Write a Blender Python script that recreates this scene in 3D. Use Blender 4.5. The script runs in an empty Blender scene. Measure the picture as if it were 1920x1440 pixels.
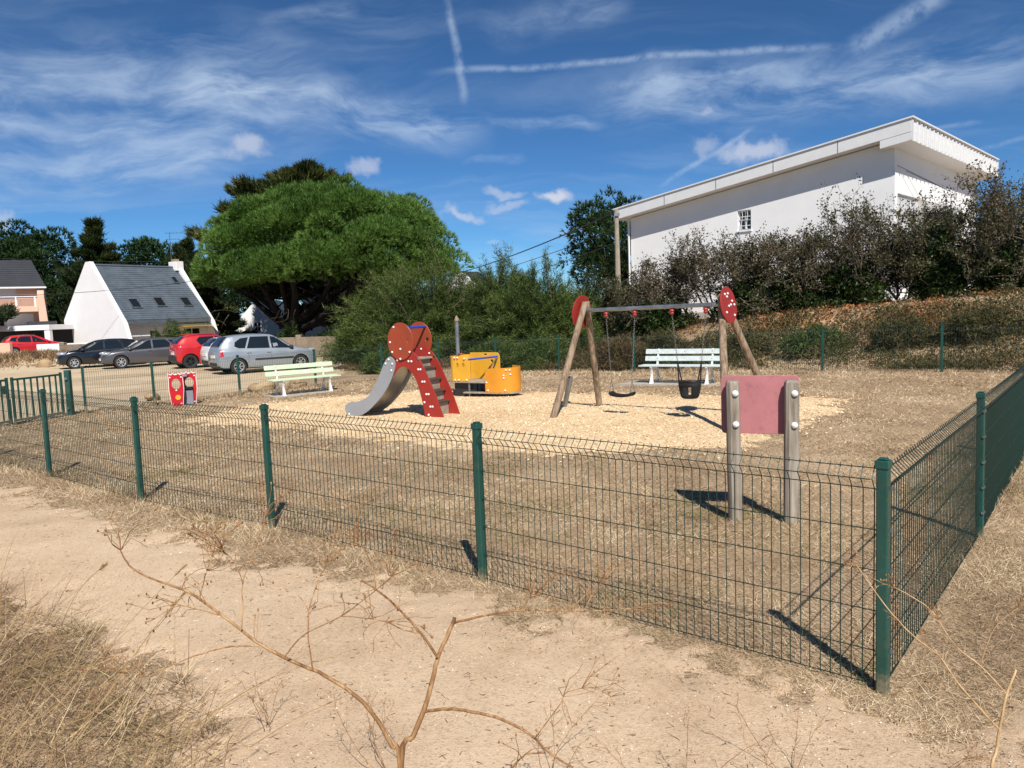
import bpy, bmesh, math, random
import numpy as np
from mathutils import Vector, Matrix

random.seed(7)
RNG = np.random.default_rng(11)
SC = bpy.context.scene
COL = SC.collection

# ---------------------------------------------------------------- camera
cam_data = bpy.data.cameras.new("camera")
cam_data.sensor_width = 36.0
cam_data.lens = 27.04
cam_data.clip_start = 0.05
cam_data.clip_end = 4000
cam = bpy.data.objects.new("camera", cam_data)
COL.objects.link(cam)
cam.matrix_world = Matrix(((0.99930, 0.03732, 0.0, 0.0),
                           (-0.00341, 0.09139, -0.99581, 0.0),
                           (-0.03717, 0.99512, 0.09146, 1.89),
                           (0, 0, 0, 1)))
SC.camera = cam
SC.view_settings.view_transform = 'Standard'
SC.view_settings.look = 'None'
SC.view_settings.exposure = 0.52
SC.view_settings.gamma = 1.0
SC.view_settings.use_curve_mapping = False
SC.cycles.use_denoising = True
SC.cycles.max_bounces = 6
SC.cycles.diffuse_bounces = 3
SC.cycles.glossy_bounces = 3
SC.cycles.transmission_bounces = 3

# ---------------------------------------------------------------- sun and sky
SUN_EL = math.radians(48)
SUN_DIR = Vector((0.19 * math.cos(SUN_EL), -0.982 * math.cos(SUN_EL), math.sin(SUN_EL))).normalized()
sun_data = bpy.data.lights.new("sun", 'SUN')
sun_data.energy = 4.3
sun_data.angle = math.radians(0.53)
sun_data.color = (1.0, 0.95, 0.88)
sun = bpy.data.objects.new("sun", sun_data)
COL.objects.link(sun)
sun.rotation_euler = (-SUN_DIR).to_track_quat('-Z', 'Y').to_euler()
sun.location = (4, -20, 30)

world = bpy.data.worlds.new("World")
SC.world = world
world.use_nodes = True
WT = world.node_tree
WT.nodes.clear()


class NT:
    """small helper that chains shader math"""
    def __init__(self, tree):
        self.t = tree
    def n(self, kind, **kw):
        nd = self.t.nodes.new(kind)
        for k, v in kw.items():
            setattr(nd, k, v)
        return nd
    def link(self, a, b):
        self.t.links.new(a, b)
    def put(self, sock, v):
        if isinstance(v, bpy.types.NodeSocket):
            self.link(v, sock)
        else:
            sock.default_value = v
    def m(self, op, a, b=0.0, c=0.0, clamp=False):
        nd = self.n('ShaderNodeMath', operation=op, use_clamp=clamp)
        self.put(nd.inputs[0], a); self.put(nd.inputs[1], b); self.put(nd.inputs[2], c)
        return nd.outputs[0]
    def vm(self, op, a, b=(0, 0, 0), out=0):
        nd = self.n('ShaderNodeVectorMath', operation=op)
        self.put(nd.inputs[0], a); self.put(nd.inputs[1], b)
        return nd.outputs[out]
    def dot(self, a, b):
        return self.vm('DOT_PRODUCT', a, b, 'Value')
    def ramp(self, v, lo, hi, a=0.0, b=1.0):
        nd = self.n('ShaderNodeMapRange', interpolation_type='SMOOTHSTEP')
        self.put(nd.inputs[0], v)
        for i, x in enumerate((lo, hi, a, b)):
            self.put(nd.inputs[1 + i], x)
        return nd.outputs[0]
    def comb(self, x, y, z):
        nd = self.n('ShaderNodeCombineXYZ')
        for i, v in enumerate((x, y, z)):
            self.put(nd.inputs[i], v)
        return nd.outputs[0]
    def noise(self, vec, scale, detail=4, rough=0.55, dist=0.0):
        nd = self.n('ShaderNodeTexNoise')
        self.put(nd.inputs['Vector'], vec)
        nd.inputs['Scale'].default_value = scale
        nd.inputs['Detail'].default_value = detail
        nd.inputs['Roughness'].default_value = rough
        nd.inputs['Distortion'].default_value = dist
        return nd.outputs[0]
    def mix(self, f, a, b, blend='MIX'):
        nd = self.n('ShaderNodeMix', data_type='RGBA', blend_type=blend)
        self.put(nd.inputs[0], f)
        for i, v in ((6, a), (7, b)):
            self.put(nd.inputs[i], v if isinstance(v, bpy.types.NodeSocket) else (*v[:3], 1.0))
        return nd.outputs[2]


def build_sky():
    w = NT(WT)
    sky = w.n('ShaderNodeTexSky', sky_type='NISHITA')
    sky.sun_disc = False
    sky.sun_elevation = SUN_EL
    sky.sun_rotation = math.atan2(SUN_DIR.x, SUN_DIR.y)
    sky.altitude = 6000
    sky.air_density = 1.6
    sky.dust_density = 0.0
    sky.ozone_density = 10.0
    d = w.n('ShaderNodeTexCoord').outputs['Generated']
    warp = w.n('ShaderNodeTexNoise')
    w.link(d, warp.inputs['Vector'])
    warp.inputs['Scale'].default_value = 7.0
    warp.inputs['Detail'].default_value = 5
    wv = w.vm('SUBTRACT', warp.outputs[1], (0.5, 0.5, 0.5))
    dw = w.vm('ADD', d, w.vm('MULTIPLY', wv, (0.055, 0.055, 0.055)))
    dw2 = w.vm('ADD', d, w.vm('MULTIPLY', wv, (0.018, 0.018, 0.018)))
    fine = w.noise(d, 60.0, 3, 0.6)
    warp2 = w.n('ShaderNodeTexNoise')
    w.link(d, warp2.inputs['Vector'])
    warp2.inputs['Scale'].default_value = 28.0
    warp2.inputs['Detail'].default_value = 4
    dp = w.vm('ADD', d, w.vm('MULTIPLY', w.vm('SUBTRACT', warp2.outputs[1], (0.5, 0.5, 0.5)), (0.055, 0.055, 0.055)))
    trail = w.ramp(fine, 0.2, 0.62)
    total = None
    # thin cirrus over the whole sky, seen in perspective on a high layer
    sep = w.n('ShaderNodeSeparateXYZ'); w.link(dw, sep.inputs[0])
    zz = w.m('MAXIMUM', w.m('ADD', sep.outputs[2], 0.14), 0.05)
    pl = w.comb(w.m('MULTIPLY', w.m('DIVIDE', sep.outputs[0], zz), 0.55), w.m('MULTIPLY', w.m('DIVIDE', sep.outputs[1], zz), 1.5), 0.0)
    veil = w.ramp(w.noise(pl, 1.3, 6, 0.6, 0.6), 0.44, 0.82, 0.0, 0.30)
    total = veil
    for (nx, tx, mx, half, wid, st, soft) in BANDS:
        src = dw2 if soft == 0 else dw
        s = w.dot(src, nx)
        t = w.dot(src, tx)
        across = w.m('SUBTRACT', 1.0, w.m('DIVIDE', w.m('ABSOLUTE', s), wid), clamp=True)
        across = w.ramp(across, 0.0, 1.0)
        along = w.ramp(w.dot(d, mx), math.cos(half * 1.05), math.cos(half * 0.60))
        if soft:
            tex = w.ramp(w.noise(w.comb(w.m('MULTIPLY', t, 9.0), w.m('MULTIPLY', s, 30.0), 0.0), 1.0, 5, 0.62, 0.4), 0.32, 0.72)
        else:
            tex = trail
        total = w.m('ADD', total, w.m('MULTIPLY', w.m('MULTIPLY', across, along), w.m('MULTIPLY', tex, st)))
    puff = None
    for (c, r, u, rx, ry, st) in PUFFS:
        a = w.m('DIVIDE', w.dot(dp, r), rx)
        b = w.m('DIVIDE', w.dot(dp, u), ry)
        q = w.m('SQRT', w.m('ADD', w.m('MULTIPLY', a, a), w.m('MULTIPLY', b, b)))
        q = w.m('ADD', q, w.m('MULTIPLY', w.m('SUBTRACT', fine, 0.5), 0.8))
        k = w.m('MULTIPLY', w.ramp(q, 1.05, 0.25), w.m('GREATER_THAN', w.dot(d, c), 0.9))
        k = w.m('MULTIPLY', k, st)
        puff = k if puff is None else w.m('MAXIMUM', puff, k)
    gm = w.n('ShaderNodeGamma'); gm.inputs[1].default_value = 1.22
    w.link(sky.outputs[0], gm.inputs[0])
    blue = w.vm('MULTIPLY', gm.outputs[0], (0.70, 0.77, 0.67))
    col = w.mix(w.m('MINIMUM', total, 0.8), blue, CIRRUS)
    col = w.mix(puff, col, CUMULUS)
    bg = w.n('ShaderNodeBackground')
    w.link(col, bg.inputs[0])
    bg.inputs[1].default_value = SKY_STRENGTH
    out = w.n('ShaderNodeOutputWorld')
    w.link(bg.outputs[0], out.inputs[0])


SKY_STRENGTH = 0.065
CIRRUS = (5.6, 7.0, 9.0)
CUMULUS = (7.2, 7.5, 8.6)
# clouds and vapour trails as arcs over the sky: (normal, along, middle, half angle, half width, strength, soft)
BANDS = [
    ((-0.99242, -0.01383, -0.12212), (-0.11153, -0.31597, 0.94219), (-0.05162, 0.94867, 0.31203), 0.0618, 0.00763, 0.36, 0),
    ((0.02817, 0.29429, -0.95530), (-0.98795, 0.15373, 0.01822), (0.15222, 0.94327, 0.29508), 0.2477, 0.00624, 0.40, 0),
    ((0.45020, 0.08275, -0.88908), (-0.78392, 0.51336, -0.34917), (0.42753, 0.85417, 0.29599), 0.0559, 0.01664, 0.42, 0),
    ((0.49340, 0.03567, -0.86907), (-0.83440, 0.30157, -0.46134), (0.24563, 0.95278, 0.17856), 0.0653, 0.00485, 0.35, 0),
    ((0.11609, 0.14505, -0.98259), (-0.86594, 0.49933, -0.02859), (0.48649, 0.85418, 0.18357), 0.0301, 0.00416, 0.20, 0),
    ((0.28170, 0.00438, -0.95949), (-0.80130, 0.55114, -0.23274), (0.52780, 0.83440, 0.15876), 0.0306, 0.00416, 0.20, 0),
    ((-0.01262, 0.27377, -0.96171), (-0.91615, -0.38852, -0.09858), (-0.40063, 0.87983, 0.25572), 0.2212, 0.10402, 0.50, 1),
    ((-0.16980, 0.21754, -0.96117), (-0.96545, -0.23234, 0.11797), (-0.19766, 0.94799, 0.24948), 0.1936, 0.04577, 0.62, 1),
    ((0.04105, 0.21793, -0.97510), (-0.88947, -0.43658, -0.13503), (-0.45514, 0.87287, 0.17592), 0.1624, 0.04161, 0.55, 1),
    ((-0.02188, 0.22564, -0.97396), (-0.89471, -0.43912, -0.08163), (-0.44610, 0.86963, 0.21149), 0.1797, 0.04161, 0.35, 1),
    ((0.01374, 0.22654, -0.97390), (-0.99906, 0.04306, -0.00408), (0.04101, 0.97305, 0.22692), 0.0886, 0.01248, 0.50, 1),
    ((0.06374, 0.24151, -0.96830), (-0.93282, 0.35924, 0.02820), (0.35467, 0.90145, 0.24818), 0.2594, 0.05895, 0.62, 1),
    ((0.03056, 0.18627, -0.98202), (-0.99945, -0.00715, -0.03245), (-0.01307, 0.98247, 0.18594), 0.0434, 0.00763, 0.40, 1),
    ((0.20987, 0.32401, -0.92248), (-0.97538, 0.13476, -0.17457), (0.06775, 0.93641, 0.34431), 0.0924, 0.02358, 0.30, 1),
    ((0.23347, 0.39557, -0.88827), (-0.94771, -0.11186, -0.29890), (-0.21760, 0.91160, 0.34877), 0.0602, 0.01803, 0.30, 1),
    ((0.08161, 0.25707, -0.96294), (-0.97129, 0.23714, -0.01901), (0.22347, 0.93685, 0.26904), 0.1221, 0.00971, 0.20, 0),
]
PUFFS = [
    ((0.06408, 0.98660, 0.15002), (0.99790, -0.06481, 0.00000), (-0.00972, -0.14971, 0.98868), 0.03190, 0.01387, 0.90),
    ((0.29938, 0.93724, 0.17875), (0.95258, -0.30429, 0.00000), (-0.05439, -0.17027, 0.98389), 0.05201, 0.01734, 0.62),
    ((-0.30361, 0.92958, 0.20905), (0.95058, 0.31047, -0.00000), (0.06490, -0.19872, 0.97791), 0.02913, 0.01942, 0.50),
    ((-0.17180, 0.96765, 0.18477), (0.98460, 0.17481, -0.00000), (0.03230, -0.18192, 0.98278), 0.02358, 0.01526, 0.50),
    ((0.00563, 0.98850, 0.15114), (0.99998, -0.00570, 0.00000), (-0.00086, -0.15113, 0.98851), 0.02774, 0.00902, 0.45),
    ((-0.05415, 0.99050, 0.12640), (0.99851, 0.05459, -0.00000), (0.00690, -0.12622, 0.99198), 0.03329, 0.01040, 0.55),
    ((0.24269, 0.95156, 0.18877), (0.96898, -0.24713, 0.00000), (-0.04665, -0.18291, 0.98202), 0.02219, 0.01526, 0.35),
    ((0.24398, 0.94162, 0.23200), (0.96803, -0.25082, 0.00000), (-0.05819, -0.22459, 0.97271), 0.00971, 0.00832, 0.30),
    ((-0.54052, 0.83304, 0.11780), (0.83888, 0.54431, -0.00000), (0.06412, -0.09882, 0.99304), 0.01664, 0.01248, 0.50),
    ((0.00162, 0.99093, 0.13439), (1.00000, -0.00164, 0.00000), (-0.00022, -0.13439, 0.99093), 0.03121, 0.00902, 0.40),
    ((-0.01370, 0.99579, 0.09065), (0.99991, 0.01376, -0.00000), (0.00125, -0.09065, 0.99588), 0.01526, 0.00416, 0.25),
]
build_sky()
world.cycles.sampling_method = 'NONE'

# ---------------------------------------------------------------- helpers
def S(r, g, b):
    f = lambda c: c / 12.92 if c <= 0.04045 else ((c + 0.055) / 1.055) ** 2.4
    return (f(r / 255), f(g / 255), f(b / 255))


def tag(o, label=None, cat=None, group=None, kind=None):
    if label: o['label'] = label
    if cat: o['category'] = cat
    if group: o['group'] = group
    if kind: o['kind'] = kind
    return o


def empty(name, loc=(0, 0, 0), rz=0.0):
    o = bpy.data.objects.new(name, None)
    COL.objects.link(o)
    o.location = loc
    o.rotation_euler = (0, 0, rz)
    o.empty_display_size = 0.2
    return o


def link(name, me, mat=None, parent=None):
    o = bpy.data.objects.new(name, me)
    COL.objects.link(o)
    if mat is not None and not me.materials:
        me.materials.append(mat)
    if parent is not None:
        o.parent = parent
    return o


def smooth(me, deg=35):
    if len(me.polygons) == 0:
        return
    me.polygons.foreach_set('use_smooth', np.ones(len(me.polygons), dtype=bool))
    if deg < 180:
        me.set_sharp_from_angle(angle=math.radians(deg))


def copy_tree(o, parent=None):
    c = o.copy()
    COL.objects.link(c)
    c.parent = parent
    for ch in list(o.children):
        copy_tree(ch, c)
    return c


def unit(v):
    v = np.asarray(v, float)
    return v / (np.linalg.norm(v) + 1e-12)


class MB:
    """collects shapes and links them as one mesh object"""
    def __init__(self):
        self.v = []
        self.f = []
    def add(self, vs, fs):
        b = len(self.v)
        self.v.extend([tuple(map(float, p)) for p in vs])
        self.f.extend([tuple(i + b for i in f) for f in fs])
        return self
    def box(self, lo, hi, M=None):
        x0, y0, z0 = lo; x1, y1, z1 = hi
        vs = [(x0, y0, z0), (x1, y0, z0), (x1, y1, z0), (x0, y1, z0), (x0, y0, z1), (x1, y0, z1), (x1, y1, z1), (x0, y1, z1)]
        if M is not None:
            vs = [M @ Vector(p) for p in vs]
        return self.add(vs, [(0, 3, 2, 1), (4, 5, 6, 7), (0, 1, 5, 4), (1, 2, 6, 5), (2, 3, 7, 6), (3, 0, 4, 7)])
    def hexa(self, p):
        return self.add(p, [(0, 3, 2, 1), (4, 5, 6, 7), (0, 1, 5, 4), (1, 2, 6, 5), (2, 3, 7, 6), (3, 0, 4, 7)])
    def tube(self, pts, rad, n=8, cap=True, sq=False, flat=1.0):
        pts = [np.array(p, float) for p in pts]
        if np.isscalar(rad): rad = [rad] * len(pts)
        t0 = unit(pts[1] - pts[0])
        ref = np.array([0, 0, 1.0]) if abs(t0[2]) < 0.9 else np.array([0, 1.0, 0])
        a = unit(np.cross(ref, t0))
        base = len(self.v)
        for i, p in enumerate(pts):
            t = unit(pts[min(i + 1, len(pts) - 1)] - pts[max(i - 1, 0)])
            a = unit(a - t * np.dot(a, t))
            b = np.cross(t, a)
            for k in range(n):
                g = 2 * math.pi * (k + (0.5 if sq else 0)) / n
                q = p + (a * math.cos(g) * flat + b * math.sin(g)) * rad[i]
                self.v.append(tuple(q))
        for i in range(len(pts) - 1):
            for k in range(n):
                k2 = (k + 1) % n
                self.f.append((base + i * n + k, base + i * n + k2, base + (i + 1) * n + k2, base + (i + 1) * n + k))
        if cap:
            self.f.append(tuple(base + k for k in range(n - 1, -1, -1)))
            e = base + (len(pts) - 1) * n
            self.f.append(tuple(e + k for k in range(n)))
        return self
    def beam(self, a, b, w, h, up=(0, 0, 1)):
        a = np.array(a, float); b = np.array(b, float)
        t = unit(b - a)
        s = np.cross(t, np.array(up, float))
        if np.linalg.norm(s) < 1e-3: s = np.cross(t, np.array([1.0, 0, 0]))
        s = unit(s); u = np.cross(s, t)
        s = s * w / 2; u = u * h / 2
        return self.hexa([a - s - u, a + s - u, b + s - u, b - s - u, a - s + u, a + s + u, b + s + u, b - s + u])
    def prism(self, poly, o, ux, uy, thick, both=True):
        """polygon (list of 2D) in the frame o + x*ux + y*uy, extruded by thick along ux x uy"""
        o = np.array(o, float); ux = np.array(ux, float); uy = np.array(uy, float)
        nn = unit(np.cross(ux, uy)) * thick
        n = len(poly)
        vs = [o + ux * p[0] + uy * p[1] for p in poly]
        vs = vs + [v + nn for v in vs]
        fs = [tuple(range(n - 1, -1, -1)), tuple(range(n, 2 * n))] + [(i, (i + 1) % n, n + (i + 1) % n, n + i) for i in range(n)]
        return self.add(vs, fs)
    def lathe(self, prof, o=(0, 0, 0), n=16, M=None, cap=True):
        vs = []
        for r, z in prof:
            for k in range(n):
                g = 2 * math.pi * k / n
                vs.append(Vector((r * math.cos(g), r * math.sin(g), z)))
        if M is not None: vs = [M @ p for p in vs]
        vs = [Vector(o) + p for p in vs]
        fs = []
        for i in range(len(prof) - 1):
            for k in range(n):
                k2 = (k + 1) % n
                fs.append((i * n + k, i * n + k2, (i + 1) * n + k2, (i + 1) * n + k))
        if cap and prof[0][0] > 1e-6: fs.append(tuple(range(n - 1, -1, -1)))
        if cap and prof[-1][0] > 1e-6: fs.append(tuple((len(prof) - 1) * n + k for k in range(n)))
        return self.add(vs, fs)
    def ball(self, c, r, n=10, m=6, M=None):
        r = (r, r, r) if np.isscalar(r) else r
        prof = [(math.sin(math.pi * i / m), -math.cos(math.pi * i / m)) for i in range(m + 1)]
        prof[0] = (1e-7, -1); prof[-1] = (1e-7, 1)
        D = Matrix.Diagonal((r[0], r[1], r[2])).to_4x4()
        if M is not None: D = M.to_4x4() @ D
        return self.lathe(prof, c, n, D)
    def build(self, name, mat, parent=None, sm=None, bevel=0.0, seg=1):
        me = bpy.data.meshes.new(name)
        me.from_pydata(self.v, [], self.f)
        me.update()
        o = link(name, me, mat, parent)
        if sm: smooth(me, sm)
        if bevel:
            b = o.modifiers.new('bevel', 'BEVEL')
            b.width = bevel; b.segments = seg; b.limit_method = 'ANGLE'; b.angle_limit = math.radians(40)
        return o


def tri_mesh(name, V, mat, parent=None, quads=False, F=None):
    """V: (n,3,3) triangles or (n,4,3) quads as loose faces"""
    k = V.shape[1]
    n = V.shape[0]
    me = bpy.data.meshes.new(name)
    me.vertices.add(n * k)
    me.vertices.foreach_set('co', V.reshape(-1).astype(np.float32))
    me.loops.add(n * k)
    me.loops.foreach_set('vertex_index', np.arange(n * k, dtype=np.int32))
    me.polygons.add(n)
    me.polygons.foreach_set('loop_start', np.arange(0, n * k, k, dtype=np.int32))
    me.polygons.foreach_set('loop_total', np.full(n, k, dtype=np.int32))
    me.update(calc_edges=True)
    return link(name, me, mat, parent)


def grid_mesh(name, X, Y, Z, mat, keep=None, parent=None):
    ny, nx = X.shape
    idx = np.arange(ny * nx).reshape(ny, nx)
    q = np.stack([idx[:-1, :-1], idx[:-1, 1:], idx[1:, 1:], idx[1:, :-1]], -1).reshape(-1, 4)
    V = np.stack([X, Y, Z], -1).reshape(-1, 3)
    if keep is not None:
        kk = (keep[:-1, :-1] | keep[:-1, 1:] | keep[1:, 1:] | keep[1:, :-1]).reshape(-1)
        q = q[kk]
        used = np.unique(q)
        remap = -np.ones(len(V), int); remap[used] = np.arange(len(used))
        V = V[used]; q = remap[q]
    me = bpy.data.meshes.new(name)
    me.vertices.add(len(V)); me.vertices.foreach_set('co', V.reshape(-1).astype(np.float32))
    me.loops.add(len(q) * 4); me.loops.foreach_set('vertex_index', q.reshape(-1).astype(np.int32))
    me.polygons.add(len(q))
    me.polygons.foreach_set('loop_start', np.arange(0, len(q) * 4, 4, dtype=np.int32))
    me.polygons.foreach_set('loop_total', np.full(len(q), 4, dtype=np.int32))
    me.polygons.foreach_set('use_smooth', np.ones(len(q), dtype=bool))
    me.update(calc_edges=True)
    return link(name, me, mat, parent)


def rnd_dirs(n):
    v = RNG.normal(size=(n, 3))
    return v / np.linalg.norm(v, axis=1, keepdims=True)


def slivers(P, D, L, W):
    """narrow triangles from P along D"""
    n = len(P)
    D = D / np.linalg.norm(D, axis=1, keepdims=True)
    s = np.cross(D, rnd_dirs(n))
    s /= np.linalg.norm(s, axis=1, keepdims=True) + 1e-9
    L = np.broadcast_to(L, (n,))[:, None]; W = np.broadcast_to(W, (n,))[:, None]
    return np.stack([P - s * W / 2, P + s * W / 2, P + D * L], 1)


def leaves(P, D, L, W):
    """small diamond leaves from P along D"""
    n = len(P)
    D = D / np.linalg.norm(D, axis=1, keepdims=True)
    s = np.cross(D, rnd_dirs(n))
    s /= np.linalg.norm(s, axis=1, keepdims=True) + 1e-9
    L = np.broadcast_to(L, (n,))[:, None]; W = np.broadcast_to(W, (n,))[:, None]
    return np.stack([P, P + D * L * 0.5 + s * W / 2, P + D * L, P + D * L * 0.5 - s * W / 2], 1)


def sstep(a, b, x):
    t = np.clip((x - a) / (b - a), 0, 1)
    return t * t * (3 - 2 * t)


_tab = np.random.default_rng(3).random((256, 256))
def vnoise(x, y):
    xi = np.floor(x).astype(int); yi = np.floor(y).astype(int)
    fx = x - xi; fy = y - yi
    fx = fx * fx * (3 - 2 * fx); fy = fy * fy * (3 - 2 * fy)
    g = lambda i, j: _tab[i & 255, j & 255]
    return (g(xi, yi) * (1 - fx) + g(xi + 1, yi) * fx) * (1 - fy) + (g(xi, yi + 1) * (1 - fx) + g(xi + 1, yi + 1) * fx) * fy - 0.5


def fbm(x, y, o=4):
    r = 0; a = 1.0
    for i in range(o):
        r = r + a * vnoise(x * 2 ** i + 17.3 * i, y * 2 ** i + 5.1 * i); a *= 0.5
    return r


# ---------------------------------------------------------------- materials
def mat_new(name):
    m = bpy.data.materials.new(name)
    m.use_nodes = True
    nt = m.node_tree
    for n in list(nt.nodes): nt.nodes.remove(n)
    w = NT(nt)
    out = w.n('ShaderNodeOutputMaterial')
    b = w.n('ShaderNodeBsdfPrincipled')
    w.link(b.outputs[0], out.inputs[0])
    return m, w, b, out


def plain(name, col, rough=0.6, metal=0.0, coat=0.0, spec=0.5, var=0.0, scale=3.0, bump=0.0, bscale=60.0, dirt=None):
    """painted or moulded surface with slight unevenness"""
    m, w, b, out = mat_new(name)
    tc = w.n('ShaderNodeTexCoord').outputs['Object']
    c = (*col, 1)
    if var or dirt:
        nz = w.noise(tc, scale, 6, 0.65)
        k = w.ramp(nz, 0.3, 0.7)
        dark = tuple(x * (1 - var) for x in col); lite = tuple(min(1, x * (1 + var)) for x in col)
        c = w.mix(k, dark, lite)
        if dirt:
            nz2 = w.ramp(w.noise(tc, scale * 2.7, 8, 0.7), 0.52, 0.75, 0, dirt[1])
            c = w.mix(nz2, c, dirt[0])
        rr = w.ramp(nz, 0.2, 0.8, max(0.03, rough - 0.08), min(1, rough + 0.1))
        w.link(rr, b.inputs['Roughness'])
    else:
        b.inputs['Roughness'].default_value = rough
    w.put(b.inputs['Base Color'], c)
    b.inputs['Metallic'].default_value = metal
    b.inputs['Specular IOR Level'].default_value = spec
    b.inputs['Coat Weight'].default_value = coat
    b.inputs['Coat Roughness'].default_value = 0.05
    if bump:
        bn = w.n('ShaderNodeBump')
        bn.inputs['Strength'].default_value = bump
        bn.inputs['Distance'].default_value = 0.01
        w.link(w.noise(tc, bscale, 4, 0.6), bn.inputs['Height'])
        w.link(bn.outputs[0], b.inputs['Normal'])
    return m


def leafy(name, cols, transl=0.3, rough=0.55, nscale=0.6):
    """foliage: each leaf its own tone, broader drifts of colour across the plant"""
    m, w, b, out = mat_new(name)
    g = w.n('ShaderNodeNewGeometry')
    tc = w.n('ShaderNodeTexCoord').outputs['Object']
    r = g.outputs['Random Per Island']
    nz = w.noise(tc, nscale, 3, 0.5)
    k = w.m('ADD', w.m('MULTIPLY', r, 0.65), w.m('MULTIPLY', w.m('SUBTRACT', nz, 0.5), 1.1), clamp=False)
    cr = w.n('ShaderNodeValToRGB')
    w.link(k, cr.inputs[0])
    el = cr.color_ramp.elements
    while len(el) < len(cols): el.new(0.5)
    for i, c in enumerate(cols):
        el[i].position = i / (len(cols) - 1) * 0.75
        el[i].color = (*c, 1)
    w.link(cr.outputs[0], b.inputs['Base Color'])
    b.inputs['Roughness'].default_value = rough
    b.inputs['Specular IOR Level'].default_value = 0.25
    if transl:
        t = w.n('ShaderNodeBsdfTranslucent')
        w.link(cr.outputs[0], t.inputs[0])
        mx = w.n('ShaderNodeMixShader')
        mx.inputs[0].default_value = transl
        w.link(b.outputs[0], mx.inputs[1]); w.link(t.outputs[0], mx.inputs[2])
        w.link(mx.outputs[0], out.inputs[0])
    return m


def earth(name, cols, big=0.35, mid=3.0, fine=45.0, speck=(0.1, 0.08, 0.06), speckamt=0.3, bump=0.5, patch=None, speckscale=160.0):
    """ground: drifts of tone, grain and specks with relief"""
    m, w, b, out = mat_new(name)
    tc = w.n('ShaderNodeTexCoord').outputs['Object']
    n1 = w.noise(tc, big, 5, 0.6)
    n2 = w.noise(tc, mid, 6, 0.65)
    n3 = w.noise(tc, fine, 5, 0.7)
    k = w.m('ADD', w.m('MULTIPLY', n1, 0.45), w.m('ADD', w.m('MULTIPLY', n2, 0.3), w.m('MULTIPLY', n3, 0.25)))
    cr = w.n('ShaderNodeValToRGB'); w.link(k, cr.inputs[0])
    el = cr.color_ramp.elements
    while len(el) < len(cols): el.new(0.5)
    for i, c in enumerate(cols):
        el[i].position = 0.33 + 0.34 * i / (len(cols) - 1)
        el[i].color = (*c, 1)
    c = cr.outputs[0]
    if patch:
        pk = w.ramp(w.noise(tc, patch[1], 5, 0.6), patch[2], patch[3], 0, patch[4])
        c = w.mix(pk, c, patch[0])
    vo = w.n('ShaderNodeTexVoronoi', feature='F1')
    w.link(tc, vo.inputs['Vector']); vo.inputs['Scale'].default_value = speckscale
    rs = w.n('ShaderNodeSeparateColor'); w.link(vo.outputs['Color'], rs.inputs[0])
    sp = w.m('MULTIPLY', w.m('GREATER_THAN', rs.outputs[0], 0.82), speckamt)
    c = w.mix(sp, c, speck)
    sp2 = w.m('MULTIPLY', w.m('GREATER_THAN', rs.outputs[1], 0.85), speckamt * 0.6)
    c = w.mix(sp2, c, cols[-1])
    w.link(c, b.inputs['Base Color'])
    b.inputs['Roughness'].default_value = 0.95
    b.inputs['Specular IOR Level'].default_value = 0.1
    bn = w.n('ShaderNodeBump'); bn.inputs['Strength'].default_value = bump; bn.inputs['Distance'].default_value = 0.02
    h = w.m('ADD', w.m('MULTIPLY', n2, 0.5), w.m('ADD', n3, w.m('MULTIPLY', vo.outputs['Distance'], 0.4)))
    w.link(h, bn.inputs['Height']); w.link(bn.outputs[0], b.inputs['Normal'])
    return m


def wood(name, cols, sc=(22, 22, 1.3), rough=0.85):
    m, w, b, out = mat_new(name)
    tc = w.n('ShaderNodeTexCoord').outputs['Object']
    st = w.vm('MULTIPLY', tc, sc)
    n1 = w.noise(st, 1.0, 6, 0.65, 0.5)
    n2 = w.noise(tc, 1.7, 4, 0.6)
    k = w.m('ADD', w.m('MULTIPLY', n1, 0.7), w.m('MULTIPLY', n2, 0.3))
    cr = w.n('ShaderNodeValToRGB'); w.link(k, cr.inputs[0])
    el = cr.color_ramp.elements
    while len(el) < len(cols): el.new(0.5)
    for i, c in enumerate(cols):
        el[i].position = 0.34 + 0.32 * i / (len(cols) - 1); el[i].color = (*c, 1)
    w.link(cr.outputs[0], b.inputs['Base Color'])
    b.inputs['Roughness'].default_value = rough
    b.inputs['Specular IOR Level'].default_value = 0.2
    bn = w.n('ShaderNodeBump'); bn.inputs['Strength'].default_value = 0.5; bn.inputs['Distance'].default_value = 0.006
    w.link(n1, bn.inputs['Height']); w.link(bn.outputs[0], b.inputs['Normal'])
    return m


M = {}
M['path'] = earth('sandy_path', [S(162, 137, 110), S(194, 169, 140), S(210, 188, 159)], big=0.5, mid=2.2, fine=30, speck=S(120, 98, 78), speckamt=0.30, bump=0.35, speckscale=110)
M['lawn'] = earth('dry_lawn', [S(118, 98, 77), S(162, 139, 111), S(197, 174, 143)], big=0.35, mid=1.6, fine=22, speck=S(86, 68, 50), speckamt=0.5, bump=0.8, speckscale=70)
M['bark'] = earth('wood_chip_ground', [S(200, 170, 130), S(219, 193, 154), S(231, 209, 173)], big=0.4, mid=2.5, fine=18, speck=S(150, 112, 74), speckamt=0.55, bump=0.9, speckscale=42)
M['parking'] = earth('gravel_parking', [S(164, 142, 112), S(194, 174, 144), S(206, 190, 162)], big=0.12, mid=0.8, fine=14, speck=S(140, 122, 100), speckamt=0.3, bump=0.4, patch=(S(150, 128, 104), 0.11, 0.5, 0.62, 0.5), speckscale=40)
M['green'] = plain('green_powder_coat', (0.007, 0.062, 0.048), rough=0.42, var=0.12, scale=5, coat=0.1, dirt=(S(120, 110, 90), 0.22))
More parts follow.
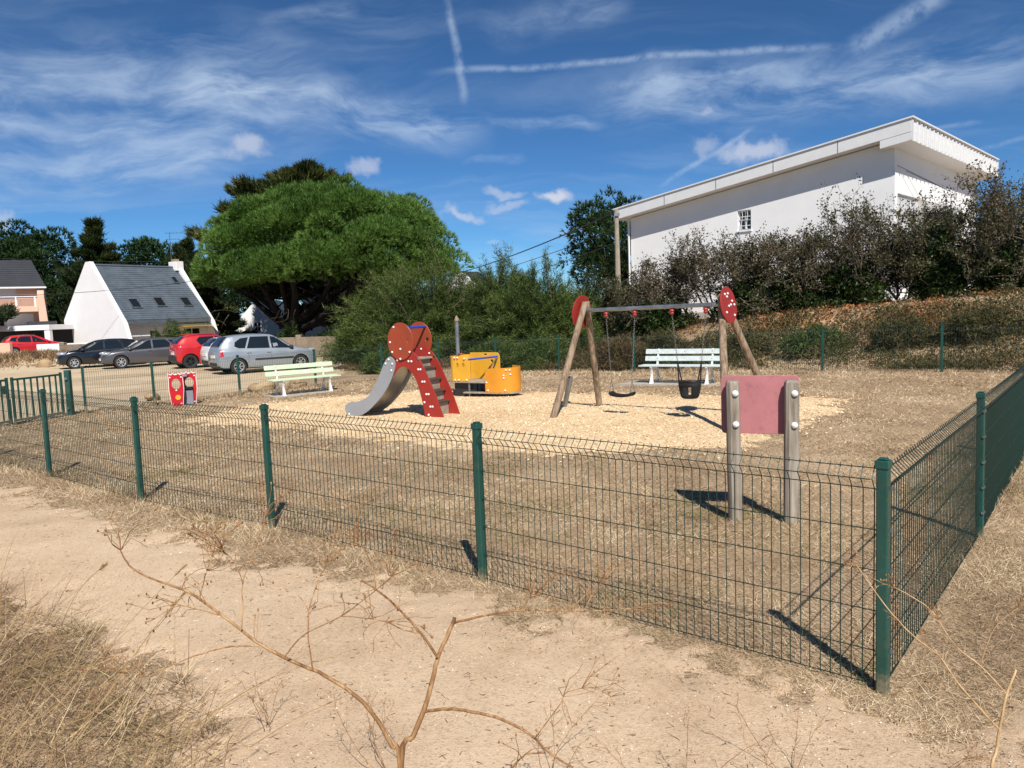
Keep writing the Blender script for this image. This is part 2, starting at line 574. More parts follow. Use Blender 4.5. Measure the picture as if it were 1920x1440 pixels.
def dusty_foot(m, z0, z1, col):
    # sand splashed up on the foot of the posts, with a ragged upper edge
    w = NT(m.node_tree)
    b = [n for n in m.node_tree.nodes if n.type == 'BSDF_PRINCIPLED'][0]
    tc = w.n('ShaderNodeTexCoord').outputs['Object']
    sp = w.n('ShaderNodeSeparateXYZ'); w.link(tc, sp.inputs[0])
    h = w.m('ADD', sp.outputs[2], w.m('MULTIPLY', w.m('SUBTRACT', w.noise(tc, 30.0, 5, 0.7), 0.5), 0.22))
    src = b.inputs['Base Color'].links[0].from_socket
    w.link(w.mix(w.ramp(h, z1, z0, 0.0, 0.6), src, col), b.inputs['Base Color'])


dusty_foot(M['green'], -0.02, 0.12, S(168, 146, 116))
M['wire'] = plain('green_wire', (0.004, 0.026, 0.019), rough=0.5)
M['timber'] = wood('weathered_timber', [S(84, 68, 54), S(138, 118, 98), S(176, 158, 138)])
M['greytimber'] = wood('grey_weathered_timber', [S(84, 76, 66), S(140, 130, 116), S(176, 166, 152)])
M['redpanel'] = plain('red_plastic_panel', S(152, 44, 36), rough=0.45, var=0.08, scale=2.5, dirt=(S(150, 80, 60), 0.2))
M['rust'] = plain('faded_red_disc', S(150, 64, 38), rough=0.5, var=0.10, scale=2.5, dirt=(S(150, 90, 70), 0.25))
M['yellow'] = plain('yellow_plastic_panel', S(216, 162, 48), rough=0.45, var=0.08, scale=2, dirt=(S(170, 130, 70), 0.3))
M['orange'] = plain('orange_yellow_panel', S(210, 140, 38), rough=0.45, var=0.07, scale=2, dirt=(S(170, 120, 60), 0.3))
M['slidegrey'] = plain('grey_slide', S(142, 145, 150), rough=0.5, var=0.06, scale=2)
M['steel'] = plain('slide_steel', (0.42, 0.40, 0.37), rough=0.42, metal=0.85, var=0.1, scale=3)
M['galv'] = plain('galvanised_steel', (0.26, 0.29, 0.32), rough=0.42, metal=0.75, var=0.2, scale=6)
M['chain'] = plain('chain_steel', (0.14, 0.14, 0.14), rough=0.5, metal=0.6)
M['bluepaint'] = plain('blue_paint', S(26, 66, 170), rough=0.4, var=0.06)
M['white'] = plain('white_cap', (0.78, 0.77, 0.74), rough=0.4)
M['rubber'] = plain('black_rubber', (0.014, 0.014, 0.016), rough=0.75, spec=0.25)
M['dark'] = plain('dark_plastic', (0.02, 0.02, 0.022), rough=0.5)
M['board'] = plain('weathered_deck_board', S(150, 140, 124), rough=0.8, var=0.2, scale=6)
M['darkwood'] = plain('dark_step', S(70, 58, 50), rough=0.8, var=0.25, scale=8)
M['pink'] = plain('faded_pink_sign', S(178, 114, 117), rough=0.75, var=0.10, scale=4, dirt=(S(122, 70, 66), 0.4), bump=0.1)
M['bench_green'] = plain('pale_green_paint', S(192, 212, 178), rough=0.6, var=0.06, scale=5, dirt=(S(150, 150, 120), 0.3))
M['bench_blue'] = plain('pale_blue_paint', S(192, 203, 200), rough=0.65, var=0.10, scale=9, dirt=(S(120, 112, 98), 0.7))
M['cast'] = plain('white_cast_leg', (0.74, 0.73, 0.69), rough=0.6, var=0.06, scale=8)
M['concrete'] = plain('concrete_slab', S(168, 160, 148), rough=0.9, var=0.12, scale=4, bump=0.2)
M['render_white'] = plain('white_render', (0.79, 0.785, 0.775), rough=0.9, var=0.03, scale=0.7, bump=0.08, bscale=25)
M['metal_white'] = plain('white_metal_sheet', (0.70, 0.70, 0.695), rough=0.5, var=0.03)
M['pinkwall'] = plain('pale_pink_render', S(212, 176, 152), rough=0.9, var=0.04, scale=0.7)
M['slate'] = plain('slate_roof', S(82, 92, 102), rough=0.62, var=0.14, scale=1.6, dirt=(S(96, 100, 84), 0.3), bump=0.3, bscale=14)
M['slate_dark'] = plain('dark_slate_roof', S(48, 50, 56), rough=0.65, var=0.12, scale=1.4, bump=0.3, bscale=14)
M['glass'] = plain('window_glass', (0.012, 0.015, 0.018), rough=0.06, spec=0.8)
M['carglass'] = plain('car_glass', (0.010, 0.014, 0.016), rough=0.04, spec=0.9)
M['awning'] = plain('yellow_awning', S(222, 186, 60), rough=0.85)
M['stonewall'] = earth('garden_wall_render', [S(104, 92, 78), S(134, 120, 102), S(156, 142, 122)], big=0.7, mid=2.5, fine=12, speck=S(90, 80, 70), speckamt=0.3, bump=0.5, speckscale=20)
M['rock'] = earth('sandstone_rock', [S(122, 102, 78), S(164, 140, 108), S(190, 168, 134)], big=1.2, mid=5, fine=30, speck=S(130, 110, 90), speckamt=0.3, bump=0.8, speckscale=50)
M['barkdark'] = wood('dark_tree_bark', [S(16, 14, 12), S(30, 25, 22), S(46, 39, 33)], sc=(9, 9, 2))
M['twig'] = wood('shrub_twig', [S(62, 52, 44), S(96, 84, 74), S(140, 128, 116)], sc=(20, 20, 6))
M['straw'] = leafy('dry_straw', [S(120, 92, 60), S(172, 142, 98), S(214, 190, 146), S(226, 208, 170)], 0.25, 0.7, 1.2)
M['lawnblade'] = leafy('dead_lawn_blades', [S(118, 98, 75), S(176, 152, 119), S(212, 190, 155), S(230, 214, 182)], 0.2, 0.75, 0.9)
M['greenblade'] = leafy('greenish_lawn_blades', [S(92, 88, 50), S(124, 122, 66), S(166, 156, 100)], 0.3, 0.7, 1.2)
M['tuft'] = leafy('dead_grass_tuft', [S(78, 60, 46), S(126, 100, 74), S(172, 144, 108), S(208, 184, 144)], 0.2, 0.8, 2.0)
M['litter'] = leafy('fallen_leaves', [S(92, 56, 34), S(146, 90, 48), S(184, 126, 74), S(204, 158, 104)], 0.2, 0.7, 0.8)
M['brush'] = leafy('brown_brush', [S(62, 52, 36), S(96, 80, 54), S(128, 106, 72), S(110, 106, 62)], 0.2, 0.8, 0.6)
M['heath'] = leafy('low_green_brown_cover', [S(52, 52, 32), S(74, 76, 46), S(98, 92, 58), S(122, 104, 72)], 0.2, 0.8, 0.7)
M['pine'] = leafy('umbrella_pine_needles', [S(42, 68, 26), S(76, 110, 44), S(112, 146, 66), S(144, 172, 92)], 0.3, 0.5, 0.35)
M['pine_dark'] = leafy('dark_pine_needles', [S(22, 40, 20), S(36, 60, 30), S(54, 80, 40), S(76, 100, 54)], 0.2, 0.5, 0.3)
M['cypress'] = leafy('dark_cypress_sprays', [S(18, 30, 16), S(34, 50, 24), S(58, 70, 32), S(84, 90, 44)], 0.2, 0.55, 0.3)
M['cypress_gold'] = leafy('gold_tipped_cypress_sprays', [S(24, 38, 20), S(46, 60, 28), S(84, 90, 42), S(128, 122, 62)], 0.2, 0.55, 0.5)
M['tamarisk'] = leafy('feathery_tamarisk', [S(42, 58, 24), S(72, 92, 40), S(102, 118, 58), S(138, 144, 84)], 0.35, 0.6, 0.5)
M['hedgeleaf'] = leafy('dull_hedge_leaves', [S(42, 44, 28), S(70, 72, 46), S(98, 96, 64), S(114, 102, 78)], 0.2, 0.5, 0.5)
M['hedgebrown'] = leafy('brownish_hedge_leaves', [S(50, 48, 34), S(82, 78, 56), S(114, 106, 80), S(116, 96, 68)], 0.2, 0.5, 0.5)
M['ivy'] = leafy('dark_ivy_leaves', [S(18, 28, 14), S(34, 48, 22), S(56, 74, 32), S(82, 100, 46)], 0.2, 0.4, 0.6)
M['stalk'] = wood('dry_plant_stalk', [S(92, 64, 42), S(146, 108, 72), S(196, 162, 120)], sc=(60, 60, 14), rough=0.7)
M['palestalk'] = wood('pale_dry_stalk', [S(150, 118, 82), S(196, 164, 120), S(222, 196, 156)], sc=(60, 60, 14), rough=0.7)
M['glasspink'] = plain('tinted_balcony_glass', S(176, 138, 118), rough=0.3, var=0.05)
M['chip'] = leafy('wood_chips', [S(196, 162, 120), S(220, 192, 152), S(234, 212, 174), S(240, 224, 192)], 0.0, 0.8, 0.6)
M['twigbit'] = leafy('dark_twig_bits', [S(60, 46, 36), S(98, 78, 60), S(134, 112, 88)], 0.0, 0.9, 1.0)
M['pebble'] = leafy('pale_grit', [S(150, 128, 104), S(196, 176, 150), S(226, 212, 192)], 0.0, 0.9, 1.0)
M['cable'] = plain('black_cable', (0.02, 0.02, 0.022), rough=0.6)
M['pole'] = plain('concrete_utility_pole', S(150, 140, 124), rough=0.9, var=0.15, scale=4)
M['rustpost'] = plain('rusty_green_post', (0.012, 0.07, 0.055), rough=0.6, var=0.2, scale=3, dirt=(S(120, 60, 34), 0.95))
M['toyred'] = plain('toy_red_panel', S(186, 22, 36), rough=0.4, var=0.05)
M['toygrey'] = plain('toy_grey', S(124, 126, 136), rough=0.6, var=0.06)

# ================================================================ the setting
P5 = np.array([1.74, 3.57])                 # fence corner
ALONG = np.array([-0.777, 0.63])            # near fence runs away to the left
OUT = np.array([-0.63, -0.777])             # outside of the near fence
RALONG = np.array([0.63, 0.777])            # right fence runs away
ROUT = np.array([0.777, -0.63])
BF0 = np.array([3.6, 22.5]); BFD = np.array([0.822, -0.569]); BFN = np.array([0.569, 0.822])


def gz(x, y):
    x = np.asarray(x, float); y = np.asarray(y, float)
    tilt = sstep(10, 18, y) * np.clip(0.016 * (x - 0.5), -0.15, 0.13)
    d = (x - BF0[0]) * BFN[0] + (y - BF0[1]) * BFN[1]
    s = (x - BF0[0]) * BFD[0] + (y - BF0[1]) * BFD[1]
    w = 0.25 * sstep(-11, -7, s) + 0.62 * sstep(-6, 3, s) + 0.22 * sstep(3, 12, s)
    bank = 1.75 * sstep(0.6, 5.5, d) * w
    mound = 0.62 * np.exp(-(((x + 27.5) / 3.8) ** 2 + ((y - 45.5) / 2.0) ** 2)) + 0.4 * np.exp(-(((x + 32) / 3.0) ** 2 + ((y - 47.5) / 2.0) ** 2))
    return tilt + bank + mound + 0.03 * fbm(x * 0.7, y * 0.7, 2)


def gzs(x, y):
    return float(gz(np.array([x]), np.array([y]))[0])


def poly_sd(P, x, y):
    """signed distance to a polygon, positive inside"""
    P = np.array(P, float); n = len(P)
    dmin = np.full(x.shape, 1e9); ins = np.zeros(x.shape, bool)
    for i in range(n):
        a = P[i]; b = P[(i + 1) % n]; e = b - a
        t = np.clip(((x - a[0]) * e[0] + (y - a[1]) * e[1]) / (e @ e), 0, 1)
        dmin = np.minimum(dmin, np.hypot(x - a[0] - t * e[0], y - a[1] - t * e[1]))
        c = (a[1] > y) != (b[1] > y)
        ins ^= c & (x < e[0] * (y - a[1]) / (e[1] if abs(e[1]) > 1e-9 else 1e-9) + a[0])
    return np.where(ins, dmin, -dmin)


CHIP_POLY = [(-6.9, 16.7), (-6.2, 18.9), (-4.7, 19.6), (-2.3, 20.0), (0.6, 18.0), (5.7, 15.0), (6.5, 14.3), (4.6, 11.9), (2.6, 10.1), (0.6, 10.2), (-1.3, 11.3), (-3.5, 13.3), (-6.0, 15.1)]
PARK_POLY = [(-11.4, 13.6), (-11.5, 17.2), (-10.4, 19.8), (-8.4, 22.6), (-7.2, 25.0), (-6.4, 30), (-6.6, 40), (-14, 46.0), (-23, 44.0), (-32, 45.4), (-60, 56), (-70, 20), (-20, 10)]


def f_path(x, y):
    q = (x - P5[0]) * OUT[0] + (y - P5[1]) * OUT[1]
    e = (x - P5[0]) * ROUT[0] + (y - P5[1]) * ROUT[1]
    t = (x - P5[0]) * RALONG[0] + (y - P5[1]) * RALONG[1]
    l = (x - P5[0]) * ALONG[0] + (y - P5[1]) * ALONG[1]
    f1 = q - (0.10 + 0.5 * sstep(0.8, 5.0, l))
    f2 = np.minimum(e - (0.62 + 0.25 * np.maximum(t, 0)), 1.0)
    f3 = (2.15 - q) + 2.4 * sstep(-1.7, 0.2, x)
    return np.minimum(np.maximum(f1, f2), f3)


def f_chip(x, y):
    return poly_sd(CHIP_POLY, x, y)


def f_park(x, y):
    return poly_sd(PARK_POLY, x, y)


def axis(lo, hi, dense_lo, dense_hi, step, grow=1.18):
    a = list(np.arange(dense_lo, dense_hi + 1e-6, step))
    s = step
    while a[-1] < hi: s *= grow; a.append(a[-1] + s)
    s = step
    while a[0] > lo: s *= grow; a.insert(0, a[0] - s)
    return np.array(a)


gx = axis(-900, 900, -14, 18, 0.2); gy = axis(-60, 1800, -1, 34, 0.2)
X, Y = np.meshgrid(gx, gy)
tag(grid_mesh('ground', X, Y, gz(X, Y), M['lawn']), 'dry brown lawn and bare ground around the playground', 'ground', kind='structure')


def sheet(name, mat, fun, x0, x1, y0, y1, step, label, cat, slope=0.05, rag=0.05, top=0.014, freq=1.6):
    X, Y = np.meshgrid(np.arange(x0, x1, step), np.arange(y0, y1, step))
    h = fun(X, Y)
    off = np.clip(h * slope + rag * (0.55 * fbm(X * freq, Y * freq, 4) + 0.5 * fbm(X * freq * 5, Y * freq * 5, 3)), -0.03, top)
    keep = off > -0.025
    o = grid_mesh(name, X, Y, gz(X, Y) + off + 0.004 * (off >= top) * (1 + fbm(X * 5, Y * 5, 2)), mat, keep)
    return tag(o, label, cat, kind='structure')


sheet('path', M['path'], f_path, -13, 5.0, 0.2, 16, 0.05, 'pale sandy footpath in front of the green mesh fence', 'path', rag=0.05, freq=2.2)
sheet('play_surface', M['bark'], f_chip, -8, 8, 9, 22, 0.08, 'pale wood chip bed under the slide and the swings', 'play surface', rag=0.055, top=0.022, freq=1.3)
sheet('parking_lot', M['parking'], f_park, -70, -5, 9, 58, 0.25, 'pale gravel parking lot behind the playground fence', 'parking lot', rag=0.05, slope=0.03, freq=0.7)

# ---------------------------------------------------------------- loose grass, chips, leaves
def in_view(x, y, m=0.12):
    return (np.abs(x) < (0.70 + m) * y + 0.6) & (y > 1.2)


def scatter(n, x0, x1, y0, y1, power=1.0):
    """points over the ground, sparser with distance"""
    u = RNG.random(n)
    y = y0 * (y1 / y0) ** u if power else y0 + (y1 - y0) * u
    x = x0 + (x1 - x0) * RNG.random(n)
    return x, y


def blades(x, y, L, W, up, dz=0.0):
    n = len(x)
    a = RNG.random(n) * 2 * np.pi
    D = np.stack([np.cos(a), np.sin(a), up], 1)
    P = np.stack([x, y, gz(x, y) + dz], 1)
    return slivers(P, D, L, W)


def fence_sides(x, y):
    q = (x - P5[0]) * OUT[0] + (y - P5[1]) * OUT[1]
    e = (x - P5[0]) * ROUT[0] + (y - P5[1]) * ROUT[1]
    return q, e


def lawn_blades():
    n = 460000
    u = RNG.random(n)
    y = 2.6 * (24 / 2.6) ** u
    x = (RNG.random(n) * 2 - 1) * (0.78 * y + 0.4)
    q, e = fence_sides(x, y)
    fp = f_path(x, y); fc = f_chip(x, y); pk = f_park(x, y)
    fpn = fp + 0.55 * fbm(x * 2.2, y * 2.2, 4); fcn = fc + 0.6 * fbm(x * 1.3, y * 1.3, 3)
    ok = (RNG.random(n) < np.exp(-np.maximum(fpn, 0) / 0.10)) & (RNG.random(n) < np.exp(-np.maximum(fcn, 0) / 0.2)) & (pk < 0.1)
    patch = fbm(x * 0.9 + 40, y * 0.9, 3) + 0.5 * fbm(x * 4, y * 4, 2)
    ok &= RNG.random(n) < np.clip(0.62 + 0.9 * patch, 0.12, 1)
    x = x[ok]; y = y[ok]; n = len(x)
    green = (fbm(x * 1.1 + 9, y * 1.1 + 3, 3) > 0.30) & (y < 10) & (RNG.random(n) < 0.5)
    green |= (np.hypot((x - 2.0) / 1.0, (y - 6.2) / 0.9) < 1) & (RNG.random(n) < 0.25)
    green |= (np.hypot((x - 0.0) / 0.6, (y - 7.2) / 0.5) < 1) & (RNG.random(n) < 0.4)
    L = RNG.uniform(0.022, 0.06, n); W = np.maximum(0.0028, 0.0007 * y) * RNG.uniform(0.7, 1.4, n)
    up = RNG.uniform(0.05, 1.0, n)
    L = np.where(green, L * 1.25, L)
    T = blades(x, y, L * (1 + 0.03 * y), W, up, 0.002)
    tag(tri_mesh('dead_grass', T[~green], M['lawnblade']), 'short dead straw coloured grass over the whole lawn', 'grass', kind='stuff')
    tag(tri_mesh('green_grass', T[green], M['greenblade']), 'thin greenish grass patches among the dead lawn', 'grass', kind='stuff')


lawn_blades()


def strip_blades():
    # longer grass along the foot of every fence
    out = []
    for (a, b, n, wd) in [(P5, P5 + ALONG * 14.5, 15000, 0.16), (P5, P5 + RALONG * 15, 9000, 0.22), (np.array([12, 16.6]), np.array([-2.4, 26.0]), 9000, 0.5), (np.array([-2.4, 26.0]), np.array([-9.3, 19.7]), 5000, 0.4), (np.array([-9.3, 19.7]), np.array([-10.9, 18.7]), 700, 0.3)]:
        t = RNG.random(n)[:, None]
        nn = np.array([-(b - a)[1], (b - a)[0]]); nn = nn / np.linalg.norm(nn)
        p = a + (b - a) * t + nn * (RNG.normal(size=(n, 1)) * wd)
        k = np.clip(0.5 + 1.2 * fbm(p[:, 0] * 2.5, p[:, 1] * 2.5, 3), 0.05, 1)
        p = p[RNG.random(n) < k]
        m = len(p)
        out.append(blades(p[:, 0], p[:, 1], RNG.uniform(0.05, 0.15, m), np.maximum(0.003, 0.0007 * p[:, 1]), RNG.uniform(0.2, 2.0, m)))
    tag(tri_mesh('fence_foot_grass', np.concatenate(out), M['lawnblade']), 'longer dry grass growing along the foot of the fences', 'grass', kind='stuff')


strip_blades()


def near_tufts():
    # tangled dead grass in front of the path, bottom left
    n = 26000
    x = RNG.uniform(-4.6, 0.0, n); y = RNG.uniform(1.9, 5.6, n)
    q, e = fence_sides(x, y)
    edge = 2.12 + 0.5 * fbm(x * 1.5 + 3, y * 1.5, 3) + 2.2 * sstep(-1.5, -0.3, x)
    ok = (q > edge) & (y > 1.9)
    x = x[ok]; y = y[ok]; n = len(x)
    lump = 0.5 + 1.0 * fbm(x * 2.2 + 7, y * 2.2, 3)
    h = np.clip(lump, 0.1, 1)
    a = RNG.random(n) * 6.283; up = RNG.uniform(-0.1, 1.1, n)
    D = np.stack([np.cos(a), np.sin(a), up], 1)
    P = np.stack([x, y, gz(x, y) + RNG.random(n) * 0.16 * h], 1)
    T1 = slivers(P, D, RNG.uniform(0.05, 0.22, n), RNG.uniform(0.002, 0.005, n))
    o = tri_mesh('tangled_grass', T1, M['tuft'])
    tag(o, 'tangled brown dead grass beside the path, lower left corner', 'grass', kind='stuff')
    m = 1500
    i = RNG.integers(0, n, m)
    a = RNG.normal(0.6, 0.8, m); up = RNG.uniform(0.2, 1.6, m)
    D = np.stack([np.cos(a), np.sin(a), up], 1)
    T2 = slivers(P[i], D, RNG.uniform(0.2, 0.6, m), RNG.uniform(0.002, 0.004, m))
    tag(tri_mesh('straw_blades', T2, M['straw']), 'long pale straw blades over the tangled dead grass', 'grass', kind='stuff')


near_tufts()


def chips_and_grit():
    n = 60000
    x = RNG.uniform(-8, 7.5, n); y = RNG.uniform(8.6, 21, n)
    f = f_chip(x, y)
    ok = RNG.random(n) < np.clip((f + 1.7) / 2.0, 0, 1) ** 4
    x = x[ok]; y = y[ok]; n = len(x)
    L = RNG.uniform(0.018, 0.045, n)
    a = RNG.random(n) * 6.283
    D = np.stack([np.cos(a), np.sin(a), RNG.uniform(-0.1, 0.4, n)], 1)
    T = leaves(np.stack([x, y, gz(x, y) + 0.022 + RNG.random(n) * 0.012], 1), D, L, L * RNG.uniform(0.35, 0.8, n))
    tag(tri_mesh('wood_chips', T, M['chip']), 'loose pale wood chips scattered under the play equipment', 'wood chips', kind='stuff')
    n = 26000
    u = RNG.random(n); y = 2.7 * (11 / 2.7) ** u; x = (RNG.random(n) * 2 - 1) * (0.75 * y + .3)
    fp = f_path(x, y)
    ok = fp > 0.05
    x = x[ok]; y = y[ok]; n = len(x)
    L = RNG.uniform(0.004, 0.011, n) * (1 + 0.08 * y)
    a = RNG.random(n) * 6.283
    D = np.stack([np.cos(a), np.sin(a), RNG.uniform(-0.2, 0.4, n)], 1)
    T = leaves(np.stack([x, y, gz(x, y) + 0.018], 1), D, L, L * 0.7)
    tag(tri_mesh('path_grit', T, M['pebble']), 'pale grit scattered over the sandy path', 'grit', kind='stuff')
    n = 2600
    u = RNG.random(n); y = 2.8 * (9 / 2.8) ** u; x = (RNG.random(n) * 2 - 1) * (0.72 * y + .3)
    ok = f_path(x, y) > 0.02
    x = x[ok]; y = y[ok]; n = len(x)
    L = RNG.uniform(0.012, 0.05, n) * np.where(RNG.random(n) < 0.05, 2.2, 1)
    a = RNG.random(n) * 6.283
    D = np.stack([np.cos(a), np.sin(a), RNG.uniform(-0.05, 0.25, n)], 1)
    T = slivers(np.stack([x, y, gz(x, y) + 0.021], 1), D, L, 0.004)
    tag(tri_mesh('twig_debris', T, M['twigbit']), 'tiny dark twigs and stalk bits lying on the sandy path', 'debris', kind='stuff')


chips_and_grit()


def bank_cover():
    def pts(n, s0, s1, d0, d1):
        s = RNG.uniform(s0, s1, n); d = RNG.uniform(d0, d1, n)
        p = BF0 + np.outer(s, BFD) + np.outer(d, BFN)
        return p[:, 0], p[:, 1], s, d
    # low green-brown cover on the bank behind the back fence
    x, y, s, d = pts(100000, -6, 16, 0.5, 4.4)
    k = fbm(x * 0.8, y * 0.8, 3) + 0.35 * sstep(1.0, 7.0, s) - 0.28 * np.abs(d - 2.2) / 1.6
    ok = RNG.random(len(x)) < np.clip(0.52 + 1.1 * k, 0.0, 1)
    x, y, s, d = x[ok], y[ok], s[ok], d[ok]
    n = len(x)
    h = np.clip(0.36 + 0.6 * fbm(x * 0.9 + 5, y * 0.9, 3), 0.06, 0.75)
    P = np.stack([x, y, gz(x, y) + RNG.random(n) * h], 1)
    D = rnd_dirs(n); D[:, 2] = np.abs(D[:, 2]) + 0.2
    tag(tri_mesh('ground_cover', slivers(P, D, RNG.uniform(0.06, 0.16, n), RNG.uniform(0.02, 0.035, n)), M['heath']), 'low scrubby green and brown cover on the bank behind the back fence', 'ground cover', kind='stuff')
    # orange-brown leaf litter higher up under the shrubs
    x, y, s, d = pts(30000, -8, 16, 2.2, 6.8)
    ok = RNG.random(len(x)) < np.clip(0.45 + 1.0 * fbm(x * 0.6 + 8, y * 0.6, 3), 0.05, 1)
    x, y = x[ok], y[ok]; n = len(x)
    D = rnd_dirs(n); D[:, 2] = np.abs(D[:, 2]) * 0.5
    tag(tri_mesh('leaf_litter', leaves(np.stack([x, y, gz(x, y) + 0.02 + 0.05 * RNG.random(n)], 1), D, RNG.uniform(0.07, 0.13, n), 0.06), M['litter']), 'orange brown dead leaves on the bank under the shrubs', 'leaf litter', kind='stuff')
    # dry brush further left, under the feathery bushes
    x, y, s, d = pts(26000, -13, 0.5, 0.3, 4.0)
    ok = RNG.random(len(x)) < np.clip(0.4 + 1.2 * fbm(x * 0.8 + 2, y * 0.8 + 6, 3), 0.02, 1)
    x, y = x[ok], y[ok]; n = len(x)
    D = rnd_dirs(n); D[:, 2] = np.abs(D[:, 2]) * 0.8 + 0.15
    tag(tri_mesh('dry_brush', slivers(np.stack([x, y, gz(x, y) + RNG.random(n) * 0.15], 1), D, RNG.uniform(0.1, 0.38, n), RNG.uniform(0.012, 0.028, n)), M['brush']), 'dry brown brush and stalks at the foot of the feathery bushes', 'brush', kind='stuff')
    # grass on the mound at the far side of the parking lot
    n = 16000
    x = RNG.normal(-29, 4.2, n); y = RNG.normal(46.2, 1.5, n)
    D = rnd_dirs(n); D[:, 2] = np.abs(D[:, 2]) + 0.5
    tag(tri_mesh('mound_grass', slivers(np.stack([x, y, gz(x, y)], 1), D, RNG.uniform(0.15, 0.5, n), 0.05), M['tuft']), 'rough dry grass on the mound at the far side of the parking', 'grass', kind='stuff')


bank_cover()

# ---------------------------------------------------------------- fences
def wire_tube(mb, pts, r):
    mb.tube(pts, r, 4, cap=False, sq=True)


def mesh_panel(a, b, parent, outn, full=True, H=1.10):
    """welded wire panel with one fold near the top, between two posts"""
    a = np.array(a, float); b = np.array(b, float)
    t = b - a; L = np.linalg.norm(t[:2]); t = t / L
    o = np.array([outn[0], outn[1], 0.0])
    mb = MB()
    n = int(round((L - 0.06) / 0.05))
    prof = [(0.0, 0.02), (0.0, 0.5), (0.0, 0.985), (0.006, 1.005), (0.046, 1.052), (0.008, 1.092), (0.0, 1.112)]
    for i in range(n):
        x = 0.045 + (L - 0.09) * i / (n - 1)
        wob = random.uniform(-0.0025, 0.0025)
        base = a + t * (x + wob)
        wire_tube(mb, [base + o * p + np.array([0, 0, z]) for p, z in prof], 0.0029)
    for (p, z) in [(0.0, 0.03), (0.0, 0.2), (0.0, 0.4), (0.0, 0.6), (0.0, 0.8), (0.006, 1.0), (0.05, 1.052), (0.008, 1.10)]:
        e = 0.05 if p > 0.04 else 0.0
        wire_tube(mb, [a + t * (e + (L - 2 * e) * k / 3) + o * (p + 0.004) + np.array([0, 0, z]) for k in range(4)], 0.003)
    return mb.build('mesh_panel', M['wire'], parent)


def fence_post(p, z, parent, ang, h=1.135, w=0.0265):
    mb = MB()
    R_ = Matrix.Translation((p[0], p[1], z)) @ Matrix.Rotation(ang, 4, 'Z') @ Matrix.Rotation(random.gauss(0, 0.006), 4, 'X') @ Matrix.Rotation(random.gauss(0, 0.006), 4, 'Y')
    mb.box((-w, -w, -0.35), (w, w, h), R_)
    po = mb.build('post', M['green'], parent, bevel=0.006)
    c = MB()
    c.box((-w - 0.005, -w - 0.005, h - 0.035), (w + 0.005, w + 0.005, h + 0.006), R_)
    c.box((-w + 0.006, -w + 0.006, h + 0.0065), (w - 0.006, w - 0.006, h + 0.016), R_)
    c.build('post_cap', M['green'], po, bevel=0.004)
    k = MB()
    for zz in (0.2, 0.4, 0.6, 0.8, 1.0):
        for s in (-1, 1):
            k.box((s * w - 0.009, -w - 0.007, zz - 0.008), (s * w + 0.009, -w + 0.012, zz + 0.008), R_)
    tag(k.build('clip', M['galv'], po), kind='stuff')
    return po


def fence_run(name, posts, outn, label, skip_first=False, tilt=()):
    root = empty(name, (0, 0, 0))
    tag(root, label, 'fence')
    P = [np.array([p[0], p[1], gzs(*p) if len(p) == 2 else p[2]]) for p in posts]
    for i, p in enumerate(P):
        d = P[min(i + 1, len(P) - 1)] - P[max(i - 1, 0)]
        if not (skip_first and i == 0):
            fence_post(p, p[2], root, math.atan2(d[1], d[0]))
    for i in range(len(P) - 1):
        mesh_panel(P[i], P[i + 1], root, outn)
    return root


near = [(1.74, 3.57), (-0.26, 5.35), (-2.26, 6.96), (-4.06, 8.20), (-6.06, 9.89), (-8.02, 11.45), (-9.98, 13.0)]
fence_run('fence', near, OUT, 'dark green wire mesh fence along the sandy path, nearest the viewer')
rightf = [(1.74, 3.57), (3.62, 5.89), (5.85, 8.72), (7.62, 10.95), (9.22, 12.95), (10.7, 14.85), (12.0, 16.6)]
fence_run('fence', rightf, ROUT, 'green wire mesh fence running away from the corner post', skip_first=True)
backf = [(12.0, 16.6), (10.1, 18.0), (7.95, 19.6), (5.75, 21.2), (3.6, 22.5), (1.5, 24.0), (-0.5, 25.0), (-2.44, 26.0)]
fence_run('fence', backf, (0.569, 0.822), 'green wire mesh fence below the bushy bank behind the swings', skip_first=True)
leftf = [(-2.44, 26.0), (-4.15, 24.6), (-5.85, 22.9), (-7.6, 21.4), (-9.2, 19.7), (-10.35, 18.55)]
fence_run('fence', leftf, (-0.7, 0.7), 'green wire mesh fence between the parked cars and the green bench', skip_first=True)

# ---------------------------------------------------------------- double gate
def gate_leaf(a, b, label, lock):
    z0 = gzs(*a) + 0.07
    a = np.array([a[0], a[1], 0]); b = np.array([b[0], b[1], 0])
    root = empty('gate_leaf', (a[0], a[1], z0))
    tag(root, label, 'gate')
    t = b - a; L = np.linalg.norm(t)
    R_ = Matrix.Rotation(math.atan2(t[1], t[0]), 4, 'Z')
    for z in (0.0, 0.90):
        MB().box((0.0, -0.02, z), (L, 0.02, z + 0.045), R_).build('rail', M['green'], root, bevel=0.004)
    for x in (0.0, L - 0.05):
        MB().box((x, -0.024, -0.03), (x + 0.05, 0.024, 0.975), R_).build('stile', M['green'], root, bevel=0.004)
    n = 8
    for i in range(1, n):
        x = L * i / n
        MB().box((x - 0.014, -0.014, 0.046), (x + 0.014, 0.014, 0.899), R_).build('bar', M['green'], root)
    if lock:
        MB().box((0.03, -0.05, 0.62), (0.15, -0.025, 0.80), R_).build('lock_box', M['galv'], root, bevel=0.006)
        MB().tube([R_ @ Vector((0.09, -0.05, 0.72)), R_ @ Vector((0.09, -0.09, 0.72)), R_ @ Vector((0.17, -0.09, 0.72))], 0.008, 6).build('handle', M['galv'], root)
    else:
        MB().tube([R_ @ Vector((L + 0.015, -0.04, -0.06)), R_ @ Vector((L + 0.015, -0.04, 0.5))], 0.012, 6).build('drop_bolt', M['galv'], root)
    return root


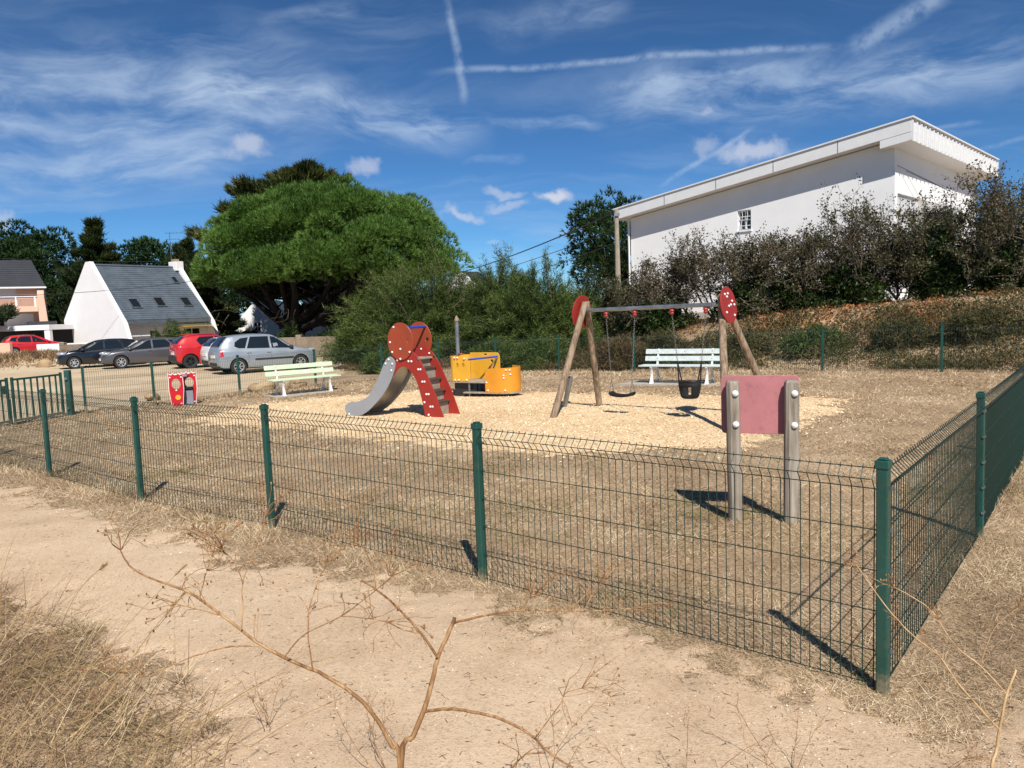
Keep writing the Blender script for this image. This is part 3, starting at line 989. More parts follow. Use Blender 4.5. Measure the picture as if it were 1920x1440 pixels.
gate_leaf((-10.98, 16.72), (-11.22, 15.25), 'left green barred gate leaf with a grey lock box', True)
gate_leaf((-10.62, 18.12), (-10.95, 16.79), 'right green barred gate leaf hung on the rusty post', False)
gp = empty('gate_post', (-10.56, 18.28, gzs(-10.56, 18.28)))
tag(gp, 'rusty green square gate post with hinges beside the barred gate', 'gate post')
MB().box((-0.06, -0.06, -0.3), (0.06, 0.06, 1.08)).build('post', M['rustpost'], gp, bevel=0.006)
for z in (0.15, 0.85):
    MB().box((-0.03, -0.10, z), (0.03, -0.061, z + 0.06)).build('hinge', M['galv'], gp, bevel=0.004)
gp2 = empty('gate_post', (-11.26, 15.14, gzs(-11.2, 15.2)))
tag(gp2, 'green square gate post at the far left end of the gate', 'gate post')
MB().box((-0.06, -0.06, -0.3), (0.06, 0.06, 1.08)).build('post', M['green'], gp2, bevel=0.006)

# ================================================================ buildings
def frame(o, ux):
    ux = Vector((ux[0], ux[1], 0)).normalized()
    uy = Vector((-ux.y, ux.x, 0))
    return Matrix(((ux.x, uy.x, 0, o[0]), (ux.y, uy.y, 0, o[1]), (0, 0, 1, o[2]), (0, 0, 0, 1)))


def wall_openings(mb, w, h_fn, rects, t, F, y0=0.0):
    """wall in local x (0..w), z (0..h), outer face at y=y0, thickness t going +y, rectangular openings left out"""
    xs = sorted(set([0, w] + [r[0] for r in rects] + [r[1] for r in rects]))
    for i in range(len(xs) - 1):
        a, b = xs[i], xs[i + 1]
        cuts = sorted([(r[2], r[3]) for r in rects if r[0] <= a + 1e-6 and r[1] >= b - 1e-6])
        z = 0.0
        segs = []
        for c0, c1 in cuts:
            if c0 > z: segs.append((z, c0))
            z = c1
        segs.append((z, None))
        for s0, s1 in segs:
            ta = h_fn(a) if s1 is None else s1
            tb = h_fn(b) if s1 is None else s1
            p = [(a, y0, s0), (b, y0, s0), (b, y0 + t, s0), (a, y0 + t, s0), (a, y0, ta), (b, y0, tb), (b, y0 + t, tb), (a, y0 + t, ta)]
            mb.hexa([F @ Vector(q) for q in p])


def white_building():
    # local x runs from the near corner along the long side wall to the far left end, local -y... faces the viewer
    c = Vector((15.24, 30.6, 0))
    ux = Vector((-0.72, 0.69, 0)).normalized()          # along the side wall
    root = empty('white_building', (c.x, c.y, 1.6))
    tag(root, 'big white rendered building with a sloping flat roof behind the shrubs', 'building')
    F = Matrix(((ux.x, -ux.y * -1, 0, 0), (ux.y, -ux.x, 0, 0), (0, 0, 1, 0), (0, 0, 0, 1)))
    # F maps local (x along side wall, y into the building, z up)
    ix = Vector((0.69, 0.72, 0)).normalized()
    F = Matrix(((ux.x, ix.x, 0, 0), (ux.y, ix.y, 0, 0), (0, 0, 1, 0), (0, 0, 0, 1)))
    Lw, Dp = 12.45, 12.5
    def top(x): return 6.42 - 1.62 * x / Lw
    mb = MB()
    win = (6.0, 6.64, 3.62, 4.5)
    wall_openings(mb, Lw, top, [win], 0.3, F)
    side = mb.build('side_wall', M['render_white'], root)
    # small barred window
    wo = MB().box((win[0], 0.2, win[2]), (win[1], 0.22, win[3]), F).build('window', M['glass'], root)
    fr = MB()
    for x in (win[0], (win[0] + win[1]) / 2 - 0.02, win[1] - 0.05): fr.box((x, 0.13, win[2]), (x + 0.05, 0.195, win[3]), F)
    for z in (win[2], win[3] - 0.05, 4.05): fr.box((win[0], 0.125, z), (win[1], 0.196, z + 0.05), F)
    fr.build('window_frame', M['metal_white'], wo)
    gr = MB()
    for z in (3.80, 4.20): gr.box((win[0], 0.03, z), (win[1], 0.05, z + 0.03), F)
    for x in (6.2, 6.45): gr.tube([F @ Vector((x + 0.03 * math.sin(k), 0.04, 3.66 + 0.13 * k)) for k in range(7)], 0.014, 5)
    gr.build('window_grille', M['metal_white'], wo)
    MB().box((win[0] - 0.05, -0.06, win[2] - 0.07), (win[1] + 0.05, 0.12, win[2] - 0.003), F).build('window_sill', M['render_white'], wo)
    # front facade: solid below, recessed balcony at the right
    f2 = MB()
    fd = [((0.35, -0.0), (Dp, -0.0))]
    G = Matrix(((ix.x, ux.x, 0, 0), (ix.y, ux.y, 0, 0), (0, 0, 1, 0), (0, 0, 0, 1)))   # x along the front, y into the building
    wall_openings(f2, Dp - 0.302, lambda x: 6.42, [(0.05, 9.2, 2.3, 4.45)], 0.3, G @ Matrix.Translation((0.302, 0, 0)), 0.0)
    f2.build('front_wall', M['render_white'], root)
    MB().box((0.3, 1.6, 2.3), (9.5, 1.75, 4.4), G).build('balcony_back_wall', M['render_white'], root)
    bw = MB().box((1.6, 1.5, 2.4), (4.6, 1.595, 4.2), G).build('balcony_window', M['glass'], root)
    fb = MB()
    for x in (1.55, 3.05, 4.55): fb.box((x, 1.47, 2.35), (x + 0.08, 1.598, 4.25), G)
    fb.box((1.63, 1.475, 4.17), (4.55, 1.597, 4.25), G)
    fb.build('window_frame', M['metal_white'], bw)
    MB().box((0.3, 0.31, 4.452), (9.5, 1.6, 4.6), G).build('balcony_ceiling', M['render_white'], root)
    MB().box((0.3, -0.9, 2.1), (9.5, 1.6, 2.298), G).build('balcony_floor', M['render_white'], root)
    for i in range(16):
        x = 0.34 + i * 0.19
        MB().box((x, 0.08, 2.31), (x + 0.05, 0.14, 4.44), G).build('slat', M['metal_white'], root)
    # roof slab, sloping along the side wall, with deep white fascia
    ov = 0.75
    def rz(x): return 7.0 - 1.62 * x / Lw
    x0, x1, y0, y1 = -ov, Lw + 0.55, -0.62, Dp + 0.6
    th = 0.62
    def slab(mb, xa, xb, ya, yb, dz0, dz1):
        p = [(xa, ya, rz(xa) + dz0), (xb, ya, rz(xb) + dz0), (xb, yb, rz(xb) + dz0), (xa, yb, rz(xa) + dz0),
             (xa, ya, rz(xa) + dz1), (xb, ya, rz(xb) + dz1), (xb, yb, rz(xb) + dz1), (xa, yb, rz(xa) + dz1)]
        mb.hexa([F @ Vector(q) for q in p])
    r = MB(); slab(r, x0, x1, y0, y1, -0.55, -0.06); ro = r.build('roof', M['metal_white'], root)
    cp = MB(); slab(cp, x0 - 0.09, x1 + 0.04, y0 - 0.05, y1 + 0.04, -0.058, 0.0); cp.build('roof_edge', M['metal_white'], ro)
    # drop box under the front overhang
    bx = MB(); slab(bx, x0 + 0.002, 0.36, y0 + 0.01, y1 - 0.01, -0.86, -0.552); bx.build('soffit_box', M['metal_white'], ro)
    # ribbed sheet cladding on the front fascia, joints of the side fascia
    for i in range(26):
        y = y0 + 0.02 + i * (y1 - y0 - 0.1) / 25
        if i < 25:
            vg = MB().hexa([F @ Vector(q) for q in [(x0 - 0.012, y + 0.12, rz(x0) - 0.125), (x0 - 0.003, y + 0.12, rz(x0) - 0.125), (x0 - 0.003, y + 0.44, rz(x0) - 0.125), (x0 - 0.012, y + 0.44, rz(x0) - 0.125), (x0 - 0.012, y + 0.12, rz(x0) - 0.07), (x0 - 0.003, y + 0.12, rz(x0) - 0.07), (x0 - 0.003, y + 0.44, rz(x0) - 0.07), (x0 - 0.012, y + 0.44, rz(x0) - 0.07)]])
            vg.build('vent_slot', M['galv'], ro)
        rb = MB()
        rb.hexa([F @ Vector(q) for q in [(x0 - 0.075, y, rz(x0) - 0.85), (x0 - 0.003, y, rz(x0) - 0.85), (x0 - 0.003, y + 0.06, rz(x0) - 0.85), (x0 - 0.075, y + 0.06, rz(x0) - 0.85),
                                         (x0 - 0.075, y, rz(x0) - 0.13), (x0 - 0.003, y, rz(x0) - 0.13), (x0 - 0.003, y + 0.06, rz(x0) - 0.13), (x0 - 0.075, y + 0.06, rz(x0) - 0.13)]])
        rb.build('cladding_rib', M['metal_white'], ro)
    for i in range(1, 5):
        x = x0 + i * 2.7
        j = MB(); slab(j, x, x + 0.03, y0 - 0.006, y0 - 0.0005, -0.54, -0.07); j.build('fascia_joint', M['galv'], ro)
    # gutter pipe at the low end, washing lines on the front
    MB().tube([F @ Vector((Lw + 0.06, -0.08, z)) for z in (0, 2, 4.7)], 0.05, 8).build('downpipe', M['metal_white'], root)
    for (a, b) in [((0.25, -0.03, 5.5), (3.6, -0.9, 4.75)), ((1.3, -0.03, 5.4), (4.6, -0.9, 4.7))]:
        MB().tube([G @ Vector(a), G @ Vector(b)], 0.012, 4).build('clothes_line', M['cable'], root)
    # plain remaining walls
    rw = MB(); rw.box((Lw - 0.3, 0.302, 0), (Lw, Dp, top(Lw)), F); rw.box((0.302, Dp - 0.3, 0), (Lw - 0.302, Dp, 5.0), F)
    rw.build('rear_wall', M['render_white'], root)
    MB().box((0, 0, -1.5), (Lw, Dp, -0.002), F).build('plinth', M['concrete'], root)


white_building()


def slate_courses(parent, mat, A, B, C, D_, rows, name='slate_course'):
    """overlapping courses of slates on a roof plane: A,B along the ridge, D_,C along the eave"""
    A, B, C, D_ = [np.array(p, float) for p in (A, B, C, D_)]
    n = unit(np.cross(B - A, D_ - A))
    if n[2] < 0: n = -n
    for i in range(rows):
        t0, t1 = i / rows, (i + 1.12) / rows
        p = [A + (D_ - A) * t0, B + (C - B) * t0, B + (C - B) * min(t1, 1), A + (D_ - A) * min(t1, 1)]
        mb = MB()
        up0, up1 = n * 0.004, n * 0.03
        mb.hexa([p[0] + up0 - n * 0.01, p[1] + up0 - n * 0.01, p[2] + up1 - n * 0.012, p[3] + up1 - n * 0.012, p[0] + up0, p[1] + up0, p[2] + up1, p[3] + up1])
        mb.build(name, mat, parent)


def a_frame_house():
    o = Vector((-31.04, 58.0, -0.3))
    root = empty('steep_roofed_house', o)
    tag(root, 'white house with a steep grey slate roof and white gable walls', 'house')
    r = Vector((3.93, 5.6, 0)); Lr = r.length; r.normalize()          # along the ridge
    g = Vector((r.y, -r.x, 0))                                        # towards the viewer's right, down the slate roof
    F = Matrix(((g.x, r.x, 0, 0), (g.y, r.y, 0, 0), (0, 0, 1, 0), (0, 0, 0, 1)))   # local x: down-slope, y: along ridge
    H = 7.05; W = 4.15; E = 2.85
    def gable(y, t, name):
        mb = MB()
        poly = [(-W + 0.15, 0), (-W + 0.15, 1.65), (-W - 0.15, 1.65), (-W - 0.15, E + 0.1), (-0.28, H + 0.12), (0.28, H + 0.12), (W + 0.25, E - 0.35), (W + 0.75, 1.2), (W + 0.75, 0)]
        n = len(poly)
        vs = [F @ Vector((p[0], y, p[1])) for p in poly] + [F @ Vector((p[0], y + t, p[1])) for p in poly]
        mb.add(vs, [tuple(range(n)), tuple(range(2 * n - 1, n - 1, -1))] + [(i, n + i, n + (i + 1) % n, (i + 1) % n) for i in range(n)])
        return mb.build(name, M['render_white'], root)
    gable(-0.25, 0.3, 'gable_wall'); gable(Lr - 0.05, 0.3, 'gable_wall')
    # roof slope and its slate courses
    y0, y1 = 0.052, Lr - 0.052
    rf = MB().hexa([F @ Vector(p) for p in [(0, y0, H - 0.45), (W + 0.2, y0, E - 0.4), (W + 0.2, y1, E - 0.4), (0, y1, H - 0.45), (0, y0, H - 0.15), (W + 0.2, y0, E - 0.12), (W + 0.2, y1, E - 0.12), (0, y1, H - 0.15)]]).build('roof', M['slate'], root)
    slate_courses(rf, M['slate'], F @ Vector((0, y0, H - 0.15)), F @ Vector((0, y1, H - 0.15)), F @ Vector((W + 0.2, y1, E - 0.12)), F @ Vector((W + 0.2, y0, E - 0.12)), 26)
    MB().hexa([F @ Vector(p) for p in [(-W, y0, E - 0.3), (0, y0, H - 0.5), (0, y1, H - 0.5), (-W, y1, E - 0.3), (-W, y0, E), (0, y0, H - 0.14), (0, y1, H - 0.14), (-W, y1, E)]]).build('rear_roof', M['slate'], root)
    MB().tube([F @ Vector((0, y0, H - 0.1)), F @ Vector((0, y1, H - 0.1))], 0.09, 8).build('ridge_tile', M['slate'], rf)
    # skylights
    sl = Vector((W + 0.2, 0, E - 0.12 - (H - 0.15))); slope = math.atan2(-(sl.z), sl.x)
    def sky(t, y, w, h):
        base = Vector((0, 0, H - 0.15)) + sl * t
        Q = F @ Matrix.Translation((base.x, y, base.z)) @ Matrix.Rotation(slope, 4, 'Y')
        s = MB()
        s.box((-h / 2, -w / 2, 0.03), (h / 2, -w / 2 + 0.07, 0.14), Q); s.box((-h / 2, w / 2 - 0.07, 0.03), (h / 2, w / 2, 0.14), Q)
        s.box((-h / 2, -w / 2 + 0.071, 0.03), (-h / 2 + 0.09, w / 2 - 0.071, 0.16), Q); s.box((h / 2 - 0.07, -w / 2 + 0.071, 0.03), (h / 2, w / 2 - 0.071, 0.13), Q)
        so = s.build('skylight', M['galv'], rf)
        MB().box((-h / 2 + 0.091, -w / 2 + 0.072, 0.04), (h / 2 - 0.071, w / 2 - 0.072, 0.10), Q).build('pane', M['glass'], so)
    sky(0.72, 1.35, 0.78, 1.0); sky(0.70, 3.35, 0.78, 1.0); sky(0.70, 5.55, 0.78, 1.0); sky(0.27, 5.9, 0.5, 0.75)
    # front wall under the eave
    FW = Matrix(((r.x, -g.x, 0, 0), (r.y, -g.y, 0, 0), (0, 0, 1, 0), (0, 0, 0, 1))) 
    FW.translation = (g * (W - 0.35))
    fw = MB(); ops = [(2.0, 2.75, 1.05, 1.95), (3.45, 4.1, 0.25, 1.95), (4.75, 6.2, 0.25, 2.0)]
    wall_openings(fw, Lr - 0.06, lambda x: 2.5, ops, 0.25, FW)
    fo = fw.build('front_wall', M['render_white'], root)
    for (a, b, c, d_) in ops:
        wn = MB().box((a, 0.14, c), (b, 0.16, d_), FW).build('window', M['glass'], root)
        fr = MB()
        for x in (a, (a + b) / 2 - 0.025, b - 0.05): fr.box((x, 0.08, c), (x + 0.05, 0.135, d_), FW)
        fr.box((a, 0.075, d_ - 0.06), (b, 0.134, d_), FW); fr.box((a, 0.076, c), (b, 0.134, c + 0.06), FW)
        fr.build('window_frame', M['metal_white'], wn)
    MB().box((4.3, -1.55, 2.12), (Lr - 0.1, -0.01, 2.16), FW @ Matrix.Translation((0, 0, 0)) ).build('awning', M['awning'], root)
    MB().box((0.01, -0.62, 2.18), (Lr - 0.06, -0.50, 2.30), FW).build('gutter', M['galv'], root)
    # chimney block and aerial on the far gable
    MB().box((-0.55, Lr - 0.3, H - 0.4), (0.55, Lr + 0.35, H + 0.35), F).build('chimney', M['render_white'], root, bevel=0.02)
    MB().box((-0.25, Lr - 0.2, H + 0.352), (0.2, Lr + 0.2, H + 0.55), F).build('chimney_pot', M['rock'], root)
    an = MB(); p = F @ Vector((-0.4, Lr - 0.1, H + 0.3))
    an.tube([p, p + Vector((0, 0, 2.5))], 0.025, 5)
    for z, l in ((2.4, 1.2), (1.9, 0.9)):
        an.tube([p + Vector((-0.3 * l, 0, z)), p + Vector((0.9 * l, 0, z - 0.02))], 0.018, 4)
        for k in range(5):
            q = p + Vector((-0.2 * l + 0.25 * l * k, 0, z)); an.tube([q + Vector((0, -0.2, 0)), q + Vector((0, 0.2, 0))], 0.01, 4)
    an.build('aerial', M['galv'], root)


a_frame_house()


def pink_house():
    root = empty('pink_house', (-38.9, 61.0, -0.3))
    tag(root, 'pale pink two storey house with dark slate roof at the picture edge', 'house')
    F = frame((0, 0, 0), (0.86, 0.5))
    x0, x1 = -11.0, 2.1
    G = F @ Matrix.Translation((x0, 0, 0))
    ops = [(1.0, 5.0, 3.9, 5.6), (5.2, 11.2, 3.9, 5.5), (6.8, 11.0, 2.05, 3.2)]
    w = MB(); wall_openings(w, x1 - x0, lambda x: 5.7 , [(5.2, 11.2, 4.3, 5.58), (5.4, 10.3, 2.7, 3.6)], 0.3, G); w.build('front_wall', M['pinkwall'], root)
    MB().hexa([F @ Vector(p) for p in [(x1 - 0.3, 0.302, 0), (x1, 0.302, 0), (x1, 8, 0), (x1 - 0.3, 8, 0), (x1 - 0.3, 0.302, 5.69), (x1, 0.302, 5.69), (x1, 8, 5.69), (x1 - 0.3, 8, 5.69)]]).build('side_wall', M['pinkwall'], root)
    # projecting balcony side wing, tapering
    MB().hexa([F @ Vector(p) for p in [(x1 - 0.5, -1.6, 0), (x1 + 0.25, -1.6, 0), (x1 + 0.25, -0.002, 0), (x1 - 0.5, -0.002, 0), (x1 - 0.5, -1.6, 4.9), (x1 - 0.05, -1.6, 4.9), (x1 - 0.05, -0.002, 5.6), (x1 - 0.5, -0.002, 5.6)]]).build('wing_wall', M['pinkwall'], root)
    MB().box((x0, -1.5, 3.72), (x1 - 0.52, -0.002, 4.08), F).build('balcony_slab', M['pinkwall'], root)
    for i in range(6):
        x = x1 - 1.85 - i * 1.25
        MB().box((x, -1.46, 4.14), (x + 1.1, -1.43, 4.74), F).build('balcony_panel', M['glasspink'], root)
        MB().box((x + 1.12, -1.5, 4.082), (x + 1.22, -1.4, 4.85), F).build('balcony_post', M['metal_white'], root)
    MB().box((x0, -1.5, 4.852), (x1 - 0.52, -1.4, 4.92), F).build('handrail', M['metal_white'], root)
    MB().box((x0 + 5.2, 0.12, 4.3), (x0 + 11.2, 0.16, 5.58), F).build('shutter', M['metal_white'], root)
    wn = MB().box((x0 + 5.4, 0.12, 2.7), (x0 + 10.3, 0.16, 3.6), F).build('window', M['glass'], root)
    fr = MB()
    for x in (5.4, 7.0, 8.6, 10.2): fr.box((x0 + x, 0.05, 2.7), (x0 + x + 0.1, 0.118, 3.6), F)
    fr.build('window_frame', M['metal_white'], wn)
    MB().box((x0 + 10.32, -0.05, 2.6), (x0 + 12.2, -0.003, 3.6), F).build('roller_shutter', M['metal_white'], root)
    rf = MB().hexa([F @ Vector(p) for p in [(x0, -0.5, 5.7), (x1 + 0.1, -0.5, 5.7), (x1 + 0.1, 8.4, 5.7), (x0, 8.4, 5.7), (x0, 1.6, 7.9), (x1 - 0.75, 1.6, 7.9), (x1 - 0.75, 6.2, 7.9), (x0, 6.2, 7.9)]]).build('roof', M['slate_dark'], root)
    slate_courses(rf, M['slate_dark'], F @ Vector((x0, 1.6, 7.9)), F @ Vector((x1 - 0.75, 1.6, 7.9)), F @ Vector((x1 + 0.1, -0.5, 5.7)), F @ Vector((x0, -0.5, 5.7)), 14)
    MB().box((x0, -0.62, 5.56), (x1 + 0.15, -0.505, 5.69), F).build('gutter', M['metal_white'], root)
    # white flat-roofed carport in front
    cp = empty('carport', (-36.6, 57.6, -0.3))
    tag(cp, 'white flat roofed carport in front of the pink house', 'carport')
    MB().box((-4.0, -1.4, 2.25), (3.1, 2.4, 2.62)).build('roof', M['render_white'], cp, bevel=0.01)
    for x in (-1.9, 2.7):
        MB().box((x, -1.35, 0), (x + 0.38, -1.0, 2.248)).build('pillar', M['render_white'], cp)
    MB().box((-4.0, 2.0, 0), (3.0, 2.2, 2.248)).build('rear_wall', M['dark'], cp)
    MB().box((0.5, 0.2, 2.625), (2.2, 1.2, 2.9)).build('roof_hatch', M['slate_dark'], cp)
    # low pink wall by the road
    pw = tag(MB().box((-46, 53.0, -0.4), (-34.4, 53.3, 1.15)).build('garden_wall', M['pinkwall'], None, bevel=0.01), 'low pale pink garden wall left of the far red car', 'wall')


pink_house()


def gable_house(name, o, rx, L, W, E, H, label, wins=(), roofmat='slate_dark'):
    root = empty(name, o)
    tag(root, label, 'house')
    F = frame((0, 0, 0), rx)            # local x across the gable, y away along the ridge
    mb = MB()
    poly = [(-W, 0), (W, 0), (W, E), (W * 0.45, H - 0.55), (0, H), (-W * 0.45, H - 0.55), (-W, E)]
    n = len(poly)
    vs = [F @ Vector((p[0], 0, p[1])) for p in poly] + [F @ Vector((p[0], 0.3, p[1])) for p in poly]
    mb.add(vs, [tuple(range(n)), tuple(range(2 * n - 1, n - 1, -1))] + [(i, n + i, n + (i + 1) % n, (i + 1) % n) for i in range(n)])
    mb.build('gable_wall', M['render_white'], root)
    mb = MB(); mb.box((-W, 0.302, 0), (-W + 0.3, L, E), F); mb.box((W - 0.3, 0.302, 0), (W, L, E), F); mb.build('side_wall', M['render_white'], root)
    for s in (-1, 1):
        mb = MB(); mb.hexa([F @ Vector(p) for p in [(0, 0.1, H - 0.12), (s * (W + 0.25), 0.1, E - 0.25), (s * (W + 0.25), L + 0.2, E - 0.25), (0, L + 0.2, H - 0.12), (0, 0.1, H + 0.02), (s * (W + 0.25), 0.1, E - 0.1), (s * (W + 0.25), L + 0.2, E - 0.1), (0, L + 0.2, H + 0.02)]])
        mb.build('roof', M[roofmat], root)
    for (x, z, w, h) in wins:
        wo = MB().box((x, -0.02, z), (x + w, -0.003, z + h), F).build('window', M['glass'], root)
        fr = MB(); fr.box((x + w / 2 - 0.04, -0.05, z), (x + w / 2 + 0.04, -0.021, z + h), F); fr.box((x, -0.049, z + h / 2 - 0.03), (x + w, -0.022, z + h / 2 + 0.03), F)
        fr.build('window_frame', M['metal_white'], wo)
    return root


gh = gable_house('gabled_house', (-23.4, 74, -0.6), (1, 0.12), 9, 2.7, 2.6, 4.75, 'white gabled house seen under the umbrella pine', wins=[(-1.0, 1.75, 0.55, 0.75), (1.25, 1.8, 0.55, 0.75)])
MB().hexa([Vector(p) for p in [(-5.6, -0.3, 0), (-2.72, -0.3, 0), (-2.72, 0, 0), (-5.6, 0, 0), (-5.6, -0.3, 1.5), (-2.72, -0.3, 3.1), (-2.72, 0, 3.1), (-5.6, 0, 1.5)]]).build('lean_to_wall', M['render_white'], gh)
gable_house('gabled_house', (-18.0, 70, -0.6), (0.75, -0.66), 7, 2.2, 2.4, 4.9, 'small white gabled house just right of the pine trunk', wins=[(-0.4, 1.6, 0.6, 0.8)], roofmat='slate')
gable_house('gabled_house', (-5.0, 80, -0.6), (0.8, -0.6), 3, 2.0, 5.6, 7.0, 'far house whose roof tip shows right of the big pine')

# garden wall behind the parked cars
gw = empty('garden_wall', (-26, 48.6, -0.25))
tag(gw, 'long grey brown garden wall behind the parked cars', 'wall')
wl = [(-29.0, 50.0), (-24.3, 49.0), (-18, 47.5), (-12.6, 46.0), (-5.0, 43.0)]
for i in range(len(wl) - 1):
    a, b = wl[i], wl[i + 1]
    MB().beam((a[0] + 26, a[1] - 48.6, 0.55), (b[0] + 26, b[1] - 48.6, 0.55), 0.25, 1.3).build('wall_panel', M['stonewall'], gw)
for i in range(9):
    t = i / 8 * 3.999; k = int(t); f = t - k
    x = wl[k][0] + (wl[k + 1][0] - wl[k][0]) * f + 26; y = wl[k][1] + (wl[k + 1][1] - wl[k][1]) * f - 48.6
    MB().box((x - 0.16, y - 0.2, -0.3), (x + 0.16, y + 0.2, 1.34)).build('wall_pillar', M['stonewall'], gw, bevel=0.03)
w2 = tag(MB().box((-33.3, 54.2, -0.4), (-28.6, 54.5, 0.95)).build('garden_wall', M['render_white'], None), 'low white garden wall below the steep gabled house', 'wall')

# utility pole and overhead lines
up = empty('utility_pole', (5.3, 37.4, 1.6))
tag(up, 'concrete utility pole at the left end of the white building', 'utility pole')
MB().tube([(0, 0, -0.5), (0, 0, 5.05)], [0.15, 0.10], 8).build('pole', M['pole'], up, sm=40)
MB().box((-0.13, -0.17, 4.72), (0.13, -0.09, 4.86)).build('cable_bracket', M['galv'], up)
def cable(a, b, sag, label, r=0.022):
    a = np.array(a, float); b = np.array(b, float)
    pts = [a + (b - a) * t - np.array([0, 0, sag * 4 * t * (1 - t)]) for t in np.linspace(0, 1, 16)]
    tag(MB().tube(pts, r, 4).build('overhead_cable', M['cable'], None), label, 'cable')
cable((5.2, 37.4, 6.5), (-9.0, 86, 6.0), 0.5, 'thick black cable running from the utility pole towards the big pine', 0.035)
cable((5.0, 37.4, 5.6), (-10.0, 90, 5.2), 0.4, 'thin upper cable between the pole and the far houses', 0.018)
cable((5.0, 37.4, 5.0), (-10.5, 92, 3.8), 0.4, 'thin lower cable between the pole and the far houses', 0.018)
cable((-46, 52, 5.0), (-16.0, 52, 5.4), 0.9, 'thin dark cable crossing in front of the slate roof', 0.016)
cable((-46, 52.4, 8.2), (-16.0, 52.4, 6.2), 0.6, 'thin dark cable crossing just below the roof ridge', 0.014)

# ================================================================ play equipment
from mathutils.geometry import tessellate_polygon


def plate(outer, holes, o, ux, uy, thick):
    """flat plate with real holes: outline and holes in 2D, thickness along ux x uy"""
    o = np.array(o, float); ux = np.array(ux, float); uy = np.array(uy, float)
    nn = unit(np.cross(ux, uy)) * thick
    loops = [outer] + list(holes)
    flat = [p for l in loops for p in l]
    tris = tessellate_polygon([[Vector((p[0], p[1], 0)) for p in l] for l in loops])
    vs = [o + ux * p[0] + uy * p[1] for p in flat]
    n = len(vs)
    vs = vs + [v + nn for v in vs]
    fs = []
    for t in tris:
        a, b, c = t
        A, B, C = flat[a], flat[b], flat[c]
        if (B[0] - A[0]) * (C[1] - A[1]) - (B[1] - A[1]) * (C[0] - A[0]) < 0: a, c = c, a
        fs.append((c, b, a)); fs.append((a + n, b + n, c + n))
    k = 0
    for l in loops:
        m = len(l)
        area = sum(l[i][0] * l[(i + 1) % m][1] - l[(i + 1) % m][0] * l[i][1] for i in range(m))
        for i in range(m):
            i0, i1 = k + i, k + (i + 1) % m
            fl = (area > 0) == (l is outer)
            fs.append((i0, i1, n + i1, n + i0) if fl else (i1, i0, n + i0, n + i1))
        k += m
    return MB().add(vs, fs)


def oval(cx, cy, rx, ry, n=28):
    return [(cx + rx * math.cos(2 * math.pi * i / n), cy + ry * math.sin(2 * math.pi * i / n)) for i in range(n)]


def spline(pts, per=5, closed=False):
    P = [np.array(p, float) for p in pts]; n = len(P); out = []
    rng = range(n if closed else n - 1)
    for i in rng:
        p0 = P[(i - 1) % n] if closed or i > 0 else P[0]
        p1 = P[i]; p2 = P[(i + 1) % n]
        p3 = P[(i + 2) % n] if closed or i + 2 < n else P[-1]
        for k in range(per):
            t = k / per
            out.append(tuple(0.5 * ((2 * p1) + (-p0 + p2) * t + (2 * p0 - 5 * p1 + 4 * p2 - p3) * t * t + (-p0 + 3 * p1 - 3 * p2 + p3) * t ** 3)))
    if not closed: out.append(tuple(P[-1]))
    return out


def bolt_mesh(r):
    mb = MB().lathe([(r, 0), (r * 0.95, r * 0.4), (r * 0.6, r * 0.75), (1e-6, r * 0.85)], (0, 0, 0), 10)
    me = bpy.data.meshes.new('bolt_cap')
    me.from_pydata(mb.v, [], mb.f); me.update(); smooth(me, 180)
    me.materials.append(M['white'])
    return me


BOLT = bolt_mesh(0.022)
BOLT_BIG = bolt_mesh(0.03)


def bolt(p, n, parent, me=None, name='bolt'):
    o = bpy.data.objects.new(name, me or BOLT)
    COL.objects.link(o)
    o.parent = parent
    o.location = p
    o.rotation_euler = Vector(n).to_track_quat('Z', 'Y').to_euler()
    return o


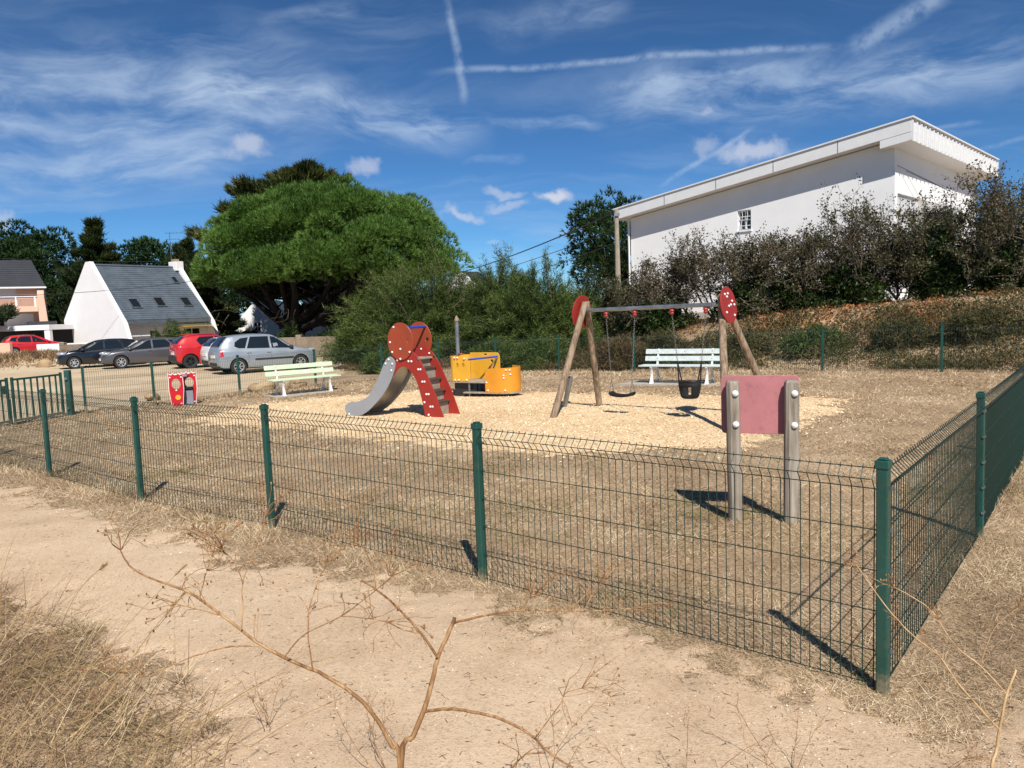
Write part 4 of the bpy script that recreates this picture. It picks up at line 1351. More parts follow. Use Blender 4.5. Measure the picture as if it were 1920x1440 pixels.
def build_slide():
    root = empty('slide', (-1.26, 14.10, gzs(-1.26, 14.10)))
    tag(root, 'red children\'s slide with a grey chute, a stepped ladder and two oval top panels', 'slide')
    U = np.array([-0.877, 0.48, 0]); V = np.array([0.48, 0.877, 0]); Zv = np.array([0, 0, 1.0])
    def uz(x, y):
        u = (1028 - x) / 405; z = (1083 - y) / 484
        return (u, max(-0.1, (z - 0.037 * u) * (1 + 0.034 * u)))
    def P3(u, z, v): return U * u + Zv * z + V * v
    outer = [uz(*p) for p in [(1028, 1090), (1000, 1000), (960, 870), (905, 730), (860, 620), (820, 540), (780, 490), (730, 455), (680, 445), (620, 465), (585, 495), (565, 530)]]
    inner = [uz(*p) for p in [(575, 690), (600, 655), (630, 625), (665, 610), (700, 620), (735, 650), (770, 700), (795, 760), (820, 860), (840, 960), (857, 1090)]]
    panel = spline(outer, 3) + spline(inner, 3)
    hole = oval(*uz(806, 548), 0.033, 0.034, 14)
    Wd = 0.55
    for v, nm in ((0.0, 'side_panel'), (Wd, 'side_panel')):
        plate(panel, [hole], V * v, U, Zv, -0.022).build(nm, M['redpanel'], root, bevel=0.004)
    dc = uz(663, 387)
    for v in (-0.03, Wd + 0.03):
        d = plate(oval(dc[0], dc[1], 0.295, 0.355, 36), [oval(uz(740, 380)[0], uz(740, 380)[1], 0.036, 0.042, 12)], V * v, U, Zv, -0.02)
        d.build('oval_panel', M['rust'], root, bevel=0.004)
    # chute: two grey cheeks and the steel bed between them
    top = [(545, 522), (500, 575), (455, 665), (400, 765), (330, 865), (270, 900), (200, 922), (140, 922)]
    nose = [(95, 945), (80, 985), (95, 1035), (120, 1046)]
    bot = [(200, 1047), (250, 1038), (320, 1000), (400, 932), (480, 850), (540, 760), (585, 665), (603, 590), (585, 540)]
    cheek = [uz(*p) for p in top + nose + bot]
    cheek = spline(cheek, 3, True)
    for v in (-0.024, Wd + 0.024):
        plate(cheek, [], V * v, U, Zv, -0.022).build('chute_cheek', M['slidegrey'], root, bevel=0.005)
    bed = [(0.98, 1.12)] + [uz(*p) for p in [(575, 605), (545, 680), (500, 765), (440, 850), (380, 910), (310, 965), (240, 1000), (170, 1012), (105, 1010)]]
    bed = spline(bed, 3)
    mb = MB()
    prof = [np.array(b) for b in bed]
    vs = []; fs = []
    for (u, z) in prof:
        for v in (0.0, Wd - 0.022): vs.append(P3(u, z, v))
        for v in (0.0, Wd - 0.022): vs.append(P3(u - 0.012, z - 0.03, v))
    for i in range(len(prof) - 1):
        a = 4 * i; b = a + 4
        fs += [(a, b, b + 1, a + 1), (a + 2, a + 3, b + 3, b + 2), (a, a + 2, b + 2, b), (a + 1, b + 1, b + 3, a + 3)]
    e = 4 * (len(prof) - 1)
    fs += [(0, 1, 3, 2), (e, e + 2, e + 3, e + 1)]
    MB().add(vs, fs).build('chute_bed', M['steel'], root, sm=60)
    # platform, treads and risers
    def slabuz(u0, u1, z0, z1, name, mat):
        p = [P3(u0, z0, 0.001), P3(u1, z0, 0.001), P3(u1, z0, Wd - 0.023), P3(u0, z0, Wd - 0.023), P3(u0, z1, 0.001), P3(u1, z1, 0.001), P3(u1, z1, Wd - 0.023), P3(u0, z1, Wd - 0.023)]
        return MB().hexa(p).build(name, mat, root, bevel=0.004)
    slabuz(0.58, 0.99, 1.09, 1.125, 'platform', M['board'])
    steps = [(0.40, 0.90), (0.29, 0.68), (0.20, 0.465), (0.12, 0.26)]
    for i, (u, z) in enumerate(steps):
        slabuz(u + 0.10, u + 0.27, z, z + 0.035, 'tread', M['darkwood'])
        zt = steps[i - 1][1] if i else 1.09
        slabuz(u + 0.235, u + 0.26, z + 0.04, zt - 0.002, 'riser', M['board'])
    slabuz(0.26, 0.285, 0.0, 0.255, 'riser', M['board'])
    MB().tube([P3(0.74, 1.70, -0.028), P3(0.74, 1.70, Wd + 0.028)], 0.024, 10).build('grab_bar', M['bluepaint'], root, sm=40)
    # bolt caps
    for (x, y) in [(812, 638), (832, 638), (844, 748), (864, 748), (876, 860), (896, 860), (907, 972), (927, 972), (855, 932), (888, 1045), (620, 555), (725, 565), (752, 566)]:
        u, z = uz(x, y); bolt(P3(u, z, -0.0225), -V, root)
    for (x, y) in [(608, 262), (568, 395), (584, 482), (663, 455), (748, 482), (658, 543)]:
        u, z = uz(x, y); bolt(P3(u, z, -0.0505), -V, root)
    for (x, y) in [(545, 547), (513, 583), (577, 586), (566, 645), (122, 1030)]:
        u, z = uz(x, y); bolt(P3(u, z, -0.0465), -V, root)
    for (x, y) in [(690, 470), (765, 510)]:
        u, z = uz(x, y); bolt(P3(u, z, Wd - 0.024), -V, root)


build_slide()


def build_boat():
    root = empty('play_boat', (-1.50, 18.05, gzs(-1.5, 18.05)))
    tag(root, 'yellow play boat with a cabin, a grey mast and a curved bow panel', 'play equipment')
    ax = Vector((0.866, -0.5, 0)); ay = Vector((0.5, 0.866, 0))
    F = Matrix(((ax.x, ay.x, 0, 0), (ax.y, ay.y, 0, 0), (0, 0, 1, 0), (0, 0, 0, 1)))
    ux = np.array(ax); uy = np.array(ay); uz = np.array([0, 0, 1.0])
    def loc(x, y, z): return ux * x + uy * y + uz * z
    # cabin floor and the dark box below
    MB().prism([(0.0, 0.15), (0.12, 0.02), (1.02, 0.0), (1.02, 0.75), (0.12, 0.75), (0.0, 0.6)], loc(0, 0, 0.36), ux, uy, 0.035).build('cabin_floor', M['board'], root, bevel=0.004)
    MB().box((0.1, 0.12, -0.05), (0.72, 0.66, 0.357), F).build('cabin_base', M['dark'], root)
    MB().box((0.74, 0.14, -0.05), (0.80, 0.6, 0.357), F).build('base_panel', plain('dark_blue_panel', S(20, 34, 84), 0.5), root)
    # front panel with porthole rings, curved side, back panel
    fp = [(0.14, 0.0), (0.56, 0.0), (0.56, 0.46), (0.545, 0.52), (0.50, 0.57), (0.44, 0.59), (0.14, 0.59)]
    plate(fp, [], loc(0, 0.03, 0.397), ux, uz, -0.02).build('front_panel', M['yellow'], root, bevel=0.004)
    for cx in (0.27, 0.43):
        MB().lathe([(0.036, 0), (0.036, 0.006), (0.046, 0.006), (0.046, 0.0)], loc(cx, 0.029, 0.79), 16, Matrix.Rotation(math.atan2(-0.5, 0.866), 4, 'Z') @ Matrix.Rotation(math.radians(90), 4, 'X')).build('porthole_ring', M['yellow'], root, sm=40)
    cv = MB(); vs = []; fs = []
    arc = [(0.138, 0.03), (0.07, 0.045), (0.025, 0.10), (0.005, 0.2), (0.0, 0.35), (0.005, 0.5), (0.03, 0.64), (0.09, 0.71), (0.16, 0.725)]
    for (x, y) in arc:
        nx = 0.02
        vs += [loc(x, y, 0.397), loc(x, y, 0.985), loc(x + nx * (0.5 - x), y + nx * (0.7 if y < 0.3 else -0.7), 0.397), loc(x + nx, y + nx * (0.7 if y < 0.3 else -0.7), 0.985)]
    for i in range(len(arc) - 1):
        a = 4 * i; b = a + 4
        fs += [(a, a + 1, b + 1, b), (a + 2, b + 2, b + 3, a + 3), (a + 1, a + 3, b + 3, b + 1), (a, b, b + 2, a + 2)]
    fs += [(0, 2, 3, 1), (4 * len(arc) - 4, 4 * len(arc) - 3, 4 * len(arc) - 1, 4 * len(arc) - 2)]
    cv.add(vs, fs).build('curved_side_panel', M['yellow'], root, sm=50)
    bp = [(0.165, 0.0), (1.0, 0.0), (1.0, 0.52), (0.985, 0.58), (0.94, 0.62), (0.88, 0.63), (0.165, 0.63)]
    plate(bp, [oval(0.78, 0.43, 0.035, 0.035, 14), oval(0.60, 0.585, 0.05, 0.02, 12)], loc(0, 0.73, 0.397), ux, uz, -0.02).build('rear_panel', M['yellow'], root, bevel=0.004)
    MB().tube([loc(0.54, 0.06, 0.90), loc(0.96, 0.70, 0.93)], 0.022, 10).build('grab_bar', M['bluepaint'], root, sm=40)
    MB().beam(loc(0.96, 0.66, 0.92), loc(0.72, 0.5, 0.40), 0.03, 0.03).build('brace', M['timber'], root)
    # mast
    MB().tube([loc(0.06, 0.38, 0.397), loc(0.06, 0.38, 1.80)], 0.047, 12).build('mast', M['galv'], root, sm=40)
    MB().lathe([(0.062, 0), (0.066, 0.02), (0.03, 0.10), (1e-6, 0.14)], loc(0.06, 0.38, 1.80), 12).build('mast_cap', M['timber'], root, sm=40)
    MB().tube([loc(0.02, 0.40, 1.62), loc(-0.06, 0.5, 1.2), loc(-0.16, 0.62, 0.92)], 0.006, 5).build('rope', M['straw'], root)
    mr = MB(); mr.tube([loc(0.17 + 0.07 * math.cos(k), 0.35 + 0.07 * math.sin(k), 1.02) for k in np.linspace(0, 6.283, 17)], 0.014, 6, cap=False)
    mr.build('steering_wheel', M['redpanel'], root, sm=60)
    # lower deck with rounded bow
    deck = [(0.42, 0.0), (1.35, 0.0)] + [(1.35 + 0.42 * math.sin(a), 0.36 - 0.36 * math.cos(a)) for a in np.linspace(0.2, 2.94, 12)] + [(1.35, 0.72), (0.42, 0.72)]
    MB().prism(deck, loc(0, -0.02, 0.12), ux, uy, 0.03).build('deck', M['board'], root, bevel=0.004)
    bow = [(1.03, -0.012), (1.2, -0.012), (1.36, 0.0), (1.5, 0.04), (1.62, 0.12), (1.69, 0.24), (1.71, 0.36), (1.69, 0.48), (1.62, 0.6), (1.5, 0.67), (1.36, 0.71)]
    bow = spline(bow, 2)
    vs = []; fs = []; n = len(bow)
    for i, (x, y) in enumerate(bow):
        t = i / (n - 1)
        h = 0.70 + 0.03 * t - 0.10 * max(0, 1 - t / 0.07) ** 2
        c = np.array([1.33, 0.36]); dr = unit(c - np.array([x, y])) * 0.02
        vs += [loc(x, y, 0.153), loc(x, y, h), loc(x + dr[0], y + dr[1], 0.153), loc(x + dr[0], y + dr[1], h)]
    for i in range(n - 1):
        a = 4 * i; b = a + 4
        fs += [(a, b, b + 1, a + 1), (a + 2, a + 3, b + 3, b + 2), (a + 1, b + 1, b + 3, a + 3), (a, a + 2, b + 2, b)]
    fs += [(0, 1, 3, 2), (4 * n - 4, 4 * n - 2, 4 * n - 1, 4 * n - 3)]
    MB().add(vs, fs).build('bow_panel', M['orange'], root, sm=50)
    for (x, y, z0, z1) in [(0.55, 0.06, -0.1, 0.357), (0.94, 0.62, -0.1, 0.357), (1.0, 0.3, -0.1, 0.118)]:
        MB().tube([loc(x, y, z0), loc(x, y, z1)], 0.024, 8).build('leg', M['galv'], root, sm=40)
    MB().lathe([(0.13, -0.05), (0.13, 0.118)], loc(1.5, 0.3, 0), 12).build('foot', M['dark'], root, sm=40)
    for (x, z) in [(0.2, 0.43), (0.3, 0.43), (0.52, 0.43), (0.2, 0.95), (0.28, 0.95), (0.47, 0.93)]:
        bolt(loc(x, 0.009, z), -uy, root)
    for (x, y, z) in [(1.10, -0.014, 0.2), (1.07, -0.014, 0.38), (1.5, 0.036, 0.54), (1.5, 0.036, 0.48), (1.52, 0.045, 0.2), (1.55, 0.06, 0.66), (1.62, 0.11, 0.66), (1.63, 0.12, 0.56)]:
        bolt(loc(x, y, z), -uy + ux * 0.4, root)


build_boat()


def build_swing():
    z0 = gzs(2.3, 13.2)
    root = empty('swing_frame', (2.3, 13.2, z0))
    tag(root, 'wooden A-frame swing stand with steel crossbar and red oval end plates', 'swing frame')
    o = np.array([2.3, 13.2, 0.0])
    tL = np.array([1.375, 13.96, 1.88]) - o; tR = np.array([3.42, 12.34, 1.90]) - o
    bd = unit(tR - tL); sp = np.array([0.62, 0.785, 0])
    def leg(base, top, name='leg'):
        b = np.array([base[0], base[1], -0.15]) - np.array([o[0], o[1], 0]); t = top
        pts = [b + (t - b) * k for k in np.linspace(0, 1.06, 7)]
        mb = MB().tube(pts, [0.062, 0.061, 0.06, 0.06, 0.059, 0.058, 0.057], 12)
        return mb.build(name, M['timber'], root, sm=50)
    up = np.array([0, 0, 0.02])
    leg((0.66, 13.50), tL - sp * 0.07 + up); leg((1.70, 14.85), tL + sp * 0.07 + up)
    leg((3.20, 11.45), tR - sp * 0.07 + up); leg((4.50, 12.9), tR + sp * 0.07 + up)
    MB().tube([tL - bd * 0.02, tR + bd * 0.02], 0.036, 14).build('crossbar', M['galv'], root, sm=40)
    # galvanised prop behind the front left leg
    MB().tube([np.array([0.98, 14.95, -0.1]) - np.array([o[0], o[1], 0]), np.array([1.12, 14.6, 0.62]) - np.array([o[0], o[1], 0])], 0.05, 10).build('steel_prop', M['galv'], root, sm=40)
    for (t, s) in ((tL, -1), (tR, 1)):
        c = t + bd * (s * 0.075) + np.array([0, 0, -0.02])
        upv = unit(np.array([0, 0, 1.0]) + (-bd * s) * 0.14)
        d = plate(oval(0, 0, 0.30, 0.295, 36), [], c, sp, upv, 0.022 * (1 if s > 0 else -1))
        d.build('end_plate', M['redpanel'], root, bevel=0.004)
        n = np.cross(sp, upv) * (1 if s > 0 else -1)
        for (a, b) in [(-0.12, 0.17), (0.0, 0.18), (-0.05, 0.13), (-0.02, -0.02), (0.06, 0.0), (0.13, 0.06), (0.2, 0.0), (-0.14, -0.12), (0.16, -0.17)]:
            bolt(c + sp * a + upv * b + n * 0.0225, n, root)
    for t in (tL, tR):
        for a, b in ((-0.1, -0.08), (-0.13, -0.22), (0.1, -0.08), (0.13, -0.22)):
            bolt(t + sp * a + np.array([0, 0, b]) - bd * 0.055, -bd, root)
    hang = []
    for k in (0.165, 0.385, 0.655, 0.885):
        p = tL + (tR - tL) * k
        mb = MB().lathe([(0.02, -0.04), (0.042, -0.055), (0.045, -0.075), (0.028, -0.09), (0.038, -0.105), (0.036, -0.125), (0.015, -0.14), (1e-6, -0.142)], p, 12)
        mb.build('swivel', M['redpanel'], root, sm=50)
        hang.append(p + np.array([0, 0, -0.14]) + o + np.array([0, 0, z0]))
    def chain(a, b, parent, org):
        a = np.array(a) - org; b = np.array(b) - org
        n = int(np.linalg.norm(b - a) / 0.035)
        mb = MB()
        side = unit(np.cross(b - a, [0, 0, 1]) + np.array([1e-3, 1e-3, 0])); sd2 = unit(np.cross(b - a, side))
        for i in range(n):
            p = a + (b - a) * (i / n); q = a + (b - a) * ((i + 1.25) / n)
            s = side if i % 2 else sd2
            m = (p + q) / 2
            mb.tube([p, m + s * 0.011 - (q - p) * 0.25, m + s * 0.011 + (q - p) * 0.25, q, m - s * 0.011 + (q - p) * 0.25, m - s * 0.011 - (q - p) * 0.25, p], 0.003, 4, cap=False)
        mb.build('chain', M['chain'], parent)
    # flat belt swing
    zb = 0.40 + z0
    mid = (hang[0] + hang[1]) / 2
    f = empty('belt_swing', (mid[0], mid[1], zb)); tag(f, 'flat black rubber swing seat on chains, left side of the frame', 'swing')
    org = np.array([mid[0], mid[1], zb])
    e = bd * 0.21
    dep = np.cross(bd, [0, 0, 1.0]); dep = unit(dep)
    vs = []; fs = []
    N = 12
    for i in range(N + 1):
        t = i / N * 2 - 1
        sag = 0.03 * t * t - 0.02
        for (dy, dz) in ((-0.085, 0.0), (0.085, 0.0), (0.085, -0.045), (-0.085, -0.045)):
            vs.append(bd * (0.225 * t) + dep * dy + np.array([0, 0, sag + dz + (0.02 if abs(t) > 0.95 else 0)]))
    for i in range(N):
        a = 4 * i; b = a + 4
        for k in range(4): fs.append((a + k, a + (k + 1) % 4, b + (k + 1) % 4, b + k))
    fs += [(0, 3, 2, 1), (4 * N, 4 * N + 1, 4 * N + 2, 4 * N + 3)]
    MB().add(vs, fs).build('seat', M['rubber'], f, sm=50)
    for s in (-1, 1):
        h = hang[0] if s < 0 else hang[1]
        yk = org + bd * (s * 0.205) + np.array([0, 0, 0.22])
        chain(h, yk, f, org)
        for q in (-1, 1): chain(yk, org + bd * (s * 0.215) + dep * (0.075 * q) + np.array([0, 0, 0.012]), f, org)
    # toddler bucket swing
    zt = 0.36 + z0
    mid = (hang[2] + hang[3]) / 2
    t = empty('toddler_swing', (mid[0], mid[1], zt)); tag(t, 'black bucket shaped toddler swing seat beside the flat swing', 'swing')
    org = np.array([mid[0], mid[1], zt])
    n = 24
    prof = [(0.115, 0.0), (0.135, 0.05), (0.15, 0.12), (0.165, 0.20), (0.172, 0.245)]
    vs = []; fs = []
    for (r, z) in prof:
        for k in range(n):
            g = 2 * math.pi * k / n
            w = 1 + 0.0 * math.cos(g)
            rim = 0.03 * abs(math.cos(g)) if z > 0.24 else 0
            vs.append(bd * (r * math.cos(g) * w) + dep * (r * 0.85 * math.sin(g)) + np.array([0, 0, z + rim]))
    for i in range(len(prof) - 1):
        for k in range(n):
            g = 2 * math.pi * (k + 0.5) / n
            if 1 <= i <= 2 and abs(abs(math.sin(g)) - 1) < 0.12 and abs(math.cos(g)) > 0.13: continue      # leg holes
            k2 = (k + 1) % n
            fs.append((i * n + k, i * n + k2, (i + 1) * n + k2, (i + 1) * n + k))
    fs.append(tuple(range(n)))
    so = MB().add(vs, fs).build('bucket', M['rubber'], t, sm=60)
    md = so.modifiers.new('thick', 'SOLIDIFY'); md.thickness = 0.022
    MB().tube([bd * (0.172 * math.cos(g)) + dep * (0.146 * math.sin(g)) + np.array([0, 0, 0.25 + 0.03 * abs(math.cos(g))]) for g in np.linspace(0, 2 * math.pi, 25)], 0.016, 6, cap=False).build('rim', M['rubber'], so, sm=60)
    for s in (-1, 1):
        h = hang[2] if s < 0 else hang[3]
        yk = org + bd * (s * 0.215) + np.array([0, 0, 0.62])
        chain(h, yk, t, org)
        for q in (-1, 1):
            MB().tube([yk - org, bd * (s * 0.165) + dep * (0.055 * q) + np.array([0, 0, 0.27])], 0.011, 6).build('strap', M['rubber'], t)


build_swing()


def build_sign():
    p1 = np.array([1.93, 6.66]); p2 = np.array([2.365, 6.50])
    root = empty('notice_board', (1.93, 6.66, gzs(1.93, 6.66)))
    tag(root, 'faded pink notice board seen from behind on two grey wooden posts', 'sign')
    t = np.array([*(p2 - p1), 0.0]); t = t / np.linalg.norm(t)
    n = np.array([t[1], -t[0], 0.0])          # towards the viewer
    F = Matrix(((t[0], -n[0], 0, 0), (t[1], -n[1], 0, 0), (0, 0, 1, 0), (0, 0, 0, 1)))
    Lp = np.linalg.norm(p2 - p1)
    for i, x in enumerate((0.0, Lp)):
        w = 0.056
        sec = [(-w, -w * 0.6), (-w * 0.6, -w), (w * 0.6, -w), (w, -w * 0.6), (w, w * 0.6), (w * 0.6, w), (-w * 0.6, w), (-w, w * 0.6)]
        R_ = F @ Matrix.Translation((x, 0, 0)) @ Matrix.Rotation(math.radians(14), 4, 'Z') @ Matrix.Rotation(math.radians(-0.6 + i), 4, 'Y')
        lev = [(-0.4, 1.0), (0.3, 1.0), (0.8, 1.0), (1.19, 1.0), (1.222, 0.93), (1.238, 0.72)]
        vs = []; fs = []
        for z, k in lev:
            for a, b in sec: vs.append(R_ @ Vector((a * k + random.uniform(-.001, .001), b * k, z)))
        for q in range(len(lev) - 1):
            for k in range(8): fs.append((q * 8 + k, q * 8 + (k + 1) % 8, (q + 1) * 8 + (k + 1) % 8, (q + 1) * 8 + k))
        fs += [tuple(range(7, -1, -1)), tuple((len(lev) - 1) * 8 + k for k in range(8))]
        MB().add(vs, fs).build('post', M['greytimber'], root, sm=25)
        for z in (0.86, 1.13):
            bolt(R_ @ Vector((0.012, -w - 0.001, z)), n, root, BOLT_BIG)
    r = 0.035
    x0, x1, za, zb = -0.115, Lp + 0.068, 0.765, 1.275
    poly = []
    for (cx, cz, a0) in ((x1 - r, zb - r, 0), (x0 + r, zb - r, 90), (x0 + r, za + r, 180), (x1 - r, za + r, 270)):
        for k in range(5): 
            g = math.radians(a0 + 22.5 * k); poly.append((cx + r * math.cos(g), cz + r * math.sin(g)))
    plate(poly, [], -n * 0.062, t, np.array([0, 0, 1.0]), -0.025).build('board', M['pink'], root, bevel=0.004)


build_sign()


def build_bench(o, along, mat, label, pad):
    z0 = gzs(*o)
    ang = math.atan2(along[1], along[0])
    root = empty('bench', (o[0], o[1], z0), ang)
    tag(root, label, 'bench')
    L = 2.0
    # local x along the bench, -y is the front
    for s, x in ((-1, -0.68), (1, 0.68)):
        side = MB()
        def leg(pts, w0, w1, nm):
            mb = MB()
            m = len(pts)
            vs = []; fs = []
            for i, (y, z, w, d) in enumerate(pts):
                vs += [(x - w, y - d, z), (x + w, y - d, z), (x + w, y + d, z), (x - w, y + d, z)]
            for i in range(m - 1):
                a = 4 * i; b = a + 4
                for k in range(4): fs.append((a + k, a + (k + 1) % 4, b + (k + 1) % 4, b + k))
            fs += [(3, 2, 1, 0), (4 * m - 4, 4 * m - 3, 4 * m - 2, 4 * m - 1)]
            mb.add(vs, fs).build(nm, M['cast'], root, bevel=0.008)
        leg([(-0.27, -0.02, 0.05, 0.075), (-0.25, 0.1, 0.032, 0.045), (-0.22, 0.25, 0.024, 0.03), (-0.24, 0.36, 0.026, 0.035), (-0.27, 0.425, 0.028, 0.06)], 0, 0, 'leg')
        leg([(0.30, -0.02, 0.045, 0.065), (0.25, 0.10, 0.03, 0.04), (0.18, 0.25, 0.024, 0.03), (0.15, 0.38, 0.025, 0.04), (0.19, 0.5, 0.024, 0.03), (0.25, 0.70, 0.022, 0.026), (0.29, 0.84, 0.02, 0.022)], 0, 0, 'leg')
        MB().beam((x, -0.26, 0.40), (x, 0.17, 0.38), 0.05, 0.05).build('seat_bearer', M['cast'], root)
    for y in (-0.24, -0.09, 0.06):
        MB().box((-L / 2, y - 0.062, 0.432), (L / 2, y + 0.062, 0.468)).build('seat_slat', mat, root, bevel=0.006)
    for (y, z) in ((0.195, 0.60), (0.245, 0.77)):
        Q = Matrix.Translation((0, y, z)) @ Matrix.Rotation(math.radians(-15), 4, 'X')
        MB().box((-L / 2, -0.018, -0.062), (L / 2, 0.018, 0.062), Q).build('back_slat', mat, root, bevel=0.006)
        for x in (-0.68, 0.0, 0.68):
            bolt(Q @ Vector((x, -0.0185, 0)), (0, -1, 0.26), root, BOLT_SMALL)
    pd = MB()
    pts = [(p[0], p[1]) for p in pad]
    pd.prism(pts, (0, 0, -0.05), (1, 0, 0), (0, 1, 0), 0.075)
    po = pd.build('bench_pad', M['concrete'], None)
    po.location = (o[0], o[1], z0); po.rotation_euler = (0, 0, ang)
    return root, po


BOLT_SMALL = bolt_mesh(0.011)
BOLT_SMALL.materials[0] = M['galv']
b1, pad1 = build_bench((-5.77, 21.25), (0.78, 0.626), M['bench_green'], 'pale green slatted bench with white legs near the parked silver car', [(-1.0, -0.45), (1.6, -0.42), (1.7, 0.1), (1.0, 0.45), (-1.0, 0.45)])
tag(pad1, 'worn concrete slab under the pale green bench', 'concrete slab')
b2, pad2 = build_bench((4.1, 18.45), (0.855, -0.52), M['bench_blue'], 'pale blue grey slatted bench with white legs behind the swings', [(-1.5, -0.5), (1.5, -0.5), (1.5, 0.45), (-1.3, 0.45)])
tag(pad2, 'concrete slab under the pale blue bench behind the swings', 'concrete slab')


def build_toy():
    z0 = gzs(-8.35, 19.2)
    root = empty('toddler_toy', (-8.45, 19.3, z0))
    tag(root, 'small red ride-on play panel with round holes and a yellow disc', 'play equipment')
    a = np.array([0.96, 0.27, 0]); a = a / np.linalg.norm(a)      # across each panel
    zv = np.array([0, 0, 1.0])
    def outline():
        L = [(-0.13, 0.0), (-0.15, 0.2), (-0.175, 0.42), (-0.17, 0.6), (-0.165, 0.72), (-0.185, 0.84), (-0.15, 0.81), (-0.10, 0.80), (-0.06, 0.84), (-0.03, 0.80), (0, 0.815)]
        return L + [(-x, z) for x, z in L[-2::-1]]
    ol = outline()
    hole = oval(0, 0.56, 0.105, 0.135, 22)
    for k, off in enumerate((0.0, 0.30)):
        o = np.array([0.17, 0.40, 0]) * k
        w = plate([(x * 1.04, z + 0.008 * (z > 0.4)) for x, z in ol], [oval(0, 0.56, 0.112, 0.142, 22)], o + np.cross(a, zv) * -0.001, a, zv, -0.026)
        wo = w.build('white_edge_panel', M['white'], root)
        r = plate([(x * 0.96, z * 0.985) for x, z in ol], [hole], o + np.cross(a, zv) * 0.008, a, zv, -0.0088)
        r.build('red_panel', M['toyred'], root)
        r2 = plate([(x * 0.96, z * 0.985) for x, z in ol], [hole], o - np.cross(a, zv) * 0.0275, a, zv, -0.006)
        r2.build('red_panel', M['toyred'], root)
        nn = np.cross(a, zv)
        if k == 0:
            m = MB().prism(oval(0.03, 0.22, 0.065, 0.065, 22), o + nn * 0.0085, a, zv, 0.012)
            m.build('yellow_disc', M['yellow'], root, bevel=0.003)
        for (x, z) in [(-0.13, 0.73), (0.13, 0.73), (-0.1, 0.06), (0.1, 0.06), (0, 0.80), (0, 0.40)]:
            bolt(o + a * x + zv * z + nn * 0.0085, nn, root)
    # grey seat back, dark cushion, grey roof strip between the panels
    o1 = np.array([0.15, 0.35, 0]); o2 = np.array([0.085, 0.2, 0]); nn = np.cross(a, zv)
    MB().hexa([o1 + a * s * 0.12 + nn * t + zv * z for z in (0.0, 0.38) for (s, t) in ((-1, 0.06), (1, 0.06), (1, 0.0), (-1, 0.0))]).build('seat_block', M['toygrey'], root, bevel=0.01)
    MB().hexa([o1 + a * s * 0.125 + nn * t + zv * z for z in (0.382, 0.46) for (s, t) in ((-1, 0.09), (1, 0.09), (1, 0.0), (-1, 0.0))]).build('seat_cushion', M['rubber'], root, bevel=0.02, seg=2)
    MB().hexa([o2 + a * s * 0.13 + nn * t + zv * z for z in (0.73, 0.775) for (s, t) in ((-1, 0.17), (1, 0.17), (1, -0.165), (-1, -0.165))]).build('roof_strip', M['toygrey'], root, bevel=0.01)


build_toy()

# ================================================================ cars
def paint(name, col, metal=0.3, rough=0.32):
    m, w, b, out = mat_new(name)
    b.inputs['Base Color'].default_value = (*col, 1)
    b.inputs['Metallic'].default_value = metal
    b.inputs['Roughness'].default_value = rough
    b.inputs['Coat Weight'].default_value = 0.8
    b.inputs['Coat Roughness'].default_value = 0.06
    tc = w.n('ShaderNodeTexCoord').outputs['Object']
    r = w.ramp(w.noise(tc, 2.0, 4), 0.3, 0.8, rough, rough + 0.12)
    w.link(r, b.inputs['Roughness'])
    return m


M['headlight'] = plain('headlight_glass', (0.55, 0.58, 0.6), rough=0.12, metal=0.5, coat=1.0)
M['taillight'] = plain('tail_light_red', (0.45, 0.015, 0.012), rough=0.15, coat=1.0)
M['plate'] = plain('number_plate', (0.72, 0.72, 0.70), rough=0.4)
M['alloy'] = plain('alloy_rim', (0.50, 0.51, 0.52), rough=0.3, metal=0.6)
M['alloy_dark'] = plain('dark_alloy_rim', (0.04, 0.04, 0.045), rough=0.35, metal=0.4)
M['tyre'] = plain('tyre_rubber', (0.018, 0.018, 0.018), rough=0.8)
M['trim'] = plain('black_trim', (0.02, 0.02, 0.022), rough=0.6)
M['interior'] = plain('car_interior', (0.03, 0.03, 0.032), rough=0.9)


